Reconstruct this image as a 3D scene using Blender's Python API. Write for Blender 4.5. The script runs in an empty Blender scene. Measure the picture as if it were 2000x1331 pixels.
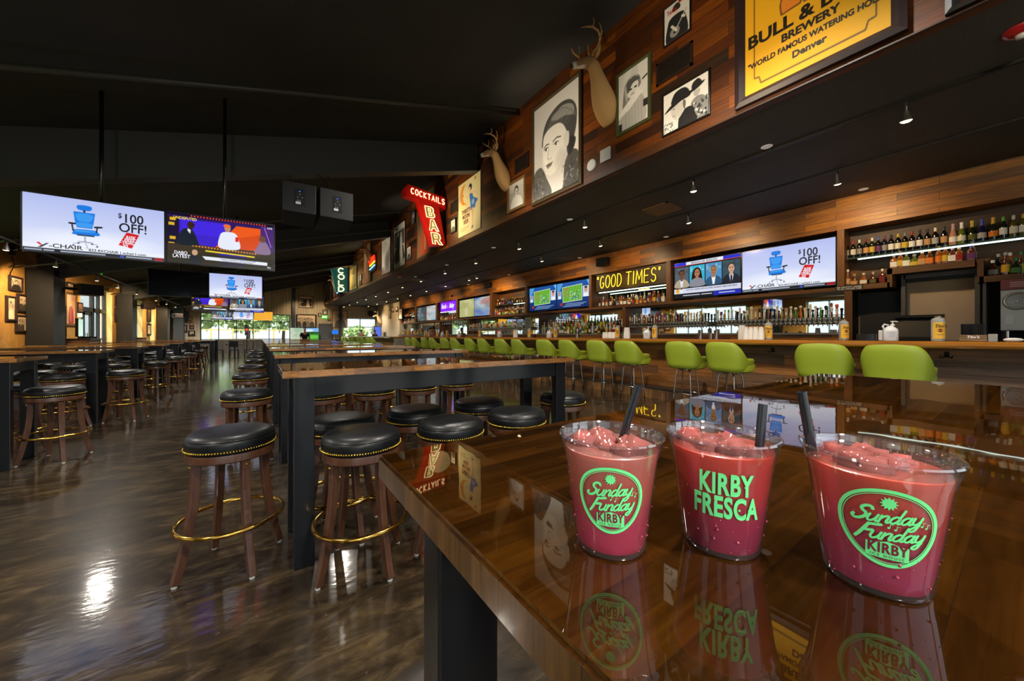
import bpy, bmesh, math, random
import numpy as np
from mathutils import Vector, Matrix
PI = math.pi
SC = bpy.context.scene
COL = SC.collection
random.seed(7)

# ------------------------------------------------------------------ camera
F, VX, CY, EYE = 705.0, 505.0, 655.0, 1.27          # focal length and vanishing point in pixels of the 2000x1331 frame, eye height
YAW = math.atan((1000 - VX) / F)
SN, CS = math.sin(YAW), math.cos(YAW)
cam_d = bpy.data.cameras.new('camera')
cam = bpy.data.objects.new('camera', cam_d)
COL.objects.link(cam)
cam.location = (0, 0, EYE)
cam.rotation_euler = (PI / 2, 0, -YAW)
cam_d.sensor_width = 36
cam_d.lens = 36 * F / 2000
cam_d.shift_y = (CY - 665.5) / 2000
cam_d.clip_start = 0.02
cam_d.clip_end = 300
SC.camera = cam
# ------------------------------------------------------------------ view
SC.view_settings.view_transform = 'Standard'
SC.view_settings.look = 'None'
SC.view_settings.exposure = 0.0
SC.view_settings.gamma = 1.0
SC.view_settings.use_curve_mapping = False
cy_ = SC.cycles
cy_.use_denoising = True
cy_.use_adaptive_sampling = True
cy_.adaptive_threshold = 0.03
cy_.max_bounces = 8
cy_.diffuse_bounces = 3
cy_.glossy_bounces = 4
cy_.transmission_bounces = 7
cy_.transparent_max_bounces = 12
cy_.caustics_reflective = False
cy_.caustics_refractive = False
cy_.sample_clamp_indirect = 4.0
cy_.blur_glossy = 0.5
# ------------------------------------------------------------------ daylight
w = bpy.data.worlds.new('sky')
SC.world = w
w.use_nodes = True
bg = w.node_tree.nodes['Background']
bg.inputs[0].default_value = (0.80, 0.90, 1.0, 1)
bg.inputs[1].default_value = 1.7


def area(name, loc, rot, sx, sy, power, col=(1, 1, 1), portal=False):
    d = bpy.data.lights.new(name, 'AREA')
    d.shape = 'RECTANGLE'
    d.size, d.size_y = sx, sy
    d.energy = power
    d.color = col
    if portal:
        d.cycles.is_portal = True
    o = bpy.data.objects.new(name, d)
    COL.objects.link(o)
    o.location = loc
    o.rotation_euler = rot
    return o


LIGHT = 2.0          # one dimmer for every lamp in the room


def disc_lamp(name, loc, power, col, r=0.11, spot=None, target=None):
    d = bpy.data.lights.new(name, 'SPOT' if spot else 'AREA')
    if spot:
        d.spot_size = spot
        d.spot_blend = 0.75
        d.shadow_soft_size = r
    else:
        d.shape = 'DISK'
        d.size = 2 * r
    d.energy = power * LIGHT
    d.color = col
    o = bpy.data.objects.new(name, d)
    COL.objects.link(o)
    o.location = loc
    if target:
        o.rotation_euler = (Vector(target) - Vector(loc)).to_track_quat('-Z', 'Y').to_euler()
    return o


# window and open-bay portals: they only guide the sky's light in
WIN_L = [(-2.8, -1.4), (0.2, 3.4), (4.8, 6.6), (9.4, 13.9), (18.6, 20.55), (20.7, 21.9), (24.4, 26.7), (28.0, 29.4), (31.0, 32.9)]
for a, b in WIN_L:
    area('daylight_portal', (-5.12, (a + b) / 2, 1.95), (0, -PI / 2, 0), 2.2, b - a, 1, portal=True)
area('daylight_portal', (-0.7, 34.1, 1.9), (-PI / 2, 0, 0), 5.6, 2.0, 1, portal=True)
area('daylight_portal', (7.4, 34.1, 1.7), (-PI / 2, 0, 0), 2.8, 2.2, 1, portal=True)
area('daylight_portal', (1.0, -3.25, 1.9), (PI / 2, 0, 0), 10.0, 3.6, 1, portal=True)
# dimmed high-bay downlights hung between the roof beams over the tables (all above the picture)
WARM = (1.0, 0.80, 0.56)
NEUT = (1.0, 0.93, 0.82)
disc_lamp('added_fill_lamp', (-0.7, -2.5, 2.7), 135, NEUT, .2, spot=1.9, target=(.5, 1.2, .9))  # unseen spot added behind the camera to brighten the drinks
for (x, y, z, p) in [(-2.4, 1.2, 3.9, 170), (0.9, -1.6, 4.7, 380), (2.8, 1.4, 5.0, 380), (0.2, 3.4, 4.5, 170), (2.6, 5.4, 5.0, 240), (-3.0, 5.0, 3.7, 200),
                     (-2.6, 10.6, 3.8, 300), (1.8, 10.6, 4.8, 320), (1.8, 17.6, 4.8, 380), (-2.6, 17.6, 3.8, 340),
                     (-1.0, 25.4, 4.2, 760), (2.6, 29.0, 4.7, 900), (-3.0, 30.5, 3.9, 560), (7.2, 26.5, 3.7, 260), (7.4, 31.5, 3.7, 260)]:
    disc_lamp('high_bay_lamp', (x, y, z), p, NEUT, 0.12, spot=2.5)


# ------------------------------------------------------------------ pixel -> point on a real plane (frame taken as 2000x1331)
def ray(px, py):
    t = (px - 1000) / F
    return (SN + t * CS, CS - t * SN, (CY - py) / F)


def onX(px, py, x):
    a = ray(px, py); d = x / a[0]
    return (x, a[1] * d, EYE + a[2] * d)


def onY(px, py, y):
    a = ray(px, py); d = y / a[1]
    return (a[0] * d, y, EYE + a[2] * d)


def onZ(px, py, z):
    a = ray(px, py); d = (z - EYE) / a[2]
    return (a[0] * d, a[1] * d, z)


# ------------------------------------------------------------------ naming and linking
ORD = ['first', 'second', 'third', 'fourth', 'fifth', 'sixth', 'seventh', 'eighth', 'ninth', 'tenth', 'eleventh', 'twelfth', 'thirteenth',
       'fourteenth', 'fifteenth', 'sixteenth', 'seventeenth', 'eighteenth', 'nineteenth', 'twentieth', 'twenty-first', 'twenty-second',
       'twenty-third', 'twenty-fourth', 'twenty-fifth', 'twenty-sixth', 'twenty-seventh', 'twenty-eighth', 'twenty-ninth', 'thirtieth',
       'thirty-first', 'thirty-second', 'thirty-third', 'thirty-fourth']


def tag(o, label=None, cat=None, group=None, kind=None):
    for k, v in (('label', label), ('category', cat), ('group', group), ('kind', kind)):
        if v:
            o[k] = v
    return o


def thing(name, label, cat, loc=(0, 0, 0), rz=0, group=None):
    o = bpy.data.objects.new(name, None)
    o.empty_display_size = 0.1
    COL.objects.link(o)
    o.location = loc
    o.rotation_euler = (0, 0, rz)
    return tag(o, label, cat, group)


def kids(o):
    return [c for c in bpy.data.objects if c.parent is o] if False else list(o.children)


def dup(o, loc=None, rz=None, label=None, group=None, parent=None, color=None):
    c = o.copy()
    COL.objects.link(c)
    if parent is not None:
        c.parent = parent
    if loc is not None:
        c.location = loc
    if rz is not None:
        c.rotation_euler = (0, 0, rz)
    if label:
        c['label'] = label
    if group:
        c['group'] = group
    if color:
        c.color = (*color, 1)
    for ch in CH.get(o.name, ()):
        k = dup(ch, parent=c)
        CH.setdefault(c.name, []).append(k)
    return c


CH = {}        # children by parent name, so copying never scans the scene


def hang(o, parent):
    if parent is not None:
        o.parent = parent
        CH.setdefault(parent.name, []).append(o)
    return o


# ------------------------------------------------------------------ mesh builder
class MB:
    def __init__(s):
        s.v, s.f, s.m = [], [], []
        s.T = None

    def add(s, vs, fs, mi=0):
        n = len(s.v)
        if s.T is not None:
            vs = [tuple(s.T @ Vector(p)) for p in vs]
        s.v += [tuple(p) for p in vs]
        s.f += [tuple(i + n for i in f) for f in fs]
        s.m += [mi] * len(fs)
        return s

    def box(s, a, b, mi=0):
        (x0, y0, z0), (x1, y1, z1) = a, b
        x0, x1 = min(x0, x1), max(x0, x1); y0, y1 = min(y0, y1), max(y0, y1); z0, z1 = min(z0, z1), max(z0, z1)
        return s.add([(x0, y0, z0), (x1, y0, z0), (x1, y1, z0), (x0, y1, z0), (x0, y0, z1), (x1, y0, z1), (x1, y1, z1), (x0, y1, z1)],
                     [(3, 2, 1, 0), (4, 5, 6, 7), (0, 1, 5, 4), (1, 2, 6, 5), (2, 3, 7, 6), (3, 0, 4, 7)], mi)

    def cbox(s, a, b, c=0.006, mi=0):          # box with chamfered edges
        bm = bmesh.new()
        (x0, y0, z0), (x1, y1, z1) = a, b
        x0, x1 = min(x0, x1), max(x0, x1); y0, y1 = min(y0, y1), max(y0, y1); z0, z1 = min(z0, z1), max(z0, z1)
        bmesh.ops.create_cube(bm, size=1)
        for q in bm.verts:
            q.co = ((x0 + x1) / 2 + q.co.x * (x1 - x0), (y0 + y1) / 2 + q.co.y * (y1 - y0), (z0 + z1) / 2 + q.co.z * (z1 - z0))
        bmesh.ops.bevel(bm, geom=list(bm.edges), offset=c, segments=2, affect='EDGES', profile=0.6)
        s.bm(bm, mi)
        return s

    def bm(s, bm, mi=0):
        bm.verts.index_update()
        s.add([tuple(q.co) for q in bm.verts], [tuple(q.index for q in f.verts) for f in bm.faces], mi)
        bm.free()
        return s

    def lathe(s, prof, n=24, c=(0, 0, 0), mi=0, a0=0.0, a1=2 * PI, sq=None):
        full = abs(a1 - a0 - 2 * PI) < 1e-6
        k = n if full else n + 1
        vs, fs = [], []
        for r, z in prof:
            for i in range(k):
                a = a0 + (a1 - a0) * i / n
                ca, sa = math.cos(a), math.sin(a)
                if sq:                          # superellipse section
                    q = (abs(ca) ** sq + abs(sa) ** sq) ** (-1 / sq)
                    ca, sa = ca * q, sa * q
                vs.append((c[0] + r * ca, c[1] + r * sa, c[2] + z))
        for j in range(len(prof) - 1):
            for i in range(n):
                i2 = (i + 1) % k
                fs.append((j * k + i, j * k + i2, (j + 1) * k + i2, (j + 1) * k + i))
        if full and prof[0][0] > 1e-5:
            fs.append(tuple(range(k))[::-1])
        if full and prof[-1][0] > 1e-5:
            fs.append(tuple((len(prof) - 1) * k + i for i in range(k)))
        return s.add(vs, fs, mi)

    def tube(s, pts, r, n=10, mi=0, closed=False, cap=True, square=False, up=None):
        P = [Vector(p) for p in pts]
        m = len(P)
        R = r if isinstance(r, list) else [r] * m
        vs, fs = [], []
        prev = None
        for i in range(m):
            if closed:
                t = P[(i + 1) % m] - P[i - 1]
            else:
                t = P[min(i + 1, m - 1)] - P[max(i - 1, 0)]
            t.normalize()
            if up is not None:
                u = Vector(up)
            elif prev is None:
                u = Vector((0, 0, 1)) if abs(t.z) < 0.9 else Vector((1, 0, 0))
            else:
                u = prev
            u = (u - t * u.dot(t)).normalized()
            prev = u
            b = t.cross(u)
            rr = R[i]
            if square:
                ra, rb = rr if isinstance(rr, tuple) else (rr, rr)
                for sa, sb in ((1, 1), (-1, 1), (-1, -1), (1, -1)):
                    vs.append(P[i] + u * ra * sa + b * rb * sb)
            else:
                for k in range(n):
                    a = 2 * PI * k / n
                    vs.append(P[i] + (u * math.cos(a) + b * math.sin(a)) * rr)
        k = 4 if square else n
        for i in range(m if closed else m - 1):
            for q in range(k):
                q2 = (q + 1) % k
                i2 = (i + 1) % m
                fs.append((i * k + q, i * k + q2, i2 * k + q2, i2 * k + q))
        if cap and not closed:
            fs.append(tuple(range(k))[::-1])
            fs.append(tuple((m - 1) * k + q for q in range(k)))
        return s.add(vs, fs, mi)

    def ball(s, c, r, n=8, mi=0):
        rx, ry, rz = r if isinstance(r, tuple) else (r, r, r)
        vs, fs = [], []
        h = max(4, n // 2 + 1)
        for j in range(h + 1):
            b = PI * j / h - PI / 2
            for i in range(n):
                a = 2 * PI * i / n
                vs.append((c[0] + rx * math.cos(a) * math.cos(b), c[1] + ry * math.sin(a) * math.cos(b), c[2] + rz * math.sin(b)))
        for j in range(h):
            for i in range(n):
                fs.append((j * n + i, j * n + (i + 1) % n, (j + 1) * n + (i + 1) % n, (j + 1) * n + i))
        return s.add(vs, fs, mi)

    def prism(s, pts, z0, z1, mi=0, mi_side=None):    # outline in xy, extruded in z
        n = len(pts)
        vs = [(p[0], p[1], z0) for p in pts] + [(p[0], p[1], z1) for p in pts]
        s.add(vs, [tuple(range(n))[::-1], tuple(range(n, 2 * n))], mi)
        k = len(s.v) - 2 * n
        for i in range(n):
            j = (i + 1) % n
            s.f.append((k + i, k + j, k + n + j, k + n + i))
            s.m.append(mi if mi_side is None else mi_side)
        return s

    def build(s, name, mats, parent=None, smooth=False, loc=None, bevel=None, angle=None):
        me = bpy.data.meshes.new(name)
        me.from_pydata(s.v, [], s.f)
        mats = mats if isinstance(mats, (list, tuple)) else [mats]
        for m in mats:
            me.materials.append(m)
        if len(mats) > 1:
            me.polygons.foreach_set('material_index', s.m)
        if smooth:
            me.polygons.foreach_set('use_smooth', [True] * len(me.polygons))
            if angle:
                me.set_sharp_from_angle(angle=angle)
        bm = bmesh.new(); bm.from_mesh(me)
        bmesh.ops.remove_doubles(bm, verts=bm.verts, dist=1e-6)
        bmesh.ops.recalc_face_normals(bm, faces=bm.faces)
        bm.to_mesh(me); bm.free()
        me.update()
        o = bpy.data.objects.new(name, me)
        COL.objects.link(o)
        if loc:
            o.location = loc
        if bevel:
            b = o.modifiers.new('edge', 'BEVEL')
            b.width = bevel; b.segments = 2; b.limit_method = 'ANGLE'
        return hang(o, parent)


def skin(name, verts, edges, radii, mat, parent=None, sub=1, smooth=True, root=0):
    me = bpy.data.meshes.new(name + '_tmp')
    me.from_pydata(verts, edges, [])
    o = bpy.data.objects.new(name + '_tmp', me)
    COL.objects.link(o)
    m = o.modifiers.new('skin', 'SKIN')
    m.use_smooth_shade = smooth
    if sub:
        o.modifiers.new('sub', 'SUBSURF').levels = sub
    for i, r in enumerate(radii):
        rr = r if isinstance(r, tuple) else (r, r)
        me.skin_vertices[0].data[i].radius = rr
    me.skin_vertices[0].data[root].use_root = True
    dg = bpy.context.evaluated_depsgraph_get()
    out = bpy.data.meshes.new_from_object(o.evaluated_get(dg))
    bpy.data.objects.remove(o)
    bpy.data.meshes.remove(me)
    out.name = name
    out.materials.clear()
    out.materials.append(mat)
    q = bpy.data.objects.new(name, out)
    COL.objects.link(q)
    return hang(q, parent)


# ------------------------------------------------------------------ materials
def lin(h):
    if isinstance(h, str):
        h = h.lstrip('#')
        if len(h) == 3:
            h = h[0] * 2 + h[1] * 2 + h[2] * 2
        c = [int(h[i:i + 2], 16) / 255 for i in (0, 2, 4)]
        return tuple(x / 12.92 if x <= 0.04045 else ((x + 0.055) / 1.055) ** 2.4 for x in c)
    return h


MATS = {}


def mat(name, col='#808080', rough=0.5, metal=0.0, emit=None, es=1.0, spec=0.5, coat=0.0, coat_r=0.05, trans=0.0, ior=1.45, bump=None, noise=None, alpha=1.0, objcol=False):
    if name in MATS:
        return MATS[name]
    m = bpy.data.materials.new(name)
    m.use_nodes = True
    nt = m.node_tree
    b = nt.nodes['Principled BSDF']
    c = lin(col)
    b.inputs['Base Color'].default_value = (*c, 1)
    b.inputs['Roughness'].default_value = rough
    b.inputs['Metallic'].default_value = metal
    b.inputs['Specular IOR Level'].default_value = spec
    b.inputs['Coat Weight'].default_value = coat
    b.inputs['Coat Roughness'].default_value = coat_r
    b.inputs['Transmission Weight'].default_value = trans
    b.inputs['IOR'].default_value = ior
    b.inputs['Alpha'].default_value = alpha
    if emit is not None:
        b.inputs['Emission Color'].default_value = (*lin(emit), 1)
        b.inputs['Emission Strength'].default_value = es
    if objcol:
        oi = nt.nodes.new('ShaderNodeObjectInfo')
        nt.links.new(oi.outputs['Color'], b.inputs['Base Color'])
    if noise:                     # (scale, other colour, amount)
        tc = nt.nodes.new('ShaderNodeTexCoord')
        n = nt.nodes.new('ShaderNodeTexNoise')
        n.inputs['Scale'].default_value = noise[0]
        n.inputs['Detail'].default_value = 5
        nt.links.new(tc.outputs['Object'], n.inputs['Vector'])
        r = nt.nodes.new('ShaderNodeValToRGB')
        r.color_ramp.elements[0].position = 0.35
        r.color_ramp.elements[1].position = 0.68
        r.color_ramp.elements[0].color = (*c, 1)
        r.color_ramp.elements[1].color = (*lin(noise[1]), 1)
        nt.links.new(n.outputs['Fac'], r.inputs['Fac'])
        nt.links.new(r.outputs['Color'], b.inputs['Base Color'])
    if bump:                      # (scale, strength)
        tc = nt.nodes.new('ShaderNodeTexCoord')
        n = nt.nodes.new('ShaderNodeTexNoise')
        n.inputs['Scale'].default_value = bump[0]
        n.inputs['Detail'].default_value = 4
        nt.links.new(tc.outputs['Object'], n.inputs['Vector'])
        bp = nt.nodes.new('ShaderNodeBump')
        bp.inputs['Strength'].default_value = bump[1]
        bp.inputs['Distance'].default_value = 0.01
        nt.links.new(n.outputs['Fac'], bp.inputs['Height'])
        nt.links.new(bp.outputs['Normal'], b.inputs['Normal'])
    MATS[name] = m
    return m


def planks(name, ua, va, w, h, palette, rough=0.55, coat=0.0, coat_r=0.03, grain=(2.5, 45), gap=0.004, gapcol='#0a0604', wave=None, amount=0.55, spec=.5):
    """boards laid along axis ua, stacked along axis va (0 x, 1 y, 2 z of the object)"""
    if name in MATS:
        return MATS[name]
    m = bpy.data.materials.new(name)
    m.use_nodes = True
    nt = m.node_tree
    N, L = nt.nodes.new, nt.links.new
    b = nt.nodes['Principled BSDF']
    tc = N('ShaderNodeTexCoord')
    sx = N('ShaderNodeSeparateXYZ')
    L(tc.outputs['Object'], sx.inputs[0])
    cx = N('ShaderNodeCombineXYZ')
    L(sx.outputs[ua], cx.inputs[0])
    L(sx.outputs[va], cx.inputs[1])
    br = N('ShaderNodeTexBrick')
    br.offset = 0.37
    br.offset_frequency = 2
    br.squash = 1
    br.inputs['Color1'].default_value = (0, 0, 0, 1)
    br.inputs['Color2'].default_value = (1, 1, 1, 1)
    br.inputs['Mortar'].default_value = (0.5, 0.5, 0.5, 1)
    br.inputs['Scale'].default_value = 1
    br.inputs['Mortar Size'].default_value = gap / 2
    br.inputs['Mortar Smooth'].default_value = 0
    br.inputs['Bias'].default_value = 0
    br.inputs['Brick Width'].default_value = w
    br.inputs['Row Height'].default_value = h
    L(cx.outputs[0], br.inputs['Vector'])
    rp = N('ShaderNodeValToRGB')
    el = rp.color_ramp.elements
    n = len(palette)
    for i, c in enumerate(palette):
        e = el[i] if i < 2 else el.new(0.5)
    for i, c in enumerate(palette):
        el[i].position = i / (n - 1)
    for i, c in enumerate(palette):
        el[i].color = (*lin(c), 1)
    L(br.outputs['Color'], rp.inputs['Fac'])
    # grain stretched along the board, shifted per board
    g = N('ShaderNodeCombineXYZ')
    m1 = N('ShaderNodeMath'); m1.operation = 'MULTIPLY'; m1.inputs[1].default_value = grain[0]
    m2 = N('ShaderNodeMath'); m2.operation = 'MULTIPLY'; m2.inputs[1].default_value = grain[1]
    m3 = N('ShaderNodeMath'); m3.operation = 'MULTIPLY'; m3.inputs[1].default_value = 37
    L(sx.outputs[ua], m1.inputs[0]); L(sx.outputs[va], m2.inputs[0]); L(br.outputs['Color'], m3.inputs[0])
    L(m1.outputs[0], g.inputs[0]); L(m2.outputs[0], g.inputs[1]); L(m3.outputs[0], g.inputs[2])
    no = N('ShaderNodeTexNoise')
    no.inputs['Scale'].default_value = 1
    no.inputs['Detail'].default_value = 6
    no.inputs['Roughness'].default_value = 0.62
    no.inputs['Distortion'].default_value = 0.6
    L(g.outputs[0], no.inputs['Vector'])
    gr = N('ShaderNodeValToRGB')
    gr.color_ramp.elements[0].position = 0.32
    gr.color_ramp.elements[0].color = (1 - amount, 1 - amount, 1 - amount, 1)
    gr.color_ramp.elements[1].position = 0.7
    gr.color_ramp.elements[1].color = (1.25, 1.25, 1.25, 1)
    L(no.outputs['Fac'], gr.inputs['Fac'])
    mx = N('ShaderNodeMix'); mx.data_type = 'RGBA'; mx.blend_type = 'MULTIPLY'
    mx.inputs[0].default_value = 1
    L(rp.outputs['Color'], mx.inputs[6]); L(gr.outputs['Color'], mx.inputs[7])
    mg = N('ShaderNodeMix'); mg.data_type = 'RGBA'
    L(br.outputs['Fac'], mg.inputs[0]); L(mx.outputs[2], mg.inputs[6])
    mg.inputs[7].default_value = (*lin(gapcol), 1)
    L(mg.outputs[2], b.inputs['Base Color'])
    b.inputs['Roughness'].default_value = rough
    b.inputs['Specular IOR Level'].default_value = spec
    b.inputs['Coat Weight'].default_value = coat
    b.inputs['Coat Roughness'].default_value = coat_r
    if coat < 0.5:
        bp = N('ShaderNodeBump')
        bp.inputs['Strength'].default_value = 0.35
        bp.inputs['Distance'].default_value = 0.006
        sb = N('ShaderNodeMath'); sb.operation = 'SUBTRACT'
        L(no.outputs['Fac'], sb.inputs[0]); L(br.outputs['Fac'], sb.inputs[1])
        L(sb.outputs[0], bp.inputs['Height'])
        L(bp.outputs['Normal'], b.inputs['Normal'])
    if wave:
        nw = N('ShaderNodeTexNoise')
        nw.inputs['Scale'].default_value = wave[0]
        nw.inputs['Detail'].default_value = 2
        L(tc.outputs['Object'], nw.inputs['Vector'])
        bw = N('ShaderNodeBump')
        bw.inputs['Strength'].default_value = wave[1]
        bw.inputs['Distance'].default_value = 0.01
        L(nw.outputs['Fac'], bw.inputs['Height'])
        L(bw.outputs['Normal'], b.inputs['Coat Normal'])
        L(bw.outputs['Normal'], b.inputs['Normal'])
    MATS[name] = m
    return m


def vcol_mat(name, emit=0.0, rough=0.6, coat=0.0):
    """shows the colour attribute 'ink' of a printed sheet or a lit screen"""
    if name in MATS:
        return MATS[name]
    m = bpy.data.materials.new(name)
    m.use_nodes = True
    nt = m.node_tree
    b = nt.nodes['Principled BSDF']
    a = nt.nodes.new('ShaderNodeAttribute')
    a.attribute_name = 'ink'
    if emit:
        b.inputs['Base Color'].default_value = (0.01, 0.01, 0.012, 1)
        nt.links.new(a.outputs['Color'], b.inputs['Emission Color'])
        b.inputs['Emission Strength'].default_value = emit
    else:
        nt.links.new(a.outputs['Color'], b.inputs['Base Color'])
    b.inputs['Roughness'].default_value = rough
    b.inputs['Coat Weight'].default_value = coat
    MATS[name] = m
    return m


# ------------------------------------------------------------------ painted sheets: a fine grid of coloured vertices
class Cv:
    """x 0..1 to the right, y 0..1 downwards, colours in sRGB"""
    def __init__(s, w, h, bg='#ffffff'):
        s.w, s.h = w, h
        s.a = np.empty((h, w, 3)); s.a[:] = s.c(bg)
        s.X, s.Y = np.meshgrid((np.arange(w)) / (w - 1), (np.arange(h)) / (h - 1))
        s.asp = w / h

    def c(s, h):
        if isinstance(h, str):
            h = h.lstrip('#')
            if len(h) == 3:
                h = h[0] * 2 + h[1] * 2 + h[2] * 2
            return np.array([int(h[i:i + 2], 16) / 255 for i in (0, 2, 4)])
        if isinstance(h, (int, float)):
            return np.array([h, h, h], float)
        return np.array(h, float)

    def put(s, msk, col, al=1.0):
        k = (np.clip(msk, 0, 1) * al)[..., None]
        s.a = s.a * (1 - k) + s.c(col) * k
        return s

    def ell(s, cx, cy, rx, ry, col, rot=0, soft=0.0, al=1.0):
        dx, dy = (s.X - cx) * s.asp, s.Y - cy
        c_, s_ = math.cos(rot), math.sin(rot)
        u = (dx * c_ + dy * s_) / (rx * s.asp); v = (-dx * s_ + dy * c_) / ry
        d = np.sqrt(u * u + v * v)
        e = max(soft, 0.8 / (s.h * min(ry, rx * s.asp)))
        return s.put((1 - d) / e + 0.5, col, al)

    def rect(s, x0, y0, x1, y1, col, al=1.0):
        e = 0.5
        m = np.minimum(np.minimum((s.X - x0) * s.w, (x1 - s.X) * s.w), np.minimum((s.Y - y0) * s.h, (y1 - s.Y) * s.h))
        return s.put(m + e, col, al)

    def smoothpts(s, pts, n=6):
        P = [np.array(p, float) for p in pts]
        out = []
        k = len(P)
        for i in range(k):
            p0, p1, p2, p3 = P[i - 1], P[i], P[(i + 1) % k], P[(i + 2) % k]
            for j in range(n):
                t = j / n
                out.append(0.5 * ((2 * p1) + (-p0 + p2) * t + (2 * p0 - 5 * p1 + 4 * p2 - p3) * t * t + (-p0 + 3 * p1 - 3 * p2 + p3) * t ** 3))
        return out

    def poly(s, pts, col, smooth=False, al=1.0, soft=1.0):
        if smooth:
            pts = s.smoothpts(pts)
        x, y = s.X * s.w, s.Y * s.h
        ins = np.zeros(x.shape, bool)
        dist = np.full(x.shape, 1e9)
        n = len(pts)
        for i in range(n):
            x0, y0 = pts[i][0] * s.w, pts[i][1] * s.h
            x1, y1 = pts[(i + 1) % n][0] * s.w, pts[(i + 1) % n][1] * s.h
            cond = ((y0 > y) != (y1 > y))
            with np.errstate(divide='ignore', invalid='ignore'):
                xi = (x1 - x0) * (y - y0) / (y1 - y0 + 1e-12) + x0
            ins ^= cond & (x < xi)
            dx, dy = x1 - x0, y1 - y0
            t = np.clip(((x - x0) * dx + (y - y0) * dy) / (dx * dx + dy * dy + 1e-9), 0, 1)
            dist = np.minimum(dist, np.hypot(x - x0 - t * dx, y - y0 - t * dy))
        d = np.where(ins, dist, -dist)
        return s.put(d / soft + 0.5, col, al)

    def line(s, pts, wd, col, al=1.0, soft=1.0):
        x, y = s.X * s.w, s.Y * s.h
        dist = np.full(x.shape, 1e9)
        for i in range(len(pts) - 1):
            x0, y0 = pts[i][0] * s.w, pts[i][1] * s.h
            x1, y1 = pts[i + 1][0] * s.w, pts[i + 1][1] * s.h
            dx, dy = x1 - x0, y1 - y0
            t = np.clip(((x - x0) * dx + (y - y0) * dy) / (dx * dx + dy * dy + 1e-9), 0, 1)
            dist = np.minimum(dist, np.hypot(x - x0 - t * dx, y - y0 - t * dy))
        return s.put((wd * s.h / 2 - dist) / soft + 0.5, col, al)

    def grad(s, c0, c1, axis=1, y0=0, y1=1):
        t = np.clip(((s.Y if axis else s.X) - y0) / (y1 - y0), 0, 1)[..., None]
        s.a = s.c(c0) * (1 - t) + s.c(c1) * t
        return s

    def grain(s, amt, seed=1, sc=1):
        r = np.random.RandomState(seed)
        n = r.rand(s.h // sc + 2, s.w // sc + 2)
        n = np.kron(n, np.ones((sc, sc)))[:s.h, :s.w]
        s.a = np.clip(s.a + (n[..., None] - 0.5) * amt, 0, 1)
        return s

    def sepia(s, c='#c8b090'):
        g = s.a.mean(axis=2, keepdims=True)
        s.a = g * s.c(c) / s.c(c).mean() * 0.95
        s.a = np.clip(s.a, 0, 1)
        return s

    def sheet(s, name, w, h, m, parent=None, loc=(0, 0, 0)):
        """flat sheet in the local xz plane facing -y, centred in x, bottom at z=0"""
        a = np.where(s.a <= 0.04045, s.a / 12.92, ((np.clip(s.a, 0, 1) + 0.055) / 1.055) ** 2.4)
        W, H = s.w, s.h
        xs = (s.X - 0.5) * w
        zs = (1 - s.Y) * h
        co = np.stack([xs, np.zeros_like(xs), zs], -1).reshape(-1, 3)
        idx = np.arange(W * H).reshape(H, W)
        q = np.stack([idx[1:, :-1], idx[1:, 1:], idx[:-1, 1:], idx[:-1, :-1]], -1).reshape(-1, 4)
        me = bpy.data.meshes.new(name)
        me.vertices.add(len(co)); me.vertices.foreach_set('co', co.ravel())
        me.loops.add(q.size); me.loops.foreach_set('vertex_index', q.ravel())
        me.polygons.add(len(q)); me.polygons.foreach_set('loop_start', np.arange(0, q.size, 4))
        at = me.color_attributes.new('ink', 'FLOAT_COLOR', 'POINT')
        rgba = np.ones((W * H, 4)); rgba[:, :3] = a.reshape(-1, 3)
        at.data.foreach_set('color', rgba.ravel())
        me.materials.append(m)
        me.update()
        me.validate()
        o = bpy.data.objects.new(name, me)
        COL.objects.link(o)
        o.location = loc
        return hang(o, parent)


def text(s, size, m, parent=None, loc=(0, 0, 0), rot=(PI / 2, 0, 0), name='lettering', align='CENTER', ext=0.0015, bold=0.0, sx=1.0, shear=0.0, space=1.0, line=1.0):
    """lettering standing in the local xz plane, facing -y"""
    c = bpy.data.curves.new('tmp', 'FONT')
    c.body = s
    c.size = size
    c.align_x = align
    c.align_y = 'CENTER'
    c.extrude = ext
    c.offset = bold
    c.shear = shear
    c.space_character = space
    c.space_line = line
    c.resolution_u = 3
    o = bpy.data.objects.new('tmp', c)
    me = bpy.data.meshes.new_from_object(o)
    bpy.data.objects.remove(o)
    bpy.data.curves.remove(c)
    me.name = name
    me.materials.clear()
    me.materials.append(m)
    me.transform(Matrix.Diagonal((sx, 1, 1, 1)))
    o = bpy.data.objects.new(name, me)
    COL.objects.link(o)
    o.location = loc
    o.rotation_euler = rot
    return hang(o, parent)


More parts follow.
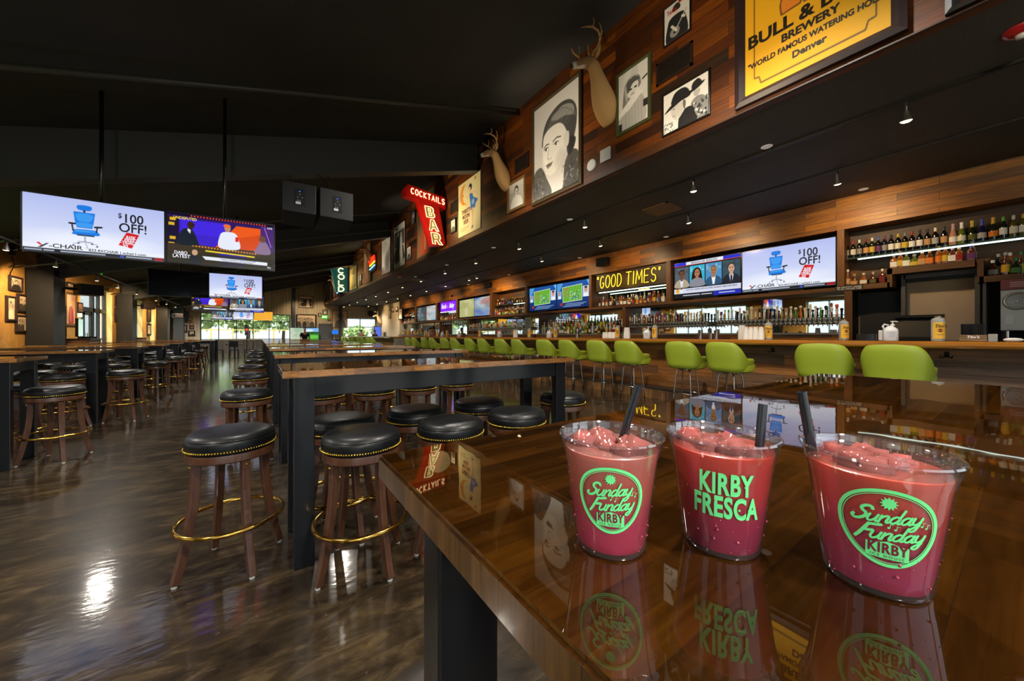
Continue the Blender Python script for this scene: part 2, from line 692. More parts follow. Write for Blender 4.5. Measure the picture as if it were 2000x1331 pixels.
# ================================================================== MATERIALS
def floor_material():
    m = bpy.data.materials.new('stained_concrete')
    m.use_nodes = True
    nt = m.node_tree
    N, L = nt.nodes.new, nt.links.new
    b = nt.nodes['Principled BSDF']
    tc = N('ShaderNodeTexCoord')
    mp = N('ShaderNodeMapping')
    mp.inputs['Rotation'].default_value = (0, 0, 0.6)
    mp.inputs['Scale'].default_value = (1.0, 2.6, 1)
    L(tc.outputs['Object'], mp.inputs[0])
    n1 = N('ShaderNodeTexNoise'); n1.inputs['Scale'].default_value = 3.2; n1.inputs['Detail'].default_value = 8
    n1.inputs['Roughness'].default_value = 0.68; n1.inputs['Distortion'].default_value = 1.0
    L(mp.outputs[0], n1.inputs['Vector'])
    r1 = N('ShaderNodeValToRGB')
    e = r1.color_ramp.elements
    e[0].position = 0.30; e[0].color = (*lin('#15100b'), 1)
    e[1].position = 0.72; e[1].color = (*lin('#50422d'), 1)
    q = e.new(0.5); q.color = (*lin('#2c2318'), 1)
    L(n1.outputs['Fac'], r1.inputs['Fac'])
    # pale mineral veins
    n2 = N('ShaderNodeTexNoise'); n2.inputs['Scale'].default_value = 5.5; n2.inputs['Detail'].default_value = 10
    n2.inputs['Roughness'].default_value = 0.75; n2.inputs['Distortion'].default_value = 2.5
    L(mp.outputs[0], n2.inputs['Vector'])
    r2 = N('ShaderNodeValToRGB')
    r2.color_ramp.elements[0].position = 0.60; r2.color_ramp.elements[0].color = (0, 0, 0, 1)
    r2.color_ramp.elements[1].position = 0.74; r2.color_ramp.elements[1].color = (0.42, 0.42, 0.42, 1)
    L(n2.outputs['Fac'], r2.inputs['Fac'])
    mx = N('ShaderNodeMix'); mx.data_type = 'RGBA'
    L(r2.outputs['Color'], mx.inputs[0]); L(r1.outputs['Color'], mx.inputs[6]); mx.inputs[7].default_value = (*lin('#8b8072'), 1)
    # saw-cut joints
    br = N('ShaderNodeTexBrick'); br.offset = 0
    br.inputs['Scale'].default_value = 1; br.inputs['Mortar Size'].default_value = 0.004
    br.inputs['Brick Width'].default_value = 3.9; br.inputs['Row Height'].default_value = 3.9
    ml = N('ShaderNodeMapping'); ml.inputs['Location'].default_value = (2.35, 0.5, 0)
    L(tc.outputs['Object'], ml.inputs[0]); L(ml.outputs[0], br.inputs['Vector'])
    mj = N('ShaderNodeMix'); mj.data_type = 'RGBA'
    L(br.outputs['Fac'], mj.inputs[0]); L(mx.outputs[2], mj.inputs[6]); mj.inputs[7].default_value = (0.006, 0.005, 0.004, 1)
    L(mj.outputs[2], b.inputs['Base Color'])
    b.inputs['Roughness'].default_value = 0.3
    b.inputs['Specular IOR Level'].default_value = 0.12
    b.inputs['Coat Weight'].default_value = 1.0
    b.inputs['Coat Roughness'].default_value = 0.09
    n3 = N('ShaderNodeTexNoise'); n3.inputs['Scale'].default_value = 9; n3.inputs['Detail'].default_value = 3
    L(mp.outputs[0], n3.inputs['Vector'])
    bp = N('ShaderNodeBump'); bp.inputs['Strength'].default_value = 0.10; bp.inputs['Distance'].default_value = 0.01
    L(n3.outputs['Fac'], bp.inputs['Height']); L(bp.outputs['Normal'], b.inputs['Normal']); L(bp.outputs['Normal'], b.inputs['Coat Normal'])
    return m


def pane_material():
    m = bpy.data.materials.new('window_glass')
    m.use_nodes = True
    nt = m.node_tree
    for n in list(nt.nodes):
        nt.nodes.remove(n)
    o = nt.nodes.new('ShaderNodeOutputMaterial')
    t = nt.nodes.new('ShaderNodeBsdfTransparent'); t.inputs[0].default_value = (0.93, 0.97, 0.95, 1)
    g = nt.nodes.new('ShaderNodeBsdfGlossy'); g.inputs['Roughness'].default_value = 0.02
    lw = nt.nodes.new('ShaderNodeLayerWeight'); lw.inputs[0].default_value = .5
    f = nt.nodes.new('ShaderNodeMath'); f.operation = 'POWER'; f.inputs[1].default_value = 4.0
    nt.links.new(lw.outputs['Facing'], f.inputs[0])
    x = nt.nodes.new('ShaderNodeMixShader')
    nt.links.new(f.outputs[0], x.inputs[0]); nt.links.new(t.outputs[0], x.inputs[1]); nt.links.new(g.outputs[0], x.inputs[2])
    nt.links.new(x.outputs[0], o.inputs[0])
    return m


RECL = ['#24160d', '#5a3114', '#7a4318', '#3a2415', '#925522', '#4c2c17', '#69472a']
FLOOR = floor_material()
PANE = pane_material()
BLACK = mat('ceiling_black', '#3c3b3a', 0.85)
BLACKW = mat('painted_black', '#2c2b2a', 0.7)
STEEL = mat('blackened_steel', '#15181c', 0.32, 0.55, coat=0.6, coat_r=0.12, bump=(220, 0.04))
BEAMM = mat('painted_beam', '#3b3b3b', 0.6)
W_SOFF = planks('reclaimed_soffit_boards', 1, 2, 1.0, 0.145, ['#1a0c05', '#552705', '#713604', '#2a1406', '#8a4805', '#3f1d06', '#60340a', '#241a10'], rough=0.5)
W_BACK = planks('reclaimed_bar_boards', 1, 2, 1.25, 0.122, ['#4a2810', '#8f5412', '#a56414', '#6b4524', '#b5741c', '#7d4e22', '#573822', '#9c5a10'], rough=0.42)
W_FRONT = planks('reclaimed_front_boards', 1, 2, 1.1, 0.16, ['#4a2e18', '#80522a', '#9c6022', '#66503c', '#a86a2c', '#7a5a40', '#5e4636'], rough=0.5)
W_PLINTH = planks('reclaimed_plinth_boards', 2, 1, 1.0, 0.12, ['#4d331e', '#8a6034', '#a37240', '#6a4a2e', '#b08148'], rough=0.5)
W_POST = planks('bar_post_wood', 2, 1, 1.3, 0.3, ['#5a3719', '#7c4f22', '#69421d'], rough=0.5, gap=0.0005)
W_LEDGE = planks('bar_ledge_wood', 1, 2, 2.4, 0.3, ['#54361c', '#7a5027', '#663f1d'], rough=0.5, gap=0.0005)
W_TOP = planks('butcher_block_top', 0, 1, 0.36, 0.030, ['#180b02', '#2c1704', '#361d05', '#241203', '#3c2205', '#2a1604', '#311b05', '#120801'], rough=0.5, coat=1.0,
               coat_r=0.018, grain=(5, 70), spec=.0, gap=0.0006, gapcol='#20130a', wave=(7, 0.035), amount=0.45)
W_EDGE = planks('butcher_block_edge', 0, 2, 0.35, 0.2, ['#5a3513', '#865620', '#9a6527', '#6e461b', '#a87434'], rough=0.35, coat=1.0, coat_r=0.05, grain=(14, 60), gap=0.001)
W_EDGE2 = planks('butcher_block_end', 1, 2, 0.045, 0.2, ['#2a1a0a', '#5e3d16', '#7d5420', '#3a260f', '#94682c', '#4e3212'], rough=0.3, coat=1.0, coat_r=0.06, grain=(120, 9), gap=0.0006, amount=0.6)
W_BAR = planks('varnished_bar_nosing', 1, 2, 2.6, 0.5, ['#8a5418', '#a5691f', '#96601f'], rough=0.25, coat=0.7, coat_r=0.06, gap=0.001, amount=0.35)
PANEL = planks('ribbed_wall_panel', 2, 0, 9, 0.2, ['#b0a288', '#b8aa8e', '#a99b80'], rough=0.8, gap=0.02, gapcol='#7d7058', amount=0.15, grain=(0.7, 5))
PANELY = planks('ribbed_side_panel', 2, 1, 9, 0.2, ['#b0a288', '#b8aa8e', '#a99b80'], rough=0.8, gap=0.02, gapcol='#7d7058', amount=0.15, grain=(0.7, 5))
OCHRE = mat('ochre_plaster', '#a87b35', 0.85, noise=(7, '#b98a40'), bump=(60, 0.25))
CREAM = mat('cream_reveal', '#c9bb86', 0.8)
DADO = planks('grey_dado_boards', 2, 1, 2, 0.14, ['#3b362f', '#544c42', '#474038'], rough=0.7)
FRAME = mat('dark_window_frame', '#2b3238', 0.45, 0.3)

# ================================================================== SETTING


def struct(name, mb, m, parent=None, **k):
    o = mb.build(name, m, parent, **k)
    if parent is None:
        o['kind'] = 'structure'
    return o


YF, XL, XR = 34.0, -5.0, 9.2
struct('floor', MB().box((XL - 0.3, -3.6, -0.2), (XR + 0.3, YF + 0.3, 0)), FLOOR)
# sloping roof underside: rises to the right and stops over the bar
rz_ = lambda x: 6.06 + 0.268 * (x - 4.5)
mb = MB()
xs0, xs1 = XL - 0.3, XR + 0.3
mb.add([(xs0, -3.6, rz_(xs0)), (xs1, -3.6, rz_(xs1)), (xs1, YF + .3, rz_(xs1)), (xs0, YF + .3, rz_(xs0)),
        (xs0, -3.6, rz_(xs0) + .2), (xs1, -3.6, rz_(xs1) + .2), (xs1, YF + .3, rz_(xs1) + .2), (xs0, YF + .3, rz_(xs0) + .2)],
       [(0, 1, 2, 3), (7, 6, 5, 4), (0, 4, 5, 1), (1, 5, 6, 2), (2, 6, 7, 3), (3, 7, 4, 0)])
CEILM = mat('black_insulation', '#313130', 0.9, noise=(0.5, '#40403f'), bump=(0.9, 0.6))
struct('ceiling', mb, CEILM)
# soffit over the bar: plank face, black underside
struct('wall_soffit', MB().box((4.5, -3.19, 3.8), (4.62, YF, 6.08)), W_SOFF)
JM = planks('black_ceiling_sheets', 0, 1, 1.22, 2.44, ['#393735', '#3b3937', '#3a3836'], rough=0.7, gap=0.006, gapcol='#050505', amount=0.05)
struct('ceiling_lowered', MB().box((4.62, -3.19, 3.8), (XR, YF, 3.92)), JM)
struct('trim_1', MB().box((4.48, -3.19, 3.785), (4.53, YF, 3.80)), mat('dark_trim_wood', '#3a2313', 0.5))
# bar-side wall
struct('wall_right', MB().box((XR, -3.4, 0), (XR + 0.25, YF, 3.92)), PANELY)
struct('wall_right_boards', MB().box((8.8, -3.19, 3.215), (XR - 0.002, 27.15, 3.799)), W_BACK)
# unseen back wall; its open bays set close for more daylight on the drinks
mb = MB()
for a, b in ((XL - .3, -4.0), (-0.9, -0.6), (2.7, 3.0), (6.0, XR + .3)):
    mb.box((a, -3.45, 0), (b, -3.2, rz_(b) if b < 4.6 else 7.2))
mb.box((-4.0, -3.45, 3.7), (6.0, -3.2, 4.2))
struct('wall_back', mb, BLACKW)


# left wall
def openings_wall(mb, x0, x1, spans, lo, hi, y0, y1, top, ax='y'):
    p = y0
    for a, b in spans:
        mb.box((x0, p, 0), (x1, a, top)); mb.box((x0, a, 0), (x1, b, lo)); mb.box((x0, a, hi), (x1, b, top))
        p = b
    mb.box((x0, p, 0), (x1, y1, top))
    return mb


LW = [WIN_L[0], WIN_L[1], WIN_L[2], WIN_L[3], (18.6, 21.9), (24.4, 26.7), (28.0, 29.4), (31.0, 32.9)]
struct('wall_left', openings_wall(MB(), XL - 0.3, XL, LW, 0.9, 3.05, -3.4, YF, 3.75), OCHRE)
mb = MB()
p = -3.19
for a, b in LW:
    mb.box((XL, p, 0), (XL + 0.03, a, 0.95)); p = b
mb.box((XL, p, 0), (XL + 0.03, YF, 0.95))
struct('baseboard_left', mb, DADO)
WN = [0]


def window_y(a, b, z0, z1, x, cols, rails, depth=0.06, reveal=True, out=-1):
    """a glazed frame in the plane x = const between y = a and b"""
    WN[0] += 1
    root = thing('window_%d' % WN[0], None, None)
    root['kind'] = 'structure'
    fr = MB()
    t = 0.05
    fr.box((x, a, z0), (x + depth, a + t, z1)); fr.box((x, b - t, z0), (x + depth, b, z1))
    fr.box((x, a, z0), (x + depth, b, z0 + t)); fr.box((x, a, z1 - t), (x + depth, b, z1))
    for c in cols:
        yy = a + (b - a) * c
        fr.box((x, yy - t / 2, z0), (x + depth, yy + t / 2, z1))
    for r in rails:
        zz = z0 + (z1 - z0) * r
        fr.box((x, a, zz - t / 2), (x + depth, b, zz + t / 2))
    fr.build('window_frame', FRAME, root)
    MB().box((x + depth * .45, a + t, z0 + t), (x + depth * .5, b - t, z1 - t)).build('window_pane', PANE, root)
    if reveal:
        rv = MB()
        for s0, s1 in ((a, a + .012), (b - .012, b)):
            rv.box((x + depth, s0, z0), (XL + 0.005, s1, z1))
        rv.box((x + depth, a, z1 - .012), (XL + 0.005, b, z1)); rv.box((x + depth, a, z0), (XL + 0.005, b, z0 + .012))
        rv.build('window_reveal', CREAM, root)
    return root


for a, b in LW:
    n = max(2, round((b - a) / 0.85))
    if abs(a - 18.6) < .01:
        continue
    window_y(a + 0.01, b - 0.01, 0.91, 3.04, XL - 0.26, [i / n for i in range(1, n)], [0.64])
# glazed entrance door in the left wall with transom and side light
root = thing('door_1', None, None)
root['kind'] = 'structure'
x = XL - 0.26
fr = MB()
for yy in (18.62, 20.42, 21.82):
    fr.box((x, yy, 0.0), (x + .1, yy + .14, 3.04))
fr.box((x, 18.62, 2.95), (x + .1, 21.95 - .04, 3.04)); fr.box((x, 18.62, 2.15), (x + .1, 21.9, 2.3)); fr.box((x, 21.1, 0), (x + .1, 21.16, 3.0))
fr.build('door_frame', FRAME, root)
lf = MB()
for y0 in (18.78, 19.6):
    y1 = y0 + 0.8
    lf.box((x + .02, y0, .02), (x + .08, y0 + .12, 2.14)); lf.box((x + .02, y1 - .12, .02), (x + .08, y1, 2.14))
    lf.box((x + .02, y0, .02), (x + .08, y1, .25)); lf.box((x + .02, y0, 2.02), (x + .08, y1, 2.14)); lf.box((x + .02, y0, 1.02), (x + .08, y1, 1.1))
lf.build('door_leaf', FRAME, root)
hb = MB()
for yy in (19.5, 19.72):
    hb.tube([(x + .14, yy, .85), (x + .14, yy, 1.35)], .015)
hb.build('door_handle', mat('brushed_steel', '#a8a8a4', 0.35, 1.0), root)
MB().box((x + .045, 18.7, .05), (x + .05, 21.86, 3.0)).build('door_pane', PANE, root)
rv = MB()
for s0, s1 in ((18.6, 18.615), (21.885, 21.9)):
    rv.box((x + .1, s0, 0.9), (XL + .005, s1, 3.05))
rv.box((x + .1, 18.6, 3.04), (XL + .005, 21.9, 3.05))
rv.build('door_reveal', CREAM, root)

# far wall with a five-bay window and a two-bay one
FX = [(-3.43, 2.09), (5.95, 8.75)]
struct('wall_far', (lambda mb: [mb.box((XL - .3, YF, 0), (FX[0][0], YF + .25, 6.2)), mb.box((FX[0][0], YF, 0), (FX[0][1], YF + .25, .93)),
                                mb.box((FX[0][0], YF, 2.9), (FX[0][1], YF + .25, 6.2)), mb.box((FX[0][1], YF, 0), (FX[1][0], YF + .25, 6.2)),
                                mb.box((FX[1][0], YF, 0), (FX[1][1], YF + .25, .75)), mb.box((FX[1][0], YF, 2.75), (FX[1][1], YF + .25, 6.2)),
                                mb.box((FX[1][1], YF, 0), (XR + .3, YF + .25, 6.2))] and mb)(MB()), PANEL)
struct('baseboard_far', MB().box((XL, YF - .03, 0), (5.9, YF, .92)), planks('grey_far_boards', 2, 0, 2, .14, ['#3b362f', '#544c42', '#474038'], rough=.7))


def window_x(x0, x1, z0, z1, y, cols, rails):
    WN[0] += 1
    root = thing('window_%d' % WN[0], None, None)
    root['kind'] = 'structure'
    fr = MB(); t = .05
    fr.box((x0, y, z0), (x0 + t, y + .1, z1)); fr.box((x1 - t, y, z0), (x1, y + .1, z1)); fr.box((x0, y, z0), (x1, y + .1, z0 + t)); fr.box((x0, y, z1 - t), (x1, y + .1, z1))
    for c in cols:
        xx = x0 + (x1 - x0) * c
        fr.box((xx - t / 2, y, z0), (xx + t / 2, y + .1, z1))
    for r in rails:
        zz = z0 + (z1 - z0) * r
        fr.box((x0, y, zz - t / 2), (x1, y + .1, zz + t / 2))
    fr.build('window_frame', FRAME, root)
    MB().box((x0 + t, y + .05, z0 + t), (x1 - t, y + .056, z1 - t)).build('window_pane', PANE, root)


window_x(FX[0][0] + .01, FX[0][1] - .01, .94, 2.89, YF + .08, [.185, .375, .56, .745], [.705])
window_x(FX[1][0] + .01, FX[1][1] - .01, .76, 2.74, YF + .08, [.52], [.62])
# plastered return wall between the far window and the bar shelves
struct('wall_return', MB().box((8.72, 27.2, 0), (XR - .002, YF - .002, 3.799)), mat('pale_plaster', '#a89a7e', 0.85, bump=(40, .15)))
# far door
root = thing('door_2', None, None)
root['kind'] = 'structure'
a = onY(624, 634, YF - .02); b = onY(648, 634, YF - .02)
MB().box((a[0] - .07, YF - .1, 0), (b[0] + .07, YF - .005, a[2] + .06)).build('door_frame', mat('grey_door_paint', '#3a3c3e', .5), root)
MB().box((a[0], YF - .13, 0.02), (b[0], YF - .1, a[2])).build('door_leaf', mat('grey_door_leaf', '#4a4c4e', .5), root)
MB().box((a[0] + .05, YF - .17, 1.02), (b[0] - .3, YF - .13, 1.08)).build('door_handle', MATS['brushed_steel'], root)
# steel portal frames: sloped rafters and posts in the left wall
YB = [0.55, 7.95, 15.35, 22.75, 30.15]
for i, yb in enumerate(YB):
    mb = MB()
    x0, x1 = XL + .1, 4.5
    def P(x, top):
        return rz_(x) - (0.0 if top else 0.80 - 0.012 * (x - x0))
    vs = []
    for yy in (yb - .02, yb + .02):
        vs += [(x0, yy, P(x0, 0) + .02), (x1, yy, P(x1, 0) + .02), (x1, yy, P(x1, 1)), (x0, yy, P(x0, 1))]
    mb.add(vs, [(0, 1, 2, 3), (7, 6, 5, 4), (0, 4, 5, 1), (1, 5, 6, 2), (2, 6, 7, 3), (3, 7, 4, 0)])
    vs = []
    for yy in (yb - .13, yb + .13):
        vs += [(x0, yy, P(x0, 0)), (x1, yy, P(x1, 0)), (x1, yy, P(x1, 0) + .02), (x0, yy, P(x0, 0) + .02)]
    mb.add(vs, [(0, 1, 2, 3), (7, 6, 5, 4), (0, 4, 5, 1), (1, 5, 6, 2), (2, 6, 7, 3), (3, 7, 4, 0)])
    struct('beam_%d' % (i + 1), mb, BEAMM)
    struct('column_%d' % (i + 1), MB().box((XL + .032, yb - .36, 0), (XL + .5, yb + .36, P(x0, 0) + .3)), mat('black_column', '#151515', .5))
struct('column_6', MB().box((5.66, YF - .3, 0), (5.86, YF - .04, 3.8)), mat('blue_grey_post', '#2a3035', .5))
struct('column_7', MB().box((2.2, YF - .3, 0), (2.42, YF - .04, 5.2)), MATS['blue_grey_post'])
struct('column_8', MB().box((-4.7, YF - 1.0, 0), (-4.2, YF - .35, 3.4)), BEAMM)

# pale steel tie rods and the long sprinkler pipe under the roof
GREYP = mat('grey_pipe', '#55534c', .5)
tag(MB().tube([(-4.9, 6.13, 3.32), (4.49, 6.13, 5.93)], .035, 12).build('sprinkler_pipe', mat('dark_grey_pipe', '#3c3a37', .5), smooth=True),
    'grey sprinkler pipe sloping up across the black ceiling to the plank soffit', 'pipe')
for i, yy in enumerate((11.6, 14.2, 19.3, 21.3, 26.2)):
    tag(MB().tube([(-4.9, yy, rz_(-4.9) - .62), (4.49, yy, rz_(4.49) - .62)], .02, 8).build('tie_rod', GREYP, smooth=True),
        'thin pale tie rod under the black roof, %s from the front' % ORD[i], 'rod', 'tie rods under the roof')
# ------------------------------------------------------------------ outside
struct('ground_outside', MB().box((-40, YF + .3, -.25), (40, 75, -.05)), mat('outdoor_paving', '#8f8c84', .9))
struct('ground_side', MB().box((-40, -30, -.25), (XL - .35, YF + .3, -.05)), mat('outdoor_grass', '#5c7a45', .9))
struct('ground_behind', MB().box((XL - .35, -40, -.25), (40, -3.7, -.05)), MATS['outdoor_paving'])
sun = bpy.data.lights.new('sun', 'SUN')
sun.energy = 8.0
sun.angle = 0.02
sun.color = (1, .96, .88)
so = bpy.data.objects.new('sun', sun)
COL.objects.link(so)
so.rotation_euler = Vector((.25, .55, -.80)).to_track_quat('-Z', 'Y').to_euler()
LEAF = mat('leaf_green', '#93ad6c', .7, noise=(1.2, '#bccd96'))
TRUNK = mat('tree_bark', '#5c4d3d', .9)


def leafy(n, r, seed):
    rnd = random.Random(seed)
    mb = MB()
    for i in range(n):
        u = Vector((rnd.gauss(0, 1), rnd.gauss(0, 1), rnd.gauss(0, 1))).normalized() * (rnd.random() ** .4)
        c = Vector((u.x * r[0], u.y * r[1], u.z * r[2]))
        s = .22 + .3 * rnd.random()
        a = Vector((rnd.gauss(0, 1), rnd.gauss(0, 1), rnd.gauss(0, 1))).normalized()
        b = a.cross(Vector((rnd.gauss(0, 1), rnd.gauss(0, 1), .3))).normalized()
        mb.add([c - a * s, c + b * s * .5, c + a * s, c - b * s * .5], [(0, 1, 2, 3)])
    return mb


TREES = [(-7.2, 43.5, 6.4, 2.9), (-5.6, 51, 7.2, 3.2), (-.9, 44.2, 6.0, 2.7), (2.4, 51.5, 6.8, 3.0), (8.6, 54, 2.9, 1.4), (12.2, 58, 2.7, 1.4), (16.2, 60, 3.4, 1.6)]
WHERE = ['seen in the left bay of the far window', 'seen in the second bay of the far window', 'seen in the middle bay of the far window', 'seen in the right bay of the far window',
         'outside the left half of the corner window', 'outside the middle of the corner window', 'outside the right edge of the corner window']
for i, (tx, ty, h, r) in enumerate(TREES):
    t = thing('tree', 'green leafy tree outdoors, %s' % WHERE[i], 'tree', (tx, ty, -.05), 0, 'trees outside the far windows')
    MB().tube([(0, 0, 0), (.1, 0, h * .3), (-.1, .1, h * .55)], [.2, .15, .1], 8).build('trunk', TRUNK, t, smooth=True)
    f = leafy(900, (r, r * .9, h * .36), i).build('foliage', LEAF, t, loc=(0, 0, h * .62))
t = thing('fence', 'pale timber post and rail fence outside the far window', 'fence', (-1, 39, -.05), 0)
FW = mat('pale_timber', '#c9b878', .8)
MB().box((-5.2, -.04, 1.72), (5.2, .04, 1.82)).box((-5.2, -.04, .9), (5.2, .04, .98)).build('rail', FW, t)
for k in range(8):
    MB().box((-5.2 + k * 1.45, -.06, 0), (-5.08 + k * 1.45, .06, 1.9)).build('post', FW, t)
t = thing('fence', 'low green mesh barrier outside the corner window', 'fence', (8, 40, -.05), 0)
MB().box((-3, -.01, 0), (3.4, .01, 1.0)).build('barrier_sheet', mat('green_barrier', '#3f9a86', .8), t)
MB().box((-3, -.03, 1.0), (3.4, .03, 1.06)).build('rail', mat('barrier_rail', '#40494a', .6), t)

# ================================================================== HIGH TABLES
def make_table(name, label, loc, w=2.1, d=0.62, top=1.08, group=None):
    t = thing(name, label, 'table', loc, 0, group)
    th = 0.038
    bm = bmesh.new()
    bmesh.ops.create_cube(bm, size=1)
    for q in bm.verts:
        q.co = (w / 2 + q.co.x * w, d / 2 + q.co.y * d, top - th / 2 + q.co.z * th)
    bmesh.ops.bevel(bm, geom=list(bm.edges), offset=0.004, segments=2, affect='EDGES')
    bm.normal_update()
    mb = MB()
    fm = []
    for f in bm.faces:
        n = f.normal
        fm.append(0 if n.z > .5 else (2 if abs(n.x) > .6 else (1 if abs(n.y) > .6 else 0)))
    bm.verts.index_update()
    mb.v = [tuple(q.co) for q in bm.verts]
    mb.f = [tuple(q.index for q in f.verts) for f in bm.faces]
    mb.m = fm
    bm.free()
    mb.build('tabletop', [W_TOP, W_EDGE, W_EDGE2], t)
    z = top - th
    for x in (0.055, w - 0.155):
        for y in (0.05, d - 0.11):
            MB().cbox((x, y, 0), (x + .10, y + .06, z), .004).build('leg', STEEL, t)
    MB().cbox((.155, .062, z - .115), (w - .155, .092, z), .003).build('apron', STEEL, t)
    MB().cbox((.155, d - .092, z - .115), (w - .155, d - .062, z), .003).build('apron', STEEL, t)
    for x in (.085, w - .115):
        MB().cbox((x, .11, z - .10), (x + .03, d - .11, z), .003).build('apron', STEEL, t)
    return t


GT = 'high tables in the middle row'
tb0 = make_table('high_table', 'dark glossy butcher block high table holding the three pink drinks', (.155, -.03, 0), 2.12, .62)
mid0 = make_table('high_table', 'glossy high table with golden edge, %s behind the drinks table' % ORD[0], (.10, 2.212, 0), 2.1, .62, group=GT)
MIDY = [2.212] + [4.155 + 1.945 * k for k in range(9)]
for k, y in enumerate(MIDY[1:]):
    dup(mid0, (.125, y, 0), 0, 'glossy high table with golden edge, %s behind the drinks table' % ORD[k + 1], GT)
GL = 'high tables in the row along the left wall'
left0 = make_table('high_table', 'high table in the left row, nearest the camera', (-4.0, 5.42, 0), 2.15, .62, 1.05, GL)
LEFTY = [5.42] + [7.62 + 2.15 * k for k in range(8)]
LN = ['nearest'] + ORD[1:]
for k, y in enumerate(LEFTY[1:]):
    dup(left0, (-4.0 + (.0 if k < 6 else .25), y, 0), 0, 'high table in the left row along the windows, %s from the front' % ORD[k + 1], GL)

# ================================================================== ROUND BAR STOOLS
LEATH = mat('black_leather', '#0d0e10', 0.40, spec=.35, coat=.08, coat_r=.2, bump=(160, .10))
WALN = planks('walnut_leg', 2, 0, 3, .3, ['#4a2c1b', '#5a3722'], rough=.38, coat=.3, gap=.0001, amount=.3, grain=(8, 60))
BRASS = mat('polished_brass', '#c79a44', .18, 1.0)
STUD = mat('brass_studs', '#c9a640', .28, 1.0)
GLIDE = mat('pale_glide', '#b9b6ae', .4)


def make_stool(detail=2):
    t = thing('bar_stool', 'stool', 'stool', (0, 0, 0), 0)
    n = 40 if detail > 1 else 20
    prof = [(.004, .752), (.10, .751), (.165, .745), (.190, .734), (.199, .720), (.196, .7175), (.2005, .714), (.204, .70), (.203, .675), (.198, .655), (.185, .650)]
    MB().lathe(prof, n).build('seat', LEATH, t, smooth=True, angle=.9)
    k = 100 if detail > 1 else 36
    mb = MB()
    for i in range(k):
        a = 2 * PI * i / k
        mb.ball((.2045 * math.cos(a), .2045 * math.sin(a), .668), .0054 if k > 40 else .009, 6)
    mb.build('stud_trim', STUD, t, smooth=True)
    MB().lathe([(.150, .648), (.196, .650), (.198, .642), (.198, .612), (.192, .606), (.150, .606), (.150, .648)], n).build('seat_ring', WALN, t, smooth=True, angle=.6)
    for q in range(4):
        a = q * PI / 2
        T = Matrix.Rotation(a, 4, 'Z')
        path = [(.163, .61), (.160, .55), (.164, .45), (.176, .34), (.196, .22), (.218, .11), (.243, .012)]
        m = MB(); m.T = T
        m.tube([(r, 0, z) for r, z in path], [(.021 - .0005 * i, .019 - .0004 * i) for i in range(7)], square=True, up=(1, 0, 0))
        lg = m.build('leg', WALN, t, bevel=.003 if detail > 1 else None)
        if detail > 1:
            m = MB(); m.T = T
            m.lathe([(.013, 0), (.013, .012)], 10, (.244, 0, 0)).build('glide', GLIDE, lg)
            m = MB(); m.T = T
            m.ball((.183, 0, .585), .007, 8).build('bolt', BRASS, lg, smooth=True)
    ring = [(.238 * math.cos(2 * PI * i / n), .238 * math.sin(2 * PI * i / n), .262) for i in range(n)]
    MB().tube(ring, .0115, 10, closed=True).build('foot_ring', BRASS, t, smooth=True)
    return t


st = make_stool(2)
st_far = make_stool(1)
used = {}
TM = ['first', 'second', 'third', 'fourth', 'fifth', 'sixth', 'seventh', 'eighth', 'ninth', 'tenth']


def stool(x, y, rz, label, group, far=False, z=0):
    src = st_far if far else st
    if not used.get(far):
        used[far] = 1
        src.location = (x, y, z); src.rotation_euler = (0, 0, rz)
        src['label'] = label; src['group'] = group
        return src
    return dup(src, (x, y, z), rz, label, group)


rnd = random.Random(3)
G1 = 'black leather stools around the middle row of high tables'
stool(-.121, 2.549, math.radians(22.6), 'large black leather stool at the aisle end of the nearest middle table', G1)
stool(.47, 2.12, math.radians(21), 'black stool beside the front left leg, near side of the nearest middle table', G1)
stool(.44, 2.545, .3, 'black stool under the nearest middle table, close behind its front left leg', G1)
stool(.935, 2.545, .5, 'black stool tucked under the nearest middle table, second from the aisle', G1)
stool(.985, 2.07, .2, 'black stool on the near side of the nearest middle table, second from the aisle', G1)
stool(1.477, 2.57, .7, 'black stool tucked under the nearest middle table, third from the aisle', G1)
stool(1.488, 2.06, .1, 'black stool on the near side of the nearest middle table, third from the aisle', G1)
stool(2.26, 2.42, .35, 'black stool at the bar end of the nearest middle table', G1)
for i, (x, y) in enumerate([(.51, 4.0), (1.0, 3.96), (1.49, 4.0), (1.995, 4.03)]):
    stool(x, y, rnd.random(), 'black stool on the near side of the second middle table, %s from the aisle' % ORD[i], G1)
AISLE = [(-.09, 4.3), (-.09, 6.13), (-.09, 7.9), (-.06, 9.75), (-.06, 11.65), (-.05, 13.6), (-.04, 15.5)]
for i, (x, y) in enumerate(AISLE):
    stool(x, y, rnd.random(), 'black stool at the aisle end of the %s middle table' % TM[i + 1], G1, i > 2)
for k in range(2, 6):
    y = MIDY[k]
    for i, x in enumerate((.55, 1.05, 1.6)):
        stool(x, y - .12, rnd.random(), 'black stool on the near side of the %s middle table, %s from the aisle' % (TM[k], ORD[i]), G1, True)
    for i, x in enumerate((.8, 1.5)):
        stool(x, MIDY[k - 1] + .72, rnd.random(), 'black stool on the far side of the %s middle table, %s from the aisle' % (TM[k - 1], ORD[i]), G1, True)
stool(.62, -.12, .4, 'black stool pushed under the drinks table, only a leg and brass ring showing', G1)
G2 = 'black leather stools around the left row of high tables'
stool(-1.70, 5.71, math.radians(28), 'black stool at the aisle end of the nearest left table', G2)
for i, y in enumerate([7.78, 9.95, 12.1, 14.3, 16.5]):
    stool(-1.63 - .03 * i, y, rnd.random() * .6, 'black stool at the aisle end of the %s left table' % TM[i + 1], G2, i > 1)
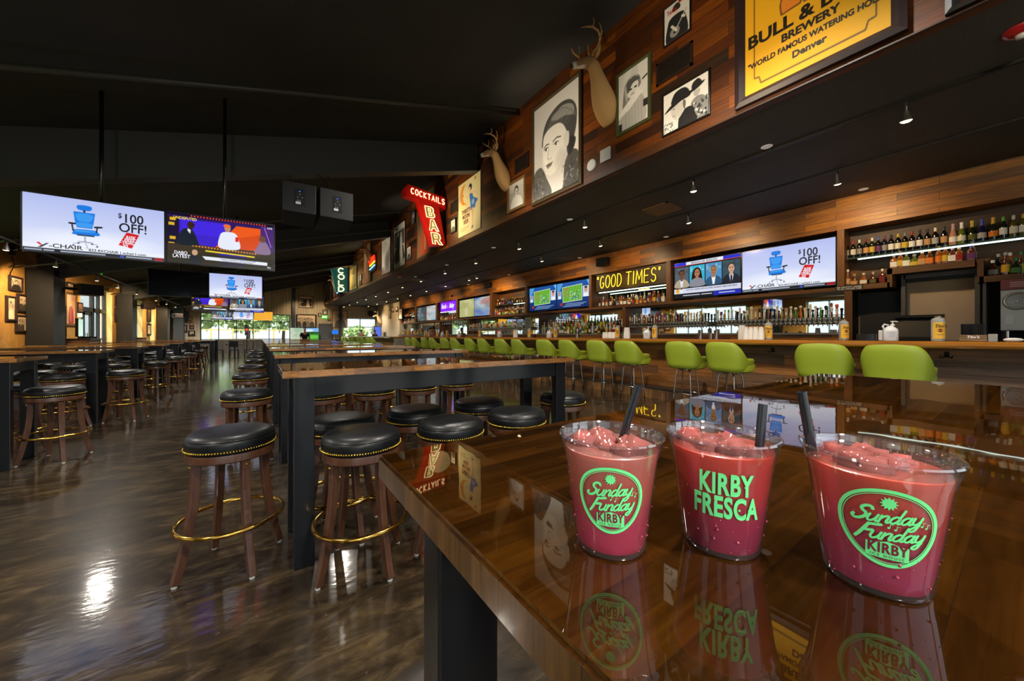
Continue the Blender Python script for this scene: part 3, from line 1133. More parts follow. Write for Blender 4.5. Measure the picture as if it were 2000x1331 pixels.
for k in range(0, 9):
    y = LEFTY[k]
    for i, x in enumerate((-2.2, -2.75, -3.35)):
        if k > 0:
            stool(x + .06 * rnd.random(), y - .15, rnd.random(), 'black stool on the near side of the %s left table, %s from the aisle' % (TM[k], ORD[i]), G2, k > 1)
        if k < 7 and i < (3 if k < 4 else 2):
            stool(x + .1 - .06 * rnd.random(), y + .78, rnd.random(), 'black stool on the far side of the %s left table, %s from the aisle' % (TM[k], ORD[i]), G2, k > 0)

# ---- low dark tables and chairs at the far window
DW = mat('dark_stained_wood', '#2a211b', .4)
t = thing('low_table', 'dark square table in front of the far window, left of the aisle', 'table', (-1.1, 25.6, 0), 0, 'dark tables by the far window')
MB().cbox((-.4, -.4, .72), (.4, .4, .76), .005).build('tabletop', DW, t)
MB().lathe([(.04, .02), (.04, .72)], 10).build('pedestal', STEEL, t)
MB().lathe([(.3, 0), (.3, .015), (.05, .03)], 16).build('base', STEEL, t)
dup(t, (1.05, 26.2, 0), 0, 'dark square table in front of the far window, right of the aisle')


def wood_chair():
    c = thing('wooden_chair', 'dark wooden chair', 'chair')
    MB().cbox((-.2, -.2, .44), (.2, .2, .48), .006).build('seat', LEATH, c)
    MB().cbox((-.2, .17, .62), (.2, .2, .95), .006).build('backrest', DW, c)
    for sx in (-1, 1):
        MB().tube([(sx * .18, .185, .95), (sx * .18, .185, .45), (sx * .2, .22, 0)], (.018, .018), square=True).build('leg', DW, c)
        MB().tube([(sx * .18, -.18, .45), (sx * .19, -.2, 0)], (.018, .018), square=True).build('leg', DW, c)
    return c


wc = wood_chair()
CHS = [(-1.8, 25.5, 1.5, 'left of the left window table'), (-.45, 25.7, -1.5, 'right of the left window table'), (-1.1, 24.9, 3.1, 'in front of the left window table'),
       (.4, 26.2, 1.5, 'left of the right window table'), (1.05, 25.5, 3.1, 'in front of the right window table')]
for i, (x, y, r, s) in enumerate(CHS):
    if i == 0:
        wc.location = (x, y, 0); wc.rotation_euler = (0, 0, r)
        tag(wc, 'dark wooden chair %s' % s, None, 'dark chairs by the far window')
    else:
        dup(wc, (x, y, 0), r, 'dark wooden chair %s' % s)

# ================================================================== BAR COUNTER
BX = 6.42           # front edge of the counter nosing
cb = thing('bar_counter', 'long plank-fronted bar counter with varnished golden nosing', 'bar', (0, 0, 0))
MB().box((6.80, -3.1, 0), (7.15, 18.09, 1.12)).build('front_panel', W_FRONT, cb)
MB().box((6.47, -3.1, 0), (6.80, 18.0, .205)).build('plinth', W_PLINTH, cb)
MB().box((6.45, -3.1, .205), (6.80, 18.0, .225)).build('foot_ledge', mat('steel_foot_ledge', '#4b4742', .35, .6), cb)
mb = MB()
sec = [(6.44, 1.118), (6.43, 1.13), (6.42, 1.15), (6.425, 1.178), (6.45, 1.196), (7.24, 1.196), (7.24, 1.118)]
vs = [(x, -3.1, z) for x, z in sec] + [(x, 18.09, z) for x, z in sec]
n = len(sec)
mb.add(vs, [tuple(range(n)), tuple(range(n, 2 * n))[::-1]] + [(i, (i + 1) % n, n + (i + 1) % n, n + i) for i in range(n)])
mb.build('countertop', W_BAR, cb)
MB().box((6.60, -4.0, .90), (6.80, 18.0, .92)).build('hook_rail', W_LEDGE, cb) if False else None
HOOK = mat('iron_hook', '#1e1c1b', .5, .6)
hk = None
yy = 1.0
i = 0
for i in range(7):
    yh = .55 + i * .9
    mb = MB()
    mb.box((6.79, yh - .02, 1.0), (6.80, yh + .02, 1.07))
    for s in (-1, 1):
        mb.tube([(6.79, yh, 1.035), (6.77, yh + s * .02, 1.0), (6.745, yh + s * .04, .995), (6.73, yh + s * .05, 1.02)], .006, 6)
    tag(mb.build('coat_hook', HOOK), 'black iron double coat hook under the bar nosing, %s from the camera' % ORD[i], 'hook', 'hooks under the bar')
# far section of the bar steps out towards the room
fb = thing('bar_counter', 'far section of the bar that steps out beside the corner window', 'bar', (0, 0, 0))
PALE_END = mat('reflected_daylight_front', '#8f8d85', .45, noise=(3, '#a8a59b'))  # outdoor light reflected on the end face, put into its pale colour
MB().box((5.55, 18.25, 0), (5.9, 29.0, 1.12)).build('front_panel', W_FRONT, fb)
MB().box((5.55, 18.1, 0), (6.9, 18.25, 1.12)).build('end_panel', PALE_END, fb)
MB().cbox((5.32, 18.10, 1.12), (6.40, 29.2, 1.19), .012).build('countertop', W_BAR, fb)

# ================================================================== GREEN SWIVEL BAR CHAIRS
GREEN = mat('green_vinyl', '#93a32c', 0.42, coat=.2, coat_r=.3, bump=(300, .03))
CHROME = mat('satin_chrome', '#9c958c', .22, 1.0)


def make_bar_chair():
    """origin on the floor under the seat, sitter faces +y; the shell's back is at -y"""
    t = thing('bar_chair', 'chair', 'chair')
    NU, NV = 40, 12
    amax = 2.45
    vs, fs = [], []

    def top(a):
        b = abs(a)
        s = lambda e0, e1, x: (lambda q: q * q * (3 - 2 * q))(min(1, max(0, (x - e0) / (e1 - e0))))
        return 1.165 - .02 * (b / .8) ** 2 * (b < .8) - (.02 if b >= .8 else 0) - .235 * s(.62, 1.5, b) - .03 * s(1.9, 2.45, b)

    def R(a, k):        # rounded-square plan; k = 0 bottom .. 1 top
        ca, sa = abs(math.cos(a)), abs(math.sin(a))
        q = (ca ** 3.2 + sa ** 3.2) ** (-1 / 3.2)
        r = .305 * q
        return r * (.86 + .14 * math.sin(min(1, k * 1.25) * PI / 2))
    zb = .70
    for side in (0, 1):                 # outer, inner skin
        for i in range(NU + 1):
            a = -amax + 2 * amax * i / NU
            zt = top(a)
            for j in range(NV + 1):
                k = j / NV
                z = zb + (zt - zb) * k
                r = R(a, (z - zb) / .46)
                if side:
                    r -= .055
                    z = zb + .05 + (zt - zb - .05) * k
                else:
                    r -= .02 * max(0, (k - .85) / .15) ** 2
                    r -= .03 * max(0, (.12 - k) / .12) ** 2
                lean = -.03 * max(0, (z - .85) / .3) * math.cos(a)
                vs.append((r * math.sin(a), -r * math.cos(a) + lean, z + (0.0 if not side else 0)))
    st_ = (NU + 1) * (NV + 1)
    for sd in (0, 1):
        for i in range(NU):
            for j in range(NV):
                q = sd * st_ + i * (NV + 1) + j
                f = (q, q + NV + 1, q + NV + 2, q + 1)
                fs.append(f if not sd else f[::-1])
    for i in range(NU):                 # rims
        a, b = i * (NV + 1) + NV, (i + 1) * (NV + 1) + NV
        fs.append((a, b, st_ + b, st_ + a))
        a, b = i * (NV + 1), (i + 1) * (NV + 1)
        fs.append((b, a, st_ + a, st_ + b))
    for e in (0, NU):
        for j in range(NV):
            a = e * (NV + 1) + j
            f = (a, a + 1, st_ + a + 1, st_ + a)
            fs.append(f if e == 0 else f[::-1])
    MB().add(vs, fs).build('back_shell', GREEN, t, smooth=True, angle=1.2)
    MB().lathe([(.01, .69), (.24, .69), (.275, .71), (.282, .80), (.265, .825), (.01, .832)], 28, (0, .05, 0), sq=3.2).build('seat_cushion', GREEN, t, smooth=True, angle=.9)
    MB().lathe([(.10, .665), (.10, .69)], 20).build('swivel_plate', CHROME, t, smooth=True, angle=.6)
    for q in range(4):
        a = PI / 4 + q * PI / 2
        c, s = math.cos(a), math.sin(a)
        pts = [(.04, .668), (.13, .668), (.158, .655), (.17, .62), (.19, .42), (.215, .2), (.235, 0)]
        MB().tube([(r * c, r * s, z) for r, z in pts], .0125, 10).build('leg', CHROME, t, smooth=True)
    ring = []
    for q in range(4):
        a = PI / 4 + q * PI / 2
        ring.append((.212 * math.cos(a), .212 * math.sin(a), .26))
    mb = MB()
    for q in range(4):
        mb.tube([ring[q], ring[(q + 1) % 4]], .010, 8)
    mb.build('foot_rail', CHROME, t, smooth=True)
    return t


bc = make_bar_chair()
CY_ = [.86, 1.53, 2.70, 3.42, 4.53, 5.29, 6.19, 7.04, 8.17, 9.05, 10.1, 11.0, 12.15, 13.05, 14.2, 15.1, 16.3, 17.2]
PAIR = ['first', 'second', 'third', 'fourth', 'fifth', 'sixth', 'seventh', 'eighth', 'ninth']
GC = 'green swivel bar chairs along the bar'
for i, y in enumerate(CY_):
    lab = 'green vinyl swivel bar chair, %s one of the %s pair along the bar' % ('near' if i % 2 == 0 else 'far', PAIR[i // 2])
    rz = -PI / 2 + (-.05, .06)[i % 2] + .04 * math.sin(i * 2.1)
    if i == 0:
        bc.location = (6.13, y, 0); bc.rotation_euler = (0, 0, rz)
        tag(bc, lab, None, GC)
    else:
        dup(bc, (6.13, y, 0), rz, lab)
for i, y in enumerate([19.3, 20.2, 21.5, 22.4, 23.8, 24.7, 26.2, 27.1]):
    dup(bc, (5.0, y, 0), -PI / 2, 'green swivel bar chair at the far stepped-out bar, %s from its near corner' % ORD[i], 'green chairs at the far section of the bar')

# ================================================================== BACK BAR (cabinet bays along the wall behind the counter)
DARKP = mat('dark_niche_panel', '#17130f', .5)
MIRROR = mat('bar_mirror', '#e6ece8', .02, 1.0)
GLASSE = mat('glass_shelf', '#a9d3c4', .05, 0, trans=.85, ior=1.2, alpha=.7)
STRIP = mat('shelf_strip_light', '#ffffff', .5, emit='#dff5ea', es=2.2)
NB = planks('niche_back_boards', 1, 2, 1.3, .14, ['#2d190c', '#52300f', '#6b3f14', '#3b2411', '#7a4a19'], rough=.5)
XN0, XN1 = 8.78, 9.17


def bay(y0, y1, label, back, post_y, zb=2.085, zt=3.215):
    b = thing('back_bar_bay', label, 'bar shelving', (0, 0, 0), 0, 'wooden bays of the back bar')
    MB().box((XN1, y0, zb + .07), (XN1 + .025, y1, zt)).build('back_panel', back, b)
    MB().box((XN0 - .02, y0, zb), (XN1 + .025, y1, zb + .07)).build('shelf_ledge', W_LEDGE, b)
    MB().box((XN0 - .02, post_y[0], zb), (XN1 + .025, post_y[1], zt)).build('post', W_POST, b)
    return b


BAYS = [(2.01, 5.31, 'wide bay holding the chair advert screen over the nearest beer taps', DARKP, (5.31, 5.43)),
        (5.43, 8.03, 'bay with the yellow neon words over a crowded liquor shelf', MIRROR, (8.03, 8.14)),
        (8.14, 11.43, 'wide bay holding the football screens', DARKP, (11.43, 11.57)),
        (11.57, 14.09, 'bay of liquor bottles between two screens, with glass shelf', NB, (14.09, 14.27)),
        (14.27, 17.57, 'wide bay holding the yellowish and purple screens', DARKP, (17.57, 17.76)),
        (17.76, 20.29, 'bay with the purple lit sign', MIRROR, (20.29, 20.51)),
        (20.51, 23.89, 'wide bay holding the farthest pair of bar screens', DARKP, (23.89, 24.09)),
        (24.09, 26.9, 'farthest bay of liquor bottles', NB, (26.9, 27.1))]
bays = [bay(*b) for b in BAYS]
MB().box((XN0 - .02, 1.91, 2.085), (XN1 + .025, 2.01, 3.215)).build('post', W_POST, bays[0])
# right-hand bay: wine shelf over the service doorway
ra = thing('back_bar_bay', 'right-hand bay with wine on a lit glass shelf above the tan doorway', 'bar shelving', (0, 0, 0), 0, 'wooden bays of the back bar')
MB().box((XN1, -1.6, 2.05), (XN1 + .025, 1.91, 3.215)).build('back_panel', NB, ra)
MB().box((XN0 - .02, 1.33, 2.085), (XN1, 1.91, 2.17)).build('shelf_ledge', W_LEDGE, ra)
MB().box((XN0 - .02, 1.30, 2.085), (XN1, 1.36, 2.40)).build('post', W_POST, ra)
MB().box((XN0 - .02, .44, 2.30), (XN1, 1.36, 2.40)).build('shelf_ledge', W_LEDGE, ra)
MB().box((XN0 - .02, -1.6, 2.05), (XN1, .40, 2.14)).build('shelf_ledge', W_LEDGE, ra)
MB().box((XN0 - .02, .36, 2.05), (XN1, .42, 2.40)).build('post', W_POST, ra)
g = MB().box((8.86, -1.6, 2.66), (XN1, 1.905, 2.685)).build('glass_shelf', GLASSE, ra)
MB().box((8.87, -1.6, 2.635), (8.90, 1.75, 2.655)).build('strip_light', STRIP, ra)
# glass shelf and strip lights in the other bays
for bi, z in ((3, 2.60), (7, 2.62)):
    y0, y1 = BAYS[bi][0], BAYS[bi][1]
    MB().box((8.9, y0, z), (XN1, y1, z + .02)).build('glass_shelf', GLASSE, bays[bi])
    MB().box((8.91, y0 + .1, z - .02), (8.94, y0 + 1.0, z)).build('strip_light', STRIP, bays[bi])
for bi in (1, 5):
    y0, y1 = BAYS[bi][0], BAYS[bi][1]
    MB().box((8.88, y0 + .1, 2.60), (8.92, y1 - .2, 2.625)).build('strip_light', STRIP, bays[bi])
# lower back bar: counters, mirrors and posts
LOW = [(1.91, 6.72, 'nearest lower back counter with mirror behind the first beer taps'), (6.83, 10.57, 'lower back counter with mirror behind the crowded liquor tiers'),
       (10.69, 16.3, 'lower back counter with mirror behind the distant beer taps'), (16.5, 19.8, 'lower back counter with mirror and hanging glass rack'), (20.0, 26.9, 'farthest lower back counter with mirror')]
for y0, y1, lab in LOW:
    b = thing('back_counter', lab, 'back bar', (0, 0, 0), 0, 'lower counters of the back bar')
    MB().box((8.52, y0, 0), (XN1, y1, 1.28)).build('counter_front', W_BACK, b)
    MB().box((8.50, y0, 1.28), (XN1, y1, 1.315)).build('countertop', mat('pale_counter_edge', '#8f8b80', .35, .4), b)
    MB().box((XN1 - .01, y0, 1.315), (XN1 + .02, y1, 2.085)).build('mirror', MIRROR, b)
    MB().box((XN0 - .02, y0 - .11, 0), (XN1, y0, 2.085)).build('post', W_POST, b)
    if y0 == 6.83:
        MB().box((8.73, 6.9, 1.315), (9.15, 10.52, 1.42)).box((8.90, 6.9, 1.42), (9.15, 10.52, 1.52)).build('riser_step', DARKP, b)
b = thing('back_counter', 'dark low back counter in front of the tan doorway', 'back bar', (0, 0, 0), 0, 'lower counters of the back bar')
MB().box((8.35, -2.5, 0), (9.0, 1.79, 1.16)).build('counter_front', DARKP, b)
MB().box((8.33, -2.5, 1.16), (9.0, 1.79, 1.19)).build('countertop', STEEL, b)
struct('wall_service', MB().box((XN1, 1.22, 0), (XR - .001, 1.78, 2.3)).box((XN1, -2.5, 0), (XR - .001, .34, 2.3)), BLACKW)
# tan service doorway with grey metal jambs
root = thing('door_3', None, None); root['kind'] = 'structure'
MB().box((9.13, .42, 0), (9.16, 1.2, 2.3)).build('door_leaf', mat('tan_door_panel', '#a58a66', .6, noise=(1.5, '#b39a78'), coat=.3), root)
GJ = mat('grey_jamb', '#5a5754', .5, .3)
MB().box((9.0, 1.18, 0), (9.16, 1.23, 2.29)).box((9.0, .44, 2.22), (9.16, 1.2, 2.29)).box((8.92, .40, 0), (9.16, .45, 2.36)).box((8.80, .34, 0), (8.9, .37, 2.04)).build('door_frame', GJ, root)
MB().box((9.05, .46, 2.17), (9.12, 1.17, 2.22)).build('door_closer', MATS['dark_niche_panel'], root)

# ================================================================== TELEVISIONS
BEZ = mat('tv_bezel', '#0b0b0c', .3, coat=.3)
SCR = vcol_mat('lit_screen', 1.0, .12)
INK = mat('screen_black_letters', '#050505', .5, emit='#101018', es=1.0)
INKW = mat('screen_white_letters', '#050505', .5, emit='#f2f4ff', es=1.0)
INKY = mat('screen_yellow_letters', '#050505', .5, emit='#f5d63a', es=1.0)
INKR = mat('screen_red_letters', '#050505', .5, emit='#d01a20', es=1.0)
INKN = mat('screen_navy_letters', '#050505', .5, emit='#1b1f45', es=1.0)


def ad_canvas():
    c = Cv(240, 135)
    c.grad('#b4bff0', '#dfe6fb', 1, 0, .9)
    c.ell(.45, .80, .42, .2, '#f3f6ff', soft=.9, al=.8)
    B, B2, D = '#1d7be0', '#3d9bf2', '#15191f'
    c.poly([(.355, .105), (.445, .105), (.44, .185), (.36, .185)], B, True)
    c.rect(.392, .185, .408, .23, '#333a48')
    c.poly([(.325, .225), (.475, .225), (.465, .40), (.455, .51), (.35, .51), (.335, .40)], B)
    c.poly([(.345, .26), (.455, .26), (.445, .38), (.40, .40), (.355, .38)], B2, True)
    c.poly([(.35, .42), (.45, .42), (.445, .49), (.355, .49)], B2, True)
    c.poly([(.335, .545), (.46, .535), (.50, .575), (.495, .63), (.33, .64), (.325, .59)], B, True)
    c.poly([(.345, .555), (.455, .55), (.48, .575), (.34, .59)], B2, True)
    c.line([(.30, .445), (.335, .445)], .03, D); c.line([(.315, .45), (.325, .58)], .018, D)
    c.line([(.475, .475), (.52, .465)], .03, D); c.line([(.49, .475), (.485, .565)], .018, D)
    c.rect(.35, .635, .47, .655, D)
    c.line([(.405, .655), (.405, .76)], .018, '#9aa3b5')
    for x, y in ((.325, .84), (.49, .83), (.42, .87), (.36, .79), (.455, .79)):
        c.line([(.405, .76), (x, y - .03)], .009, '#8b93a6'); c.ell(x, y, .008, .016, '#555d70')
    c.poly([(.705, .50), (.80, .53), (.745, .80), (.645, .755)], '#d3161c')
    c.line([(.655, .70), (.765, .735)], .008, '#f6d5d5')
    c.rect(0, .86, 1, .935, '#eef2fb', .75)
    c.rect(0, .935, 1, 1, '#20242c')
    for x0, x1 in ((.01, .12), (.13, .2), (.24, .55), (.70, .9)):
        c.rect(x0, .955, x1, .98, '#aeb6c6')
    c.rect(.655, .94, .685, .995, '#3a4fb0'); c.rect(.92, .94, .99, .995, '#a81a22')
    c.poly([(.085, .845), (.10, .835), (.125, .885), (.112, .89)], '#d3161c')
    c.poly([(.15, .845), (.165, .845), (.115, .925), (.095, .925)], '#1a1d24')
    return c


def studio_canvas():
    c = Cv(240, 135, '#2a1560')
    c.rect(0, .08, .12, 1, '#1a1030'); c.rect(.1, .1, .55, .62, '#3d22c8'); c.rect(.12, .12, .5, .4, '#4326e0')
    c.poly([(.42, .62), (.62, .12), (.86, .12), (.86, .66)], '#ef5a17')
    c.poly([(.5, .62), (.6, .40), (.86, .25), (.86, .66)], '#d94a12')
    c.rect(.86, .05, 1, .66, '#4a2470'); c.line([(.90, .08), (.97, .5)], .012, '#b48cf0')
    c.rect(0, .0, 1, .05, '#12091f')
    for k in range(26):
        c.rect(.2 + k * .028, .015, .212 + k * .028, .045, '#ff4a30')
    for y, x in ((.1, .02), (.2, .01), (.48, .02), (.6, .01)):
        c.rect(x, y, x + .05, y + .06, '#e0b020')
    c.rect(0, .62, 1, 1, '#3a2f1e')
    c.poly([(.2, .60), (.85, .66), (.85, .72), (.2, .66)], '#5b3a16')
    for k in range(22):
        c.ell(.22 + k * .028, .635 + k * .0022, .007, .012, '#ffb060')
    c.poly([(.33, .70), (.80, .74), (.8, .77), (.33, .73)], '#f5d832')
    c.poly([(.45, .74), (.72, .76), (.7, 1), (.47, 1)], '#33249a')
    # host at the left
    c.poly([(.08, .62), (.12, .35), (.17, .29), (.22, .33), (.27, .58), (.27, .62)], '#18202c', True)
    c.poly([(.175, .29), (.20, .32), (.195, .40), (.17, .33)], '#e6e6ea'); c.ell(.20, .22, .032, .075, '#3c2318'); c.rect(.20, .2, .235, .215, '#111')
    # guest in white
    c.poly([(.46, .62), (.46, .38), (.50, .28), (.60, .28), (.64, .40), (.645, .62)], '#e8ecfa', True); c.ell(.535, .2, .03, .07, '#c08a66'); c.ell(.53, .145, .035, .035, '#f07030')
    c.rect(.61, .36, .64, .46, '#e02020')
    c.poly([(.80, .66), (.83, .5), (.87, .36), (.93, .44), (.96, .66)], '#8d7390', True); c.ell(.88, .34, .035, .07, '#6a4a3c', soft=.5)
    c.rect(0, .78, 1, 1, '#2c2716', .75)
    c.poly([(.2, .98), (.2, .86), (.235, .80), (.28, .88), (.29, .98)], '#20242a', True); c.ell(.235, .77, .026, .06, '#caa080')
    c.poly([(.30, .83), (.93, .85), (.93, .92), (.33, .90)], '#e8edf8')
    return c


def panel_canvas():
    c = Cv(240, 135, '#0e0f14')
    c.rect(0, 0, 1, .09, '#e8ecf6'); c.rect(0, .0, .2, .09, '#2530c8'); c.rect(.76, .0, 1, .09, '#2530c8'); c.rect(0, .088, 1, .1, '#e04848')
    cols = [('#55606a', '#6f4a36', '#b3a58c', '#dfe6f0', '#2b1d16'), ('#38b0cc', '#b07a58', '#8a8a98', '#8a8a98', '#1c1412'), ('#4f8fc0', '#a8784e', '#2f5575', '#f2f4f6', '#6d5c48'),
            ('#34505c', '#d0a488', '#20242f', '#dfe8f6', '#3a2b22')]
    for i, (bg_, sk, su, sh, hair) in enumerate(cols):
        x0, x1 = .01 + i * .248, .245 + i * .248
        xc = (x0 + x1) / 2
        c.rect(x0, .13, x1, .70, bg_)
        for k in range(5):
            c.rect(x0 + .01 + k * .045, .16 + .07 * (k % 3), x0 + .04 + k * .045, .3 + .05 * (k % 2), '#e0eef4' if i in (1, 2) else '#2a333b', .35)
        if i == 1:
            c.poly([(xc - .075, .66), (xc - .07, .3), (xc, .19), (xc + .06, .3), (xc + .075, .66)], hair, True)
        c.poly([(x0 + .005, .70), (x0 + .03, .53), (xc, .47), (x1 - .03, .53), (x1 - .005, .70)], su, True)
        c.poly([(xc - .03, .49), (xc + .03, .49), (xc + .012, .70), (xc - .012, .70)], sh)
        if i == 3:
            c.poly([(xc - .012, .52), (xc + .012, .52), (xc + .014, .7), (xc - .014, .7)], '#20243f')
        c.rect(xc - .02, .42, xc + .02, .52, sk)
        if i != 1:
            c.ell(xc, .30, .047, .10, hair)
        c.ell(xc, .345, .041, .11, sk)
        for s in (-1, 1):
            c.ell(xc + s * .017, .33, .008, .009, '#201612'); c.rect(xc + s * .017 - .01, .305, xc + s * .017 + .01, .313, hair)
        c.line([(xc - .012, .405), (xc + .012, .405)], .012, '#7a3b34'); c.line([(xc, .345), (xc + .004, .375)], .008, '#5c3a2a', .6)
    c.rect(0, .74, 1, .88, '#d6daec'); c.rect(0, .89, 1, 1, '#15161c'); c.rect(.62, .89, 1, 1, '#1e2bb4')
    c.ell(.06, .80, .03, .07, '#e9b52c'); c.ell(.06, .735, .014, .03, '#6b4630'); c.ell(.125, .80, .03, .07, '#e7eaf4'); c.ell(.125, .735, .014, .03, '#6b4630')
    for x0, x1 in ((.15, .42), (.44, .6), (.7, .92)):
        c.rect(x0, .925, x1, .95, '#c9cfdf')
    return c


def field_canvas():
    c = Cv(240, 135, '#123f86')
    c.grad('#1c58a8', '#0b2a60', 1); c.poly([(0, 0), (.2, 0), (.1, .3), (0, .4)], '#4f9be0'); c.poly([(.9, 0), (1, 0), (1, .3)], '#69b4ee')
    c.poly([(.17, .17), (.78, .12), (.78, .74), (.19, .78)], '#e6ebef'); c.poly([(.185, .185), (.765, .14), (.765, .72), (.20, .76)], '#5fae24')
    for k in range(7):
        x = .24 + k * .08
        c.line([(x + .06, .16), (x - .03, .75)], .007, '#dfeedd')
    r = random.Random(5)
    for k in range(26):
        c.ell(.24 + .14 * r.random(), .2 + .35 * r.random(), .011, .022, '#c25a5a')
    for k in range(24):
        c.ell(.45 + .22 * r.random(), .38 + .28 * r.random(), .009, .02, '#2a3fa0')
        c.ell(.42 + .28 * r.random(), .36 + .32 * r.random(), .008, .018, '#e9edf4')
    c.rect(.80, .22, .97, .62, '#cfd9e6'); c.ell(.885, .36, .045, .10, '#c79a80'); c.ell(.885, .275, .045, .045, '#4a3424'); c.poly([(.81, .62), (.83, .5), (.94, .5), (.96, .62)], '#eef2f6')
    c.rect(.02, .32, .15, .62, '#8fb2d8'); c.ell(.085, .40, .035, .08, '#b98a70'); c.poly([(.03, .62), (.05, .5), (.12, .5), (.14, .62)], '#dfe6ee')
    for k in range(3):
        c.rect(.3 - .05 * k, .82 + .05 * k, .9 - .08 * k, .845 + .05 * k, '#9fb8de', .8)
    c.ell(.14, .84, .05, .06, '#a03040')
    return c


def abstract_canvas(cols, seed):
    c = Cv(120, 68, cols[0])
    r = random.Random(seed)
    for k in range(14):
        c.ell(r.random(), r.random(), .1 + .3 * r.random(), .05 + .2 * r.random(), cols[k % len(cols)], r.random() * .6 - .3, soft=.6, al=.6)
    return c


def golf_canvas():
    c = Cv(120, 68, '#3f9d2f')
    c.rect(0, 0, 1, .3, '#7fb6e8'); c.ell(.3, .2, .3, .1, '#e6f0fa', soft=.7); c.poly([(0, .38), (.4, .3), (1, .34), (1, .5), (0, .52)], '#1f5a22', True)
    c.ell(.6, .72, .4, .14, '#63c63e', soft=.3)
    return c


def tv(label, w, h, canvas, texts=(), bez=.018, group=None, hangz=None, drop=None, name='television', thick=.06):
    t = thing(name, label, 'television', (0, 0, 0), 0, group)
    MB().box((-w / 2, .002, 0), (w / 2, thick, h)).box((-w / 2, -.006, 0), (-w / 2 + bez, .002, h)).box((w / 2 - bez, -.006, 0), (w / 2, .002, h)) \
        .box((-w / 2, -.006, 0), (w / 2, .002, bez)).box((-w / 2, -.006, h - bez), (w / 2, .002, h)).build('bezel', BEZ, t)
    sw, sh = w - 2 * bez, h - 2 * bez
    if canvas is None:
        MB().box((-sw / 2, -.002, bez), (sw / 2, .003, bez + sh)).build('screen', mat('dark_screen', '#0a0b0f', .12, coat=.5), t)
    else:
        canvas.sheet('screen', sw, sh, SCR, t, (0, -.001, bez))
    for (s, u, v, size, m, al, sx) in texts:
        text(s, size * sh, m, t, ((u - .5) * sw, -.004, bez + (1 - v) * sh), align=al, sx=sx, ext=.0005, bold=.004 * size * sh * (4 if m is not INK else 3.6))
    if drop:
        MB().box((-.06, thick, h * .25), (.06, thick + .05, h * .75)).build('mount_plate', STEEL, t)
        MB().tube([(0, thick + .04, h * .5), (0, thick + .04, drop)], .022, 10).build('mount_pole', STEEL, t, smooth=True)
    return t


AD_T = [('$', .655, .20, .13, INK, 'CENTER', .8), ('100', .755, .245, .24, INK, 'CENTER', .8), ('OFF!', .755, .425, .24, INK, 'CENTER', .8), ('RISK', .738, .60, .085, INKW, 'CENTER', .8),
        ('FREE', .728, .65, .085, INKW, 'CENTER', .8), ('TRIAL', .718, .70, .08, INKW, 'CENTER', .8), ('30', .695, .765, .085, INKW, 'CENTER', .9),
        ('-CHAIR', .165, .885, .105, INK, 'LEFT', 1.15), ('833.4XCHAIR | xchair1.com', .43, .905, .068, INK, 'LEFT', .95)]
ST_T = [('UNDISPUTED', .05, .10, .075, INKY, 'LEFT', .8), ('LIVE', .955, .085, .05, INKW, 'CENTER', 1), ('DABO', .115, .80, .085, INKW, 'CENTER', .85), ('LATEST', .12, .87, .095, INKW, 'CENTER', .85),
        ('Swinney participates in campus march & rally', .64, .86, .035, INKN, 'CENTER', .95), ('"It has to be everybody\'s responsibility"', .64, .895, .035, INKN, 'CENTER', .95), ('FS1', .95, .965, .05, INKW, 'CENTER', 1)]
PA_T = [('IRREGULAR SEASON?', .48, .05, .075, INKN, 'CENTER', 1.0), ('DO YOU AGREE WITH PLAYERS AGAINST NBA\'S RETURN?', .58, .79, .055, INKN, 'CENTER', .92)]
ADC, STC, PAC, FIC = ad_canvas(), studio_canvas(), panel_canvas(), field_canvas()
# in the bar niches (facing the room: local x runs towards the camera)
RZB = -PI / 2


def niche_tv(y, label, canvas, texts=(), w=1.62, h=.925, zb=2.205):
    t = tv(label, w, h, canvas, texts, .014, 'screens set into the back bar')
    t.location = (8.86, y, zb); t.rotation_euler = (0, 0, RZB)
    MB().box((-.3, .005, 2.1555 - zb), (.3, .055, .02)).build('stand', BEZ, t)
    return t


niche_tv(2.85, 'bar screen with the blue office chair advert, nearest of the back bar screens', ADC, AD_T)
niche_tv(4.47, 'bar screen showing four talking heads beside the chair advert', PAC, PA_T)
niche_tv(8.98, 'right one of the two bar screens showing a football field', FIC)
niche_tv(10.6, 'left one of the two bar screens showing a football field', FIC)
niche_tv(15.11, 'bar screen with a hazy blue and orange picture', abstract_canvas(['#8ea6b8', '#4a5ec8', '#b86a58', '#7f9a90', '#c4ccd2'], 3))
niche_tv(16.73, 'bar screen with a washed-out yellow green picture', abstract_canvas(['#b5b478', '#c8c88e', '#a3a562', '#d2d0a8'], 5))
niche_tv(21.4, 'pale grey bar screen with blue and red blobs, far along the bar', abstract_canvas(['#b4bcb8', '#c6ccc8', '#7fb4d0', '#c86a70'], 8))
niche_tv(23.0, 'dim bluish bar screen, farthest along the bar', abstract_canvas(['#39454e', '#6a7f92', '#8fa9c0', '#2b333a'], 9))
# hung in pairs over the tables
HANG = 'screens hung from the roof over the aisle'


def hung(x, y, zb, label, canvas, texts=(), w=1.235, h=.71, rz=0):
    t = tv(label, w, h, canvas, texts, .014, HANG, drop=rz_(x) - zb + .01)
    t.location = (x, y, zb); t.rotation_euler = (0, 0, rz)
    return t


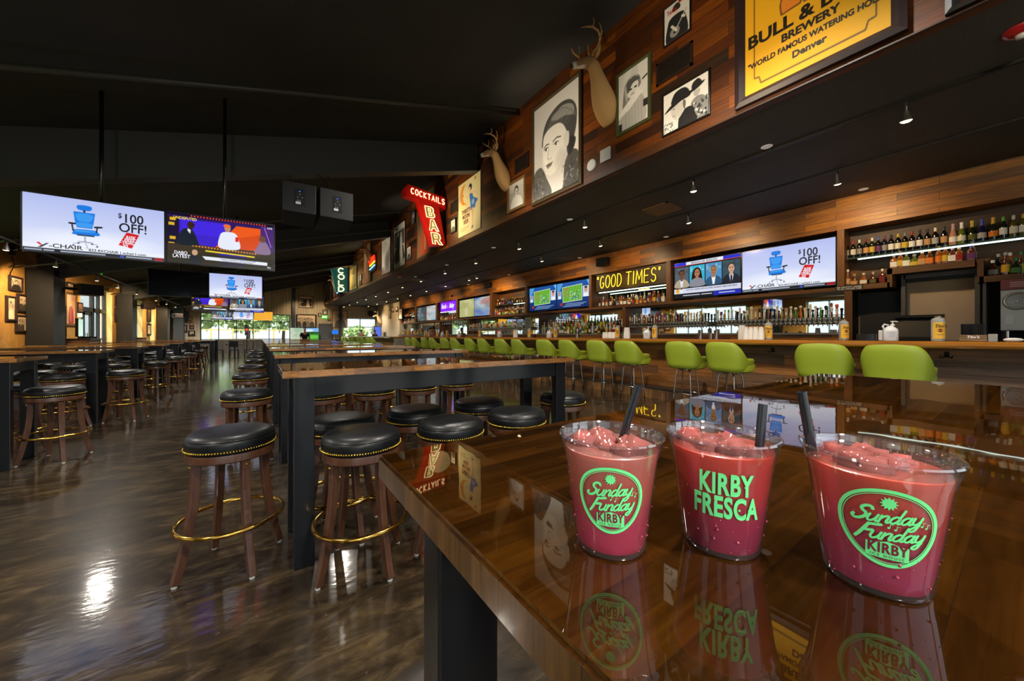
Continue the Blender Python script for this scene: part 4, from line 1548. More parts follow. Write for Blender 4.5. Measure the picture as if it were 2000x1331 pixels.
hung(-1.655, 6.74, 2.255, 'hanging screen with the blue office chair advert, left of the nearest pair', ADC, AD_T)
hung(-.41, 6.66, 2.255, 'hanging screen showing a purple and orange sports studio, right of the nearest pair', STC, ST_T, rz=-.05)
hung(-1.755, 13.2, 2.31, 'switched-off black hanging screen left of a small chair advert', None)
hung(-.52, 13.1, 2.31, 'hanging screen with the chair advert beside the switched-off screen', ADC, AD_T)
hung(-1.66, 19.8, 2.28, 'hanging screen with the sports studio in the third row back', STC, ST_T)
hung(-.42, 19.8, 2.28, 'hanging screen with four talking heads in the third row back', PAC, PA_T)
hung(-1.75, 27.2, 2.17, 'small hanging screen with four talking heads in the farthest row', PAC, PA_T, .98, .56)
hung(-.75, 27.2, 2.17, 'small hanging screen with the chair advert in the farthest row', ADC, AD_T, .98, .56)
hung(.25, 27.2, 2.17, 'small hanging screen showing plain yellow', Cv(60, 34, '#f2ab10').grain(.03, 3), (), .98, .56)
# two screens standing near the far door
a = onY(566, 645, 33.0); b = onY(623, 645, 33.0)
wd = (b[0] - a[0]) / 2
for k, (cv, lab) in enumerate(((abstract_canvas(['#a8c2a0', '#c8d8c0', '#8fb090', '#d8d0b8'], 4), 'washed-out green screen behind the standing person'), (golf_canvas(), 'screen showing a bright green golf course beside the grey door'))):
    t = tv(lab, wd - .02, 1.0, cv, (), .014, 'low screens by the far door')
    t.location = (a[0] + wd * (k + .5), 33.0, .85)
    MB().box((-.05, .03, -.85), (.05, .08, .1)).build('stand', STEEL, t)
    MB().box((-.4, -.15, -.85), (.4, .25, -.82)).build('stand_base', STEEL, t)
p = onY(661, 649, 33.6)
t = tv('small blue monitor on the dado to the right of the grey door', .5, .36, Cv(30, 20, '#1e7bf0'), (), .012)
t.location = (min(p[0], 5.3), 33.6, p[2] - .19)
MB().box((-.03, .03, -p[2] + .19), (.03, .07, .05)).build('stand', STEEL, t)
MB().box((-.2, -.1, -p[2] + .19), (.2, .2, -p[2] + .21)).build('stand_base', STEEL, t)

# ================================================================== NEON AND LIT SIGNS
NEON_Y = mat('neon_yellow', '#201800', .4, emit='#ffd02a', es=3.0)
NEON_W = mat('neon_warm_white', '#221c10', .4, emit='#ffe7a0', es=3.2)
NEON_R = mat('neon_red', '#200000', .4, emit='#ff2a10', es=2.4)
NEON_B = mat('neon_blue', '#000820', .4, emit='#7fc8ff', es=2.0)
# letters as single strokes on a 0..1 square (x right, z up)
arc = lambda cx, cz, rx, rz, a0, a1, n=14: [(cx + rx * math.cos(math.radians(a0 + (a1 - a0) * i / n)), cz + rz * math.sin(math.radians(a0 + (a1 - a0) * i / n))) for i in range(n + 1)]
STROKE = {
    'G': [arc(.5, .5, .42, .5, 50, 330) + [(.88, .42), (.55, .42)]], 'O': [arc(.5, .5, .44, .5, 0, 360, 24)], 'C': [arc(.5, .5, .44, .5, 45, 315)],
    'D': [[(.1, 0), (.1, 1)], [(.1, 1)] + arc(.3, .5, .6, .5, 90, -90) + [(.1, 0)]], 'T': [[(.02, 1), (.98, 1)], [(.5, 1), (.5, 0)]], 'I': [[(.5, 0), (.5, 1)]],
    'M': [[(.02, 0), (.12, 1), (.5, .3), (.88, 1), (.98, 0)]], 'E': [[(.9, 1), (.1, 1), (.1, 0), (.9, 0)], [(.1, .52), (.75, .52)]],
    'S': [arc(.5, .75, .36, .25, 20, 270) + arc(.5, .25, .38, .25, 90, -160)], 'L': [[(.12, 1), (.12, 0), (.85, 0)]], 'A': [[(.05, 0), (.5, 1), (.95, 0)], [(.22, .34), (.78, .34)]],
    'K': [[(.1, 0), (.1, 1)], [(.85, 1), (.12, .45), (.9, 0)]], 'B': [[(.1, 0), (.1, 1)], [(.1, 1)] + arc(.45, .76, .36, .24, 90, -90) + [(.1, .52)], [(.1, .52)] + arc(.5, .26, .4, .26, 90, -90) + [(.1, 0)]],
    'R': [[(.1, 0), (.1, 1)], [(.1, 1)] + arc(.48, .74, .38, .26, 90, -90) + [(.1, .48)], [(.45, .48), (.92, 0)]], 'V': [[(.05, 1), (.5, 0), (.95, 1)]], 'Z': [[(.1, 1), (.9, 1), (.1, 0), (.9, 0)]],
    'N': [[(.08, 0), (.08, 1), (.92, 0), (.92, 1)]], 'Y': [[(.05, 1), (.5, .5), (.95, 1)], [(.5, .5), (.5, 0)]], 'F': [[(.1, 0), (.1, 1), (.9, 1)], [(.1, .52), (.7, .52)]], 'U': [[(.08, 1), (.08, .35)] + arc(.5, .35, .42, .35, 180, 360) + [(.92, 1)]],
    '"': [[(.3, 1), (.25, .78)], [(.65, 1), (.6, .78)]],
}


def neon_word(mb, s, x, z, lw, lh, gap, r, y=0.0, slant=0.0):
    for ch in s:
        if ch == ' ':
            x += lw * .6; continue
        wd_ = lw * (.45 if ch == 'I' else (.5 if ch == '"' else (1.2 if ch == 'M' else 1)))
        for stk in STROKE[ch]:
            mb.tube([(x + px_ * wd_ + slant * pz * lh, y, z + pz * lh) for px_, pz in stk], r, 6)
        x += wd_ + gap
    return x


t = thing('neon_sign', 'yellow neon sign reading GOOD TIMES in quotation marks', 'neon sign', (8.84, 6.73, 2.66), RZB)
MB().box((-1.25, .06, 0), (1.25, .09, .54)).build('backing_panel', mat('dark_brown_panel', '#2a1a0d', .5), t)
mb = MB()
neon_word(mb, '"GOOD TIMES"', -1.16, .085, .178, .37, .042, .0105, 0, .06)
mb.build('neon_lettering', NEON_Y, t, smooth=True)
disc_lamp('neon_glow', (8.72, 6.73, 2.9), 6, (1, .72, .15), .3, spot=2.6, target=(9.2, 6.73, 2.8))
t = thing('lit_sign', 'purple lit sign with white script on the back bar', 'lit sign', (8.86, 19.0, 2.66), RZB)
MB().box((-1.0, 0, 0), (1.0, .08, .52)).build('light_box', mat('purple_light_box', '#200040', .4, emit='#7a14e8', es=1.3), t)
text('Rock', .36, INKW, t, (-.55, -.012, .27), shear=.3, bold=.012, sx=.85)
text('the', .2, mat('pink_letters', '#200020', .4, emit='#e060ff', es=1.2), t, (-.05, -.012, .24), shear=.3, bold=.006)
text('Baby', .36, INKW, t, (.5, -.012, .27), shear=.3, bold=.012, sx=.85)

# ================================================================== BEER TAPS
RAIL = mat('brushed_tap_rail', '#b3a894', .3, 1.0)
HAND = mat('tap_handle_paint', '#ffffff', .35, coat=.4, objcol=True)
HANDB = mat('tap_handle_band', '#e8e2d2', .4)
BLKG = mat('black_gloss', '#0d0d0d', .2, coat=.5)
REDP = mat('red_plastic', '#a51b16', .4)


def handle_mesh(kind):
    mb = MB()
    if kind == 0:
        mb.lathe([(.006, 0), (.011, .02), (.019, .16), (.021, .24), (.016, .26), (0.001, .265)], 10, mi=0).lathe([(.0175, .10), (.0195, .105), (.021, .19), (.0195, .195)], 10, mi=1)
    elif kind == 1:
        mb.cbox((-.018, -.011, .01), (.018, .011, .21), .004, 0).lathe([(.002, .20), (.026, .21), (.028, .235), (.02, .26), (.001, .265)], 12, mi=0)
        mb.box((-.014, -.0125, .06), (.014, .0125, .17), 1)
    elif kind == 2:
        mb.add([(-.012, -.01, 0), (.012, -.01, 0), (.012, .01, 0), (-.012, .01, 0), (-.026, -.012, .25), (.026, -.012, .25), (.026, .012, .25), (-.026, .012, .25)],
               [(3, 2, 1, 0), (4, 5, 6, 7), (0, 1, 5, 4), (1, 2, 6, 5), (2, 3, 7, 6), (3, 0, 4, 7)], 0)
        mb.box((-.017, -.0135, .09), (.017, .0135, .15), 1)
    else:
        mb.lathe([(.007, 0), (.016, .03), (.022, .09), (.014, .17), (.010, .2)], 10, mi=0).ball((0, 0, .225), (.027, .012, .03), 10, 1)
    return mb


def tap_rail(y0, y1, n, label, x=8.70, z0=1.49, z1=1.615, seed=1):
    t = thing('beer_tap_rail', label, 'beer taps', (x, (y0 + y1) / 2, z0), RZB)
    L = y1 - y0
    MB().cbox((-L / 2, 0, 0), (L / 2, .09, z1 - z0), .01).build('rail', RAIL, t)
    for sx in (-.38, .38):
        MB().box((sx * L - .02, .09, .02), (sx * L + .02, .455, .06)).build('bracket', RAIL, t)
    r = random.Random(seed)
    pal = ['#e9e4d6', '#f2ede0', '#d8cfc0', '#7a4a22', '#9b6a35', '#e0c23a', '#c9a227', '#2a2a2a', '#1d2f6e', '#3c58a8', '#b8231f', '#e06a1c', '#4f9b2f', '#8fd12f', '#6a2a6e', '#b89468', '#e8d8b0', '#903d1c']
    protoF, protoH = None, [None] * 4
    for i in range(n):
        xx = -L / 2 + L * (i + .5) / n
        if protoF is None:
            mb = MB()
            mb.lathe([(.017, 0), (.024, 0), (.024, .012), (.017, .012)], 12)
            mb.T = None
            f = MB()
            f.tube([(0, .0, .06), (0, -.05, .055), (0, -.075, .03), (0, -.078, -.015)], .009, 8)
            f.lathe([(.010, .055), (.010, .105)], 8, (0, -.04, 0))
            f.tube([(.024 * math.cos(2 * PI * k / 12), -.012, .06 + .024 * math.sin(2 * PI * k / 12)) for k in range(12)], .007, 6, mi=1, closed=True)
            f.box((-.008, -.086, -.03), (.008, -.07, -.012), 2)
            protoF = f.build('faucet', [RAIL, BLKG, REDP], t, smooth=True, angle=.6, loc=(xx, 0, 0))
            fc = protoF
        else:
            fc = protoF.copy(); COL.objects.link(fc); fc.location = (xx, 0, 0); hang(fc, t)
        k = r.randrange(4)
        if protoH[k] is None:
            protoH[k] = handle_mesh(k).build('tap_handle', [HAND, HANDB], None, smooth=True, angle=.6)
            h = protoH[k]
        else:
            h = protoH[k].copy(); COL.objects.link(h)
        hang(h, fc)
        h.location = (0, -.04, .105)
        h.scale = (1, 1, .8 + .3 * r.random())
        h.color = (*lin(r.choice(pal)), 1)
    return t


tap_rail(1.95, 4.12, 28, 'steel rail of beer taps with mixed handles, nearest the right shelf', seed=1)
tap_rail(4.36, 6.52, 28, 'steel rail of beer taps with mixed handles, under the neon words', seed=2)
tap_rail(11.75, 13.85, 24, 'distant steel rail of beer taps, nearer of the far pair', seed=3)
tap_rail(14.0, 16.15, 24, 'distant steel rail of beer taps, farther of the far pair', seed=4)

# ================================================================== BOTTLES
BG = mat('bottle_glass', '#ffffff', .07, coat=1.0, coat_r=.02, objcol=True)
BL = mat('bottle_paper', '#ffffff', .6, objcol=True)
BC = mat('bottle_cap', '#ffffff', .35, objcol=True)
BK = {}


def bottle_proto(kind):
    if kind == 'wine':
        p = [(.0, 0), (.036, 0), (.0375, .01), (.0375, .185), (.033, .205), (.018, .228), (.0145, .245), (.0145, .30)]
        cap = [(.0158, .245), (.0158, .302), (.001, .303)]; lab = [(.0383, .06), (.0383, .15)]; sq = None
    elif kind == 'sparkling':
        p = [(.0, 0), (.042, 0), (.044, .012), (.043, .13), (.034, .18), (.019, .235), (.016, .30)]
        cap = [(.022, .22), (.0195, .25), (.0175, .285), (.021, .30), (.020, .318), (.001, .321)]; lab = [(.0448, .05), (.0440, .125)]; sq = None
    elif kind == 'square':
        p = [(.0, 0), (.042, 0), (.044, .008), (.044, .145), (.036, .165), (.016, .18), (.0145, .21)]
        cap = [(.018, .205), (.018, .245), (.001, .246)]; lab = [(.0449, .03), (.0449, .12)]; sq = 5
    elif kind == 'round':
        p = [(.0, 0), (.038, 0), (.040, .01), (.040, .16), (.034, .19), (.017, .215), (.015, .265)]
        cap = [(.0175, .255), (.0175, .295), (.001, .296)]; lab = [(.0408, .04), (.0408, .135)]; sq = None
    else:                 # flask: squat
        p = [(.0, 0), (.046, 0), (.05, .01), (.048, .10), (.03, .14), (.015, .155), (.014, .18)]
        cap = [(.02, .175), (.02, .21), (.001, .211)]; lab = [(.0508, .025), (.0500, .085)]; sq = 3.2
    n = 18 if not sq else 24
    b = MB().lathe(p, n, sq=sq).build('bottle', BG, None, smooth=True, angle=.9)
    MB().lathe(lab, n, a0=PI * .55, a1=PI * 1.45, sq=sq).build('paper_label', BL, b, smooth=True)
    MB().lathe(cap, 12).build('cap', BC, b, smooth=True, angle=.7)
    return b


CN = {'#12100e': 'dark', '#1c2410': 'dark green', '#62300a': 'amber', '#94500f': 'golden amber', '#5a2a10': 'brown', '#c2c8bd': 'clear', '#5f6b1c': 'yellow green', '#c58a74': 'pink', '#14163c': 'deep blue', '#e0b030': 'yellow',
      '#3f6f35': 'green', '#5c5a1e': 'olive', '#a01c14': 'red', '#2f58b0': 'blue', '#e8e2cf': 'cream', '#f2f0ea': 'white', '#d8b83a': 'gold', '#e07a1c': 'orange', '#1e1e1e': 'black', '#8c8a84': 'grey', '#6a2f6a': 'purple', '#c99a62': 'tan', '#2f7a3a': 'leaf green', '#6fbf2f': 'lime',
      '#caa0a8': 'rose', '#7a1820': 'maroon', '#b0b0ac': 'silver'}
SP = {'wine': 'wine bottle', 'sparkling': 'sparkling wine bottle', 'square': 'square liquor bottle', 'round': 'liquor bottle', 'flask': 'squat liquor bottle'}


def bottle(x, y, z, kind, glass, lab, cap, where, group, sc=1.0):
    if kind not in BK:
        BK[kind] = bottle_proto(kind)
        o = BK[kind]
    else:
        o = dup(BK[kind])
    o.location = (x, y, z)
    o.scale = (1, 1, sc)
    o.color = (*lin(glass), 1)
    tag(o, '%s %s with %s cap, %s' % (CN[glass].replace(' ', '-'), SP[kind], CN[cap].replace(' ', '-'), where), 'bottle', group)
    ch = CH[o.name]
    ch[0].color = (*lin(lab), 1)
    ch[1].color = (*lin(cap), 1)
    return o


DK, GR, AM, GA, BR_, CL, YG, PK, DB = '#12100e', '#1c2410', '#62300a', '#94500f', '#5a2a10', '#c2c8bd', '#5f6b1c', '#c58a74', '#14163c'
WINES = [(210, DK, '#8c8a84', '#7a1820'), (260, DK, '#e8e2cf', '#a01c14'), (308, DK, '#8c8a84', '#f2f0ea'), (358, DK, '#c99a62', '#7a1820'), (404, GR, '#d8b83a', '#e8e2cf'), (452, DK, '#6a2f6a', '#2f58b0'),
         (500, DB, '#8c8a84', '#6a2f6a'), (551, DK, '#f2f0ea', '#1e1e1e'), (603, DK, '#e8e2cf', '#d8b83a'), (656, DK, '#d8b83a', '#8c8a84'), (710, DK, '#f2f0ea', '#a01c14'), (769, DK, '#f2f0ea', '#1e1e1e'), (829, DK, '#c99a62', '#1e1e1e'),
         (888, DK, '#b0b0ac', '#e8e2cf'), (955, DK, '#c99a62', '#1e1e1e'), (1024, PK, '#f2f0ea', '#caa0a8'), (1090, YG, '#e8e2cf', '#f2f0ea'), (1170, GR, '#5c5a1e', '#d8b83a'), (1244, DB, '#b0b0ac', '#2f58b0'), (1330, GR, '#e07a1c', '#e0b030'),
         (1407, GR, '#f2f0ea', '#6fbf2f'), (1486, '#5c5a1e', '#e8e2cf', '#e8e2cf'), (1560, '#5c5a1e', '#f2f0ea', '#d8b83a')]
for i, (zx, g, l, c) in enumerate(WINES):
    p = onX(1600 + zx * .2554, 460, 8.98)
    bottle(8.98, p[1], 2.686, 'sparkling' if 15 <= i <= 19 else 'wine', g, l, c, '%s from left on lit glass shelf' % ORD[i], 'wine on the lit glass shelf', 1.08)
ROW = [(220, 'round', AM, '#c99a62', '#e8e2cf'), (268, 'flask', AM, '#c99a62', '#c99a62'), (340, 'flask', GA, '#e8e2cf', '#e8e2cf'), (412, 'flask', BR_, '#5c5a1e', '#b0b0ac'), (483, 'square', AM, '#7a1820', '#e8e2cf')]
for i, (zx, k, g, l, c) in enumerate(ROW):
    p = onX(1600 + zx * .2554, 550, 8.92)
    bottle(8.92, p[1], 2.171, k, g, l, c, '%s on short ledge left of tan doorway' % ORD[i], 'liquor on the short ledge', 1.05)
ROW = [(572, 'square', GA, '#f2f0ea', '#b0b0ac'), (622, 'round', GA, '#d8b83a', '#c99a62'), (668, 'square', YG, '#f2f0ea', '#8c8a84'), (728, 'flask', YG, '#d8b83a', '#b0b0ac'), (788, 'square', GA, '#c99a62', '#e8e2cf'), (845, 'square', AM, '#e07a1c', '#c99a62'),
       (915, 'round', GA, '#e07a1c', '#c99a62'), (965, 'round', GA, '#d8b83a', '#b0b0ac'), (1020, 'square', AM, '#f2f0ea', '#caa0a8'), (1070, 'square', GA, '#a01c14', '#e8e2cf'), (1163, 'square', AM, '#6a2f6a', '#2f58b0'), (1215, 'round', BR_, '#b0b0ac', '#b0b0ac')]
for i, (zx, k, g, l, c) in enumerate(ROW):
    p = onX(1600 + zx * .2554, 540, 8.90)
    bottle(8.90, max(p[1], .47), 2.401, k, g, l, c, '%s on shelf over tan doorway' % ORD[i], 'liquor over the doorway', 1.0)
ROW = [(1328, 'flask', BR_, '#8c8a84', '#f2f0ea'), (1368, 'round', DK, '#8c8a84', '#b0b0ac'), (1425, 'round', AM, '#e0b030', '#b0b0ac'), (1460, 'round', GA, '#d8b83a', '#e8e2cf'), (1505, 'flask', GR, '#3f6f35', '#2f7a3a'), (1545, 'round', AM, '#d8b83a', '#2f7a3a')]
for i, (zx, k, g, l, c) in enumerate(ROW):
    p = onX(1600 + zx * .2554, 560, 8.92)
    bottle(8.92 + .1 * (i % 2), p[1], 2.141, k, g, l, c, '%s on ledge above steel drinks machine' % ORD[i], 'liquor on the far right ledge', 1.15)

rb = random.Random(11)
GLS = [AM, GA, BR_, AM, CL, GR, GA, BR_, AM, GA]
LBS = ['#e8e2cf', '#f2f0ea', '#c99a62', '#e8e2cf', '#d8b83a', '#e07a1c', '#a01c14', '#1e1e1e', '#6fbf2f', '#2f58b0', '#b0b0ac', '#f2f0ea']
CPS = ['#e8e2cf', '#1e1e1e', '#a01c14', '#d8b83a', '#c99a62', '#b0b0ac', '#f2f0ea', '#2f7a3a', '#2f58b0']
KDS = ['round', 'round', 'square', 'flask', 'round', 'wine']


def row(y0, y1, n, x, z, where, group, gl=GLS, kinds=KDS, sc=1.0, flip=False):
    for i in range(n):
        y = y1 - (y1 - y0) * (i + .5) / n
        bottle(x + rb.uniform(-.015, .015), y, z, rb.choice(kinds), rb.choice(gl), rb.choice(LBS), rb.choice(CPS), '%s %s' % (ORD[i], where), group, sc * rb.uniform(.95, 1.12))


row(5.5, 7.98, 18, 8.88, 2.156, 'in front row below yellow neon', 'liquor below the yellow neon')
row(5.5, 7.5, 14, 9.05, 2.156, 'in back row below yellow neon', 'liquor below the yellow neon', kinds=['round', 'wine'], sc=1.1)
row(11.65, 14.02, 14, 9.0, 2.621, 'on glass shelf left of football', 'liquor left of the football screens', [DK, BR_, AM, GR, CL], ['round', 'wine'], .95)
row(11.65, 14.02, 18, 8.88, 2.156, 'in lower front row left of football', 'liquor left of the football screens', [BR_, AM, GA, AM])
row(11.65, 14.02, 18, 9.05, 2.156, 'in lower back row left of football', 'liquor left of the football screens', [BR_, AM, GA], ['round', 'wine'], 1.2)
MIX = [AM, CL, CL, GA, YG, '#e0b030', BR_, GR, '#3f6f35', DK, CL, '#e8e2cf']
row(6.95, 10.5, 26, 8.62, 1.316, 'in front tier of crowded counter', 'liquor on the crowded back counter', MIX)
row(6.95, 10.5, 26, 8.81, 1.421, 'in middle tier of crowded counter', 'liquor on the crowded back counter', MIX, ['round', 'wine', 'round'], 1.05)
row(6.95, 10.5, 26, 9.02, 1.521, 'in rear tier of crowded counter', 'liquor on the crowded back counter', MIX, ['round', 'wine'], 1.05)
row(17.85, 20.2, 14, 8.95, 2.156, 'below purple lit sign', 'liquor below the purple sign', [AM, GA, BR_, '#e0b030'])
row(24.2, 26.8, 12, 9.0, 2.641, 'on glass shelf of farthest bay', 'liquor in the farthest bay', [AM, GA, BR_])
row(24.2, 26.8, 14, 8.95, 2.156, 'on lower ledge of farthest bay', 'liquor in the farthest bay', [AM, GA, BR_, CL])
row(22.2, 26.5, 18, 8.7, 1.316, 'in front row on farthest counter', 'liquor on the farthest back counter', ['#e0b030', GA, YG, AM, CL], sc=1.1)
row(22.2, 26.5, 14, 8.95, 1.316, 'in rear row on farthest counter', 'liquor on the farthest back counter', ['#e0b030', GA, AM, CL], ['wine', 'round'], sc=1.25)

# ================================================================== THINGS ON THE BAR TOP
BT = 1.197
YLAB = mat('yellow_paper', '#e3b23a', .6)
ORNG = mat('orange_oval', '#7a3412', .6)
BRN = mat('brown_print', '#4a2a14', .6)
CLR = mat('clear_plastic_bottle', '#d9dcd8', .06, coat=1, trans=.55, ior=1.25)
WHT = mat('white_plastic', '#d8dadd', .35)
GRYT = mat('grey_print', '#8a9098', .6)


def jar():
    t = thing('label_bottle', 'bottle', 'bottle')
    MB().lathe([(.001, 0), (.052, 0), (.057, .012), (.057, .25), (.05, .268), (.03, .278), (.028, .286)], 24).build('body', CLR, t, smooth=True, angle=.8)
    MB().lathe([(.03, .286), (.03, .30), (.001, .301)], 16).build('cap', mat('copper_cap', '#b08a5a', .3, .8), t, smooth=True, angle=.7)
    lb = MB().lathe([(.0578, .03), (.0578, .225)], 24, a0=PI * .72, a1=PI * 1.42).build('paper_label', YLAB, t, smooth=True)
    T = Matrix.Rotation(PI * 1.07, 4, 'Z')
    mb = MB(); mb.T = T
    o = []
    k = 20
    for i in range(k):
        a = 2 * PI * i / k
        th = math.cos(a) * .40
        o.append((.0584 * math.cos(th), .0584 * math.sin(th), .128 + .022 * math.sin(a)))
    mb.add([(.0590, 0, .128)] + o, [(0, 1 + i, 1 + (i + 1) % k) for i in range(k)])
    mb.build('label_emblem', ORNG, lb)
    wr = MB(); wr.T = T
    for z, hw in ((.082, .5), (.074, .42)):
        wr.add([(.0584 * math.cos(th), .0584 * math.sin(th), z + dz) for dz in (0, .003) for th in (-hw, -hw / 2, 0, hw / 2, hw)], [(i, i + 1, i + 6, i + 5) for i in range(4)])
    wr.build('label_marking', BRN, lb)
    text("Tito's", .055, BRN, lb, (.0605 * math.cos(PI * 1.07), .0605 * math.sin(PI * 1.07), .18), rot=(PI / 2, 0, PI * 1.07 + PI / 2), shear=.25, ext=.0003, bold=.0008, sx=.8)
    return t


def jug():
    t = thing('sanitizer_jug', 'jug', 'jug')
    mb = MB()
    mb.lathe([(.001, 0), (.066, 0), (.072, .01), (.072, .13), (.064, .155), (.03, .185), (.02, .195)], 24, sq=4)
    mb.build('body', WHT, t, smooth=True, angle=.8)
    MB().tube([(0, .055, .14), (0, .07, .19), (0, .055, .215), (0, .015, .20)], .011, 8).build('handle', WHT, t, smooth=True)
    p = MB().lathe([(.022, .195), (.022, .215), (.008, .218), (.008, .245), (.02, .247), (.02, .257), (.001, .258)], 14, (0, -.02, 0)).build('pump', mat('white_pump', '#eceef0', .35), t, smooth=True, angle=.7)
    MB().tube([(0, -.02, .252), (-.0, -.055, .252), (0, -.068, .243)], .006, 8).build('nozzle', MATS['white_pump'], p, smooth=True)
    l = MB().box((-.0735, -.045, .035), (-.0725, .045, .125)).build('paper_label', mat('pale_label', '#c3c8cf', .6), t)
    mb = MB()
    for k in range(6):
        mb.box((-.0742, -.038, .05 + k * .012), (-.0736, .03 - .008 * (k % 3), .053 + k * .012))
    mb.build('label_marking', GRYT, l)
    return t


jr, jg = jar(), jug()
# (pixel column, x) of each thing along the counter
JARS = [(1832, 6.62, 'right of the sanitizer jug, in front of the tan doorway'), (1648, 6.95, 'left end of the black basket, below the right tap handles'), (1501, 6.95, 'beside the white cup stacks under the chair advert'), (1279, 6.95, 'right of a white jug under the neon words'),
        (1206, 6.98, 'beside small white cups left of the taps'), (1085, 6.95, 'in front of the crowded liquor tiers'), (1034, 6.95, 'in front of the football screens'), (937, 7.0, 'under the yellowish screen'), (873, 7.0, 'right of a white jug far along the bar'), (854, 7.0, 'left of a white jug far along the bar'),
        (830, 7.0, 'far along the bar, below the bartender'), (790, 7.0, 'farthest along the straight bar')]
JUGS = [(1739, 6.75, 'with white pump between the black basket and the register'), (1264, 6.95, 'left of the yellow-labelled bottle under the neon words'), (1073, 6.95, 'in front of the left end of the liquor tiers'), (976, 6.98, 'in front of the distant beer taps'), (897, 7.0, 'below the washed-out yellow screen'), (864, 7.0, 'between two yellow-labelled bottles far along')]
for i, (px, x, wh) in enumerate(JARS):
    p = onX(px, 650, x)
    o = jr if i == 0 else dup(jr)
    o.location = (x, min(p[1], 17.8 if i == 10 else 17.2), BT); o.rotation_euler = (0, 0, .2 + .3 * math.sin(i * 1.7) * (i > 0))
    tag(o, 'clear bottle with yellow label %s' % wh, None, 'yellow-labelled bottles along the bar')
for i, (px, x, wh) in enumerate(JUGS):
    p = onX(px, 650, x)
    o = jg if i == 0 else dup(jg)
    o.location = (x, p[1], BT); o.rotation_euler = (0, 0, .25)
    tag(o, 'white sanitizer jug %s' % wh, None, 'white jugs along the bar')
CUPW = mat('white_cup', '#d9d7d2', .4)


def cupstack(n=6):
    mb = MB()
    pr = []
    for k in range(n):
        z = k * .012
        pr += [(.045, z), (.0455, z + .011)] if k < n - 1 else [(.045, z), (.031, z + .125), (.001, z + .126)]
    return mb.lathe(pr, 18)


cs = None
CST = [(1457, 6.8), (1467, 6.82), (1476, 6.8), (1487, 6.82), (1180, 6.95), (1185, 6.97), (1190, 6.95), (1195, 6.97), (1199, 6.95), (1222, 7.0), (1227, 7.02), (1447, 7.1), (1452, 7.12), (1005, 7.0), (1009, 7.0)]
for i, (px, x) in enumerate(CST):
    p = onX(px, 655, x)
    if cs is None:
        cs = cupstack(8).build('cup_stack', CUPW, smooth=True, angle=.6); o = cs
    else:
        o = cs.copy(); COL.objects.link(o)
    o.location = (x, p[1], BT); o.scale = (1, 1, 1.0 if i < 4 else (.7 if i < 9 else 1.2))
    tag(o, 'upturned white cup stack on the bar, %s from the %s' % (ORD[i if i < 4 else (i - 4 if i < 9 else i - 9)], 'left under the advert screen' if i < 4 else ('left in the small row' if i < 9 else 'camera among tall distant stacks')),
        'cup stack', 'white cup stacks on the bar')
SH = mat('steel_shaker', '#b9b6b0', .15, 1.0)
for i, px in enumerate((1368, 1388, 1399, 1127, 1218)):
    p = onX(px, 655, 6.98)
    if i == 0:
        sh = MB().lathe([(.001, .0), (.033, 0), (.044, .17), (.046, .172), (.042, .172), (.031, .01), (.001, .01)], 20).build('shaker_tin', SH, smooth=True, angle=.6); o = sh
    else:
        o = sh.copy(); COL.objects.link(o)
    o.location = (6.98, p[1], BT); o.scale = (1, 1, (1, .6, .95, .8, .9)[i])
    tag(o, 'steel shaker tin on the bar, %s' % ('tall one under the neon words', 'short one left of a tall tin', 'right of the short tin', 'before the liquor tiers', 'left of the first taps')[i], 'shaker', 'steel tins on the bar')
# black basket, card reader, register, straw box, remote
p = onX(1692, 655, 6.75)
t = thing('wire_basket', 'black perforated basket with white packets left of the sanitizer jug', 'basket', (6.75, p[1], BT), RZB)
mb = MB()
for k in range(9):
    mb.box((-.09 + k * .0215, -.06, 0), (-.08 + k * .0215, -.055, .085))
for z in (0, .02, .04, .06, .08):
    mb.box((-.09, -.061, z), (.092, -.054, z + .007))
mb.box((-.09, .055, 0), (.09, .06, .085)).box((-.09, -.06, 0), (-.085, .06, .085)).box((.087, -.06, 0), (.092, .06, .085)).box((-.09, -.06, 0), (.09, .06, .004))
mb.build('basket_mesh', BLKG, t)
p = onX(1719, 655, 6.95)
tag(MB().cbox((-.035, -.02, 0), (.035, .02, .14), .008).build('card_reader', WHT, loc=(7.0, p[1], BT)), 'white upright card reader behind the sanitizer jug', 'card reader')
t = thing('cash_register', 'black point of sale terminal behind the bar below the tan doorway', 'register', (8.45, 1.02, 1.19), RZB)
MB().add([(-.22, -.02, .05), (.22, -.02, .05), (.22, .16, .36), (-.22, .16, .36), (-.22, .02, .05), (.22, .02, .05), (.22, .19, .34), (-.22, .19, .34)], [(0, 1, 2, 3), (7, 6, 5, 4), (0, 4, 5, 1), (1, 5, 6, 2), (2, 6, 7, 3), (3, 7, 4, 0)]).build('display_panel', mat('register_black', '#121212', .55), t)
MB().cbox((-.2, -.1, 0), (.2, .2, .06), .01).build('base', DARKP, t)
MB().box((-.25, .1, .36), (.3, .22, .40)).build('printer_tray', DARKP, t)
p = onX(1901, 655, 6.8)
t = thing('straw_holder', 'wooden box of black straws on the right end of the bar', 'box', (6.8, p[1], BT), RZB)
MB().cbox((-.10, -.06, 0), (.10, .06, .075), .003).build('box', planks('pale_box_wood', 0, 2, 1, .03, ['#7a6040', '#93744a', '#6b5236'], rough=.6), t)
text("Tito's", .04, INKW if False else mat('white_print', '#e8e6e0', .6), t, (0, -.0615, .05), ext=.0003, bold=.0012, shear=.2)
mb = MB()
for k in range(60):
    a, b_ = (k % 15) / 15, (k // 15) / 4
    mb.tube([(-.09 + .165 * a + .006, -.04 + .08 * b_, .03), (-.092 + .17 * a + .006 + .004 * math.sin(k), -.045 + .09 * b_, .20 + .004 * math.sin(k * 3.1))], .004, 5)
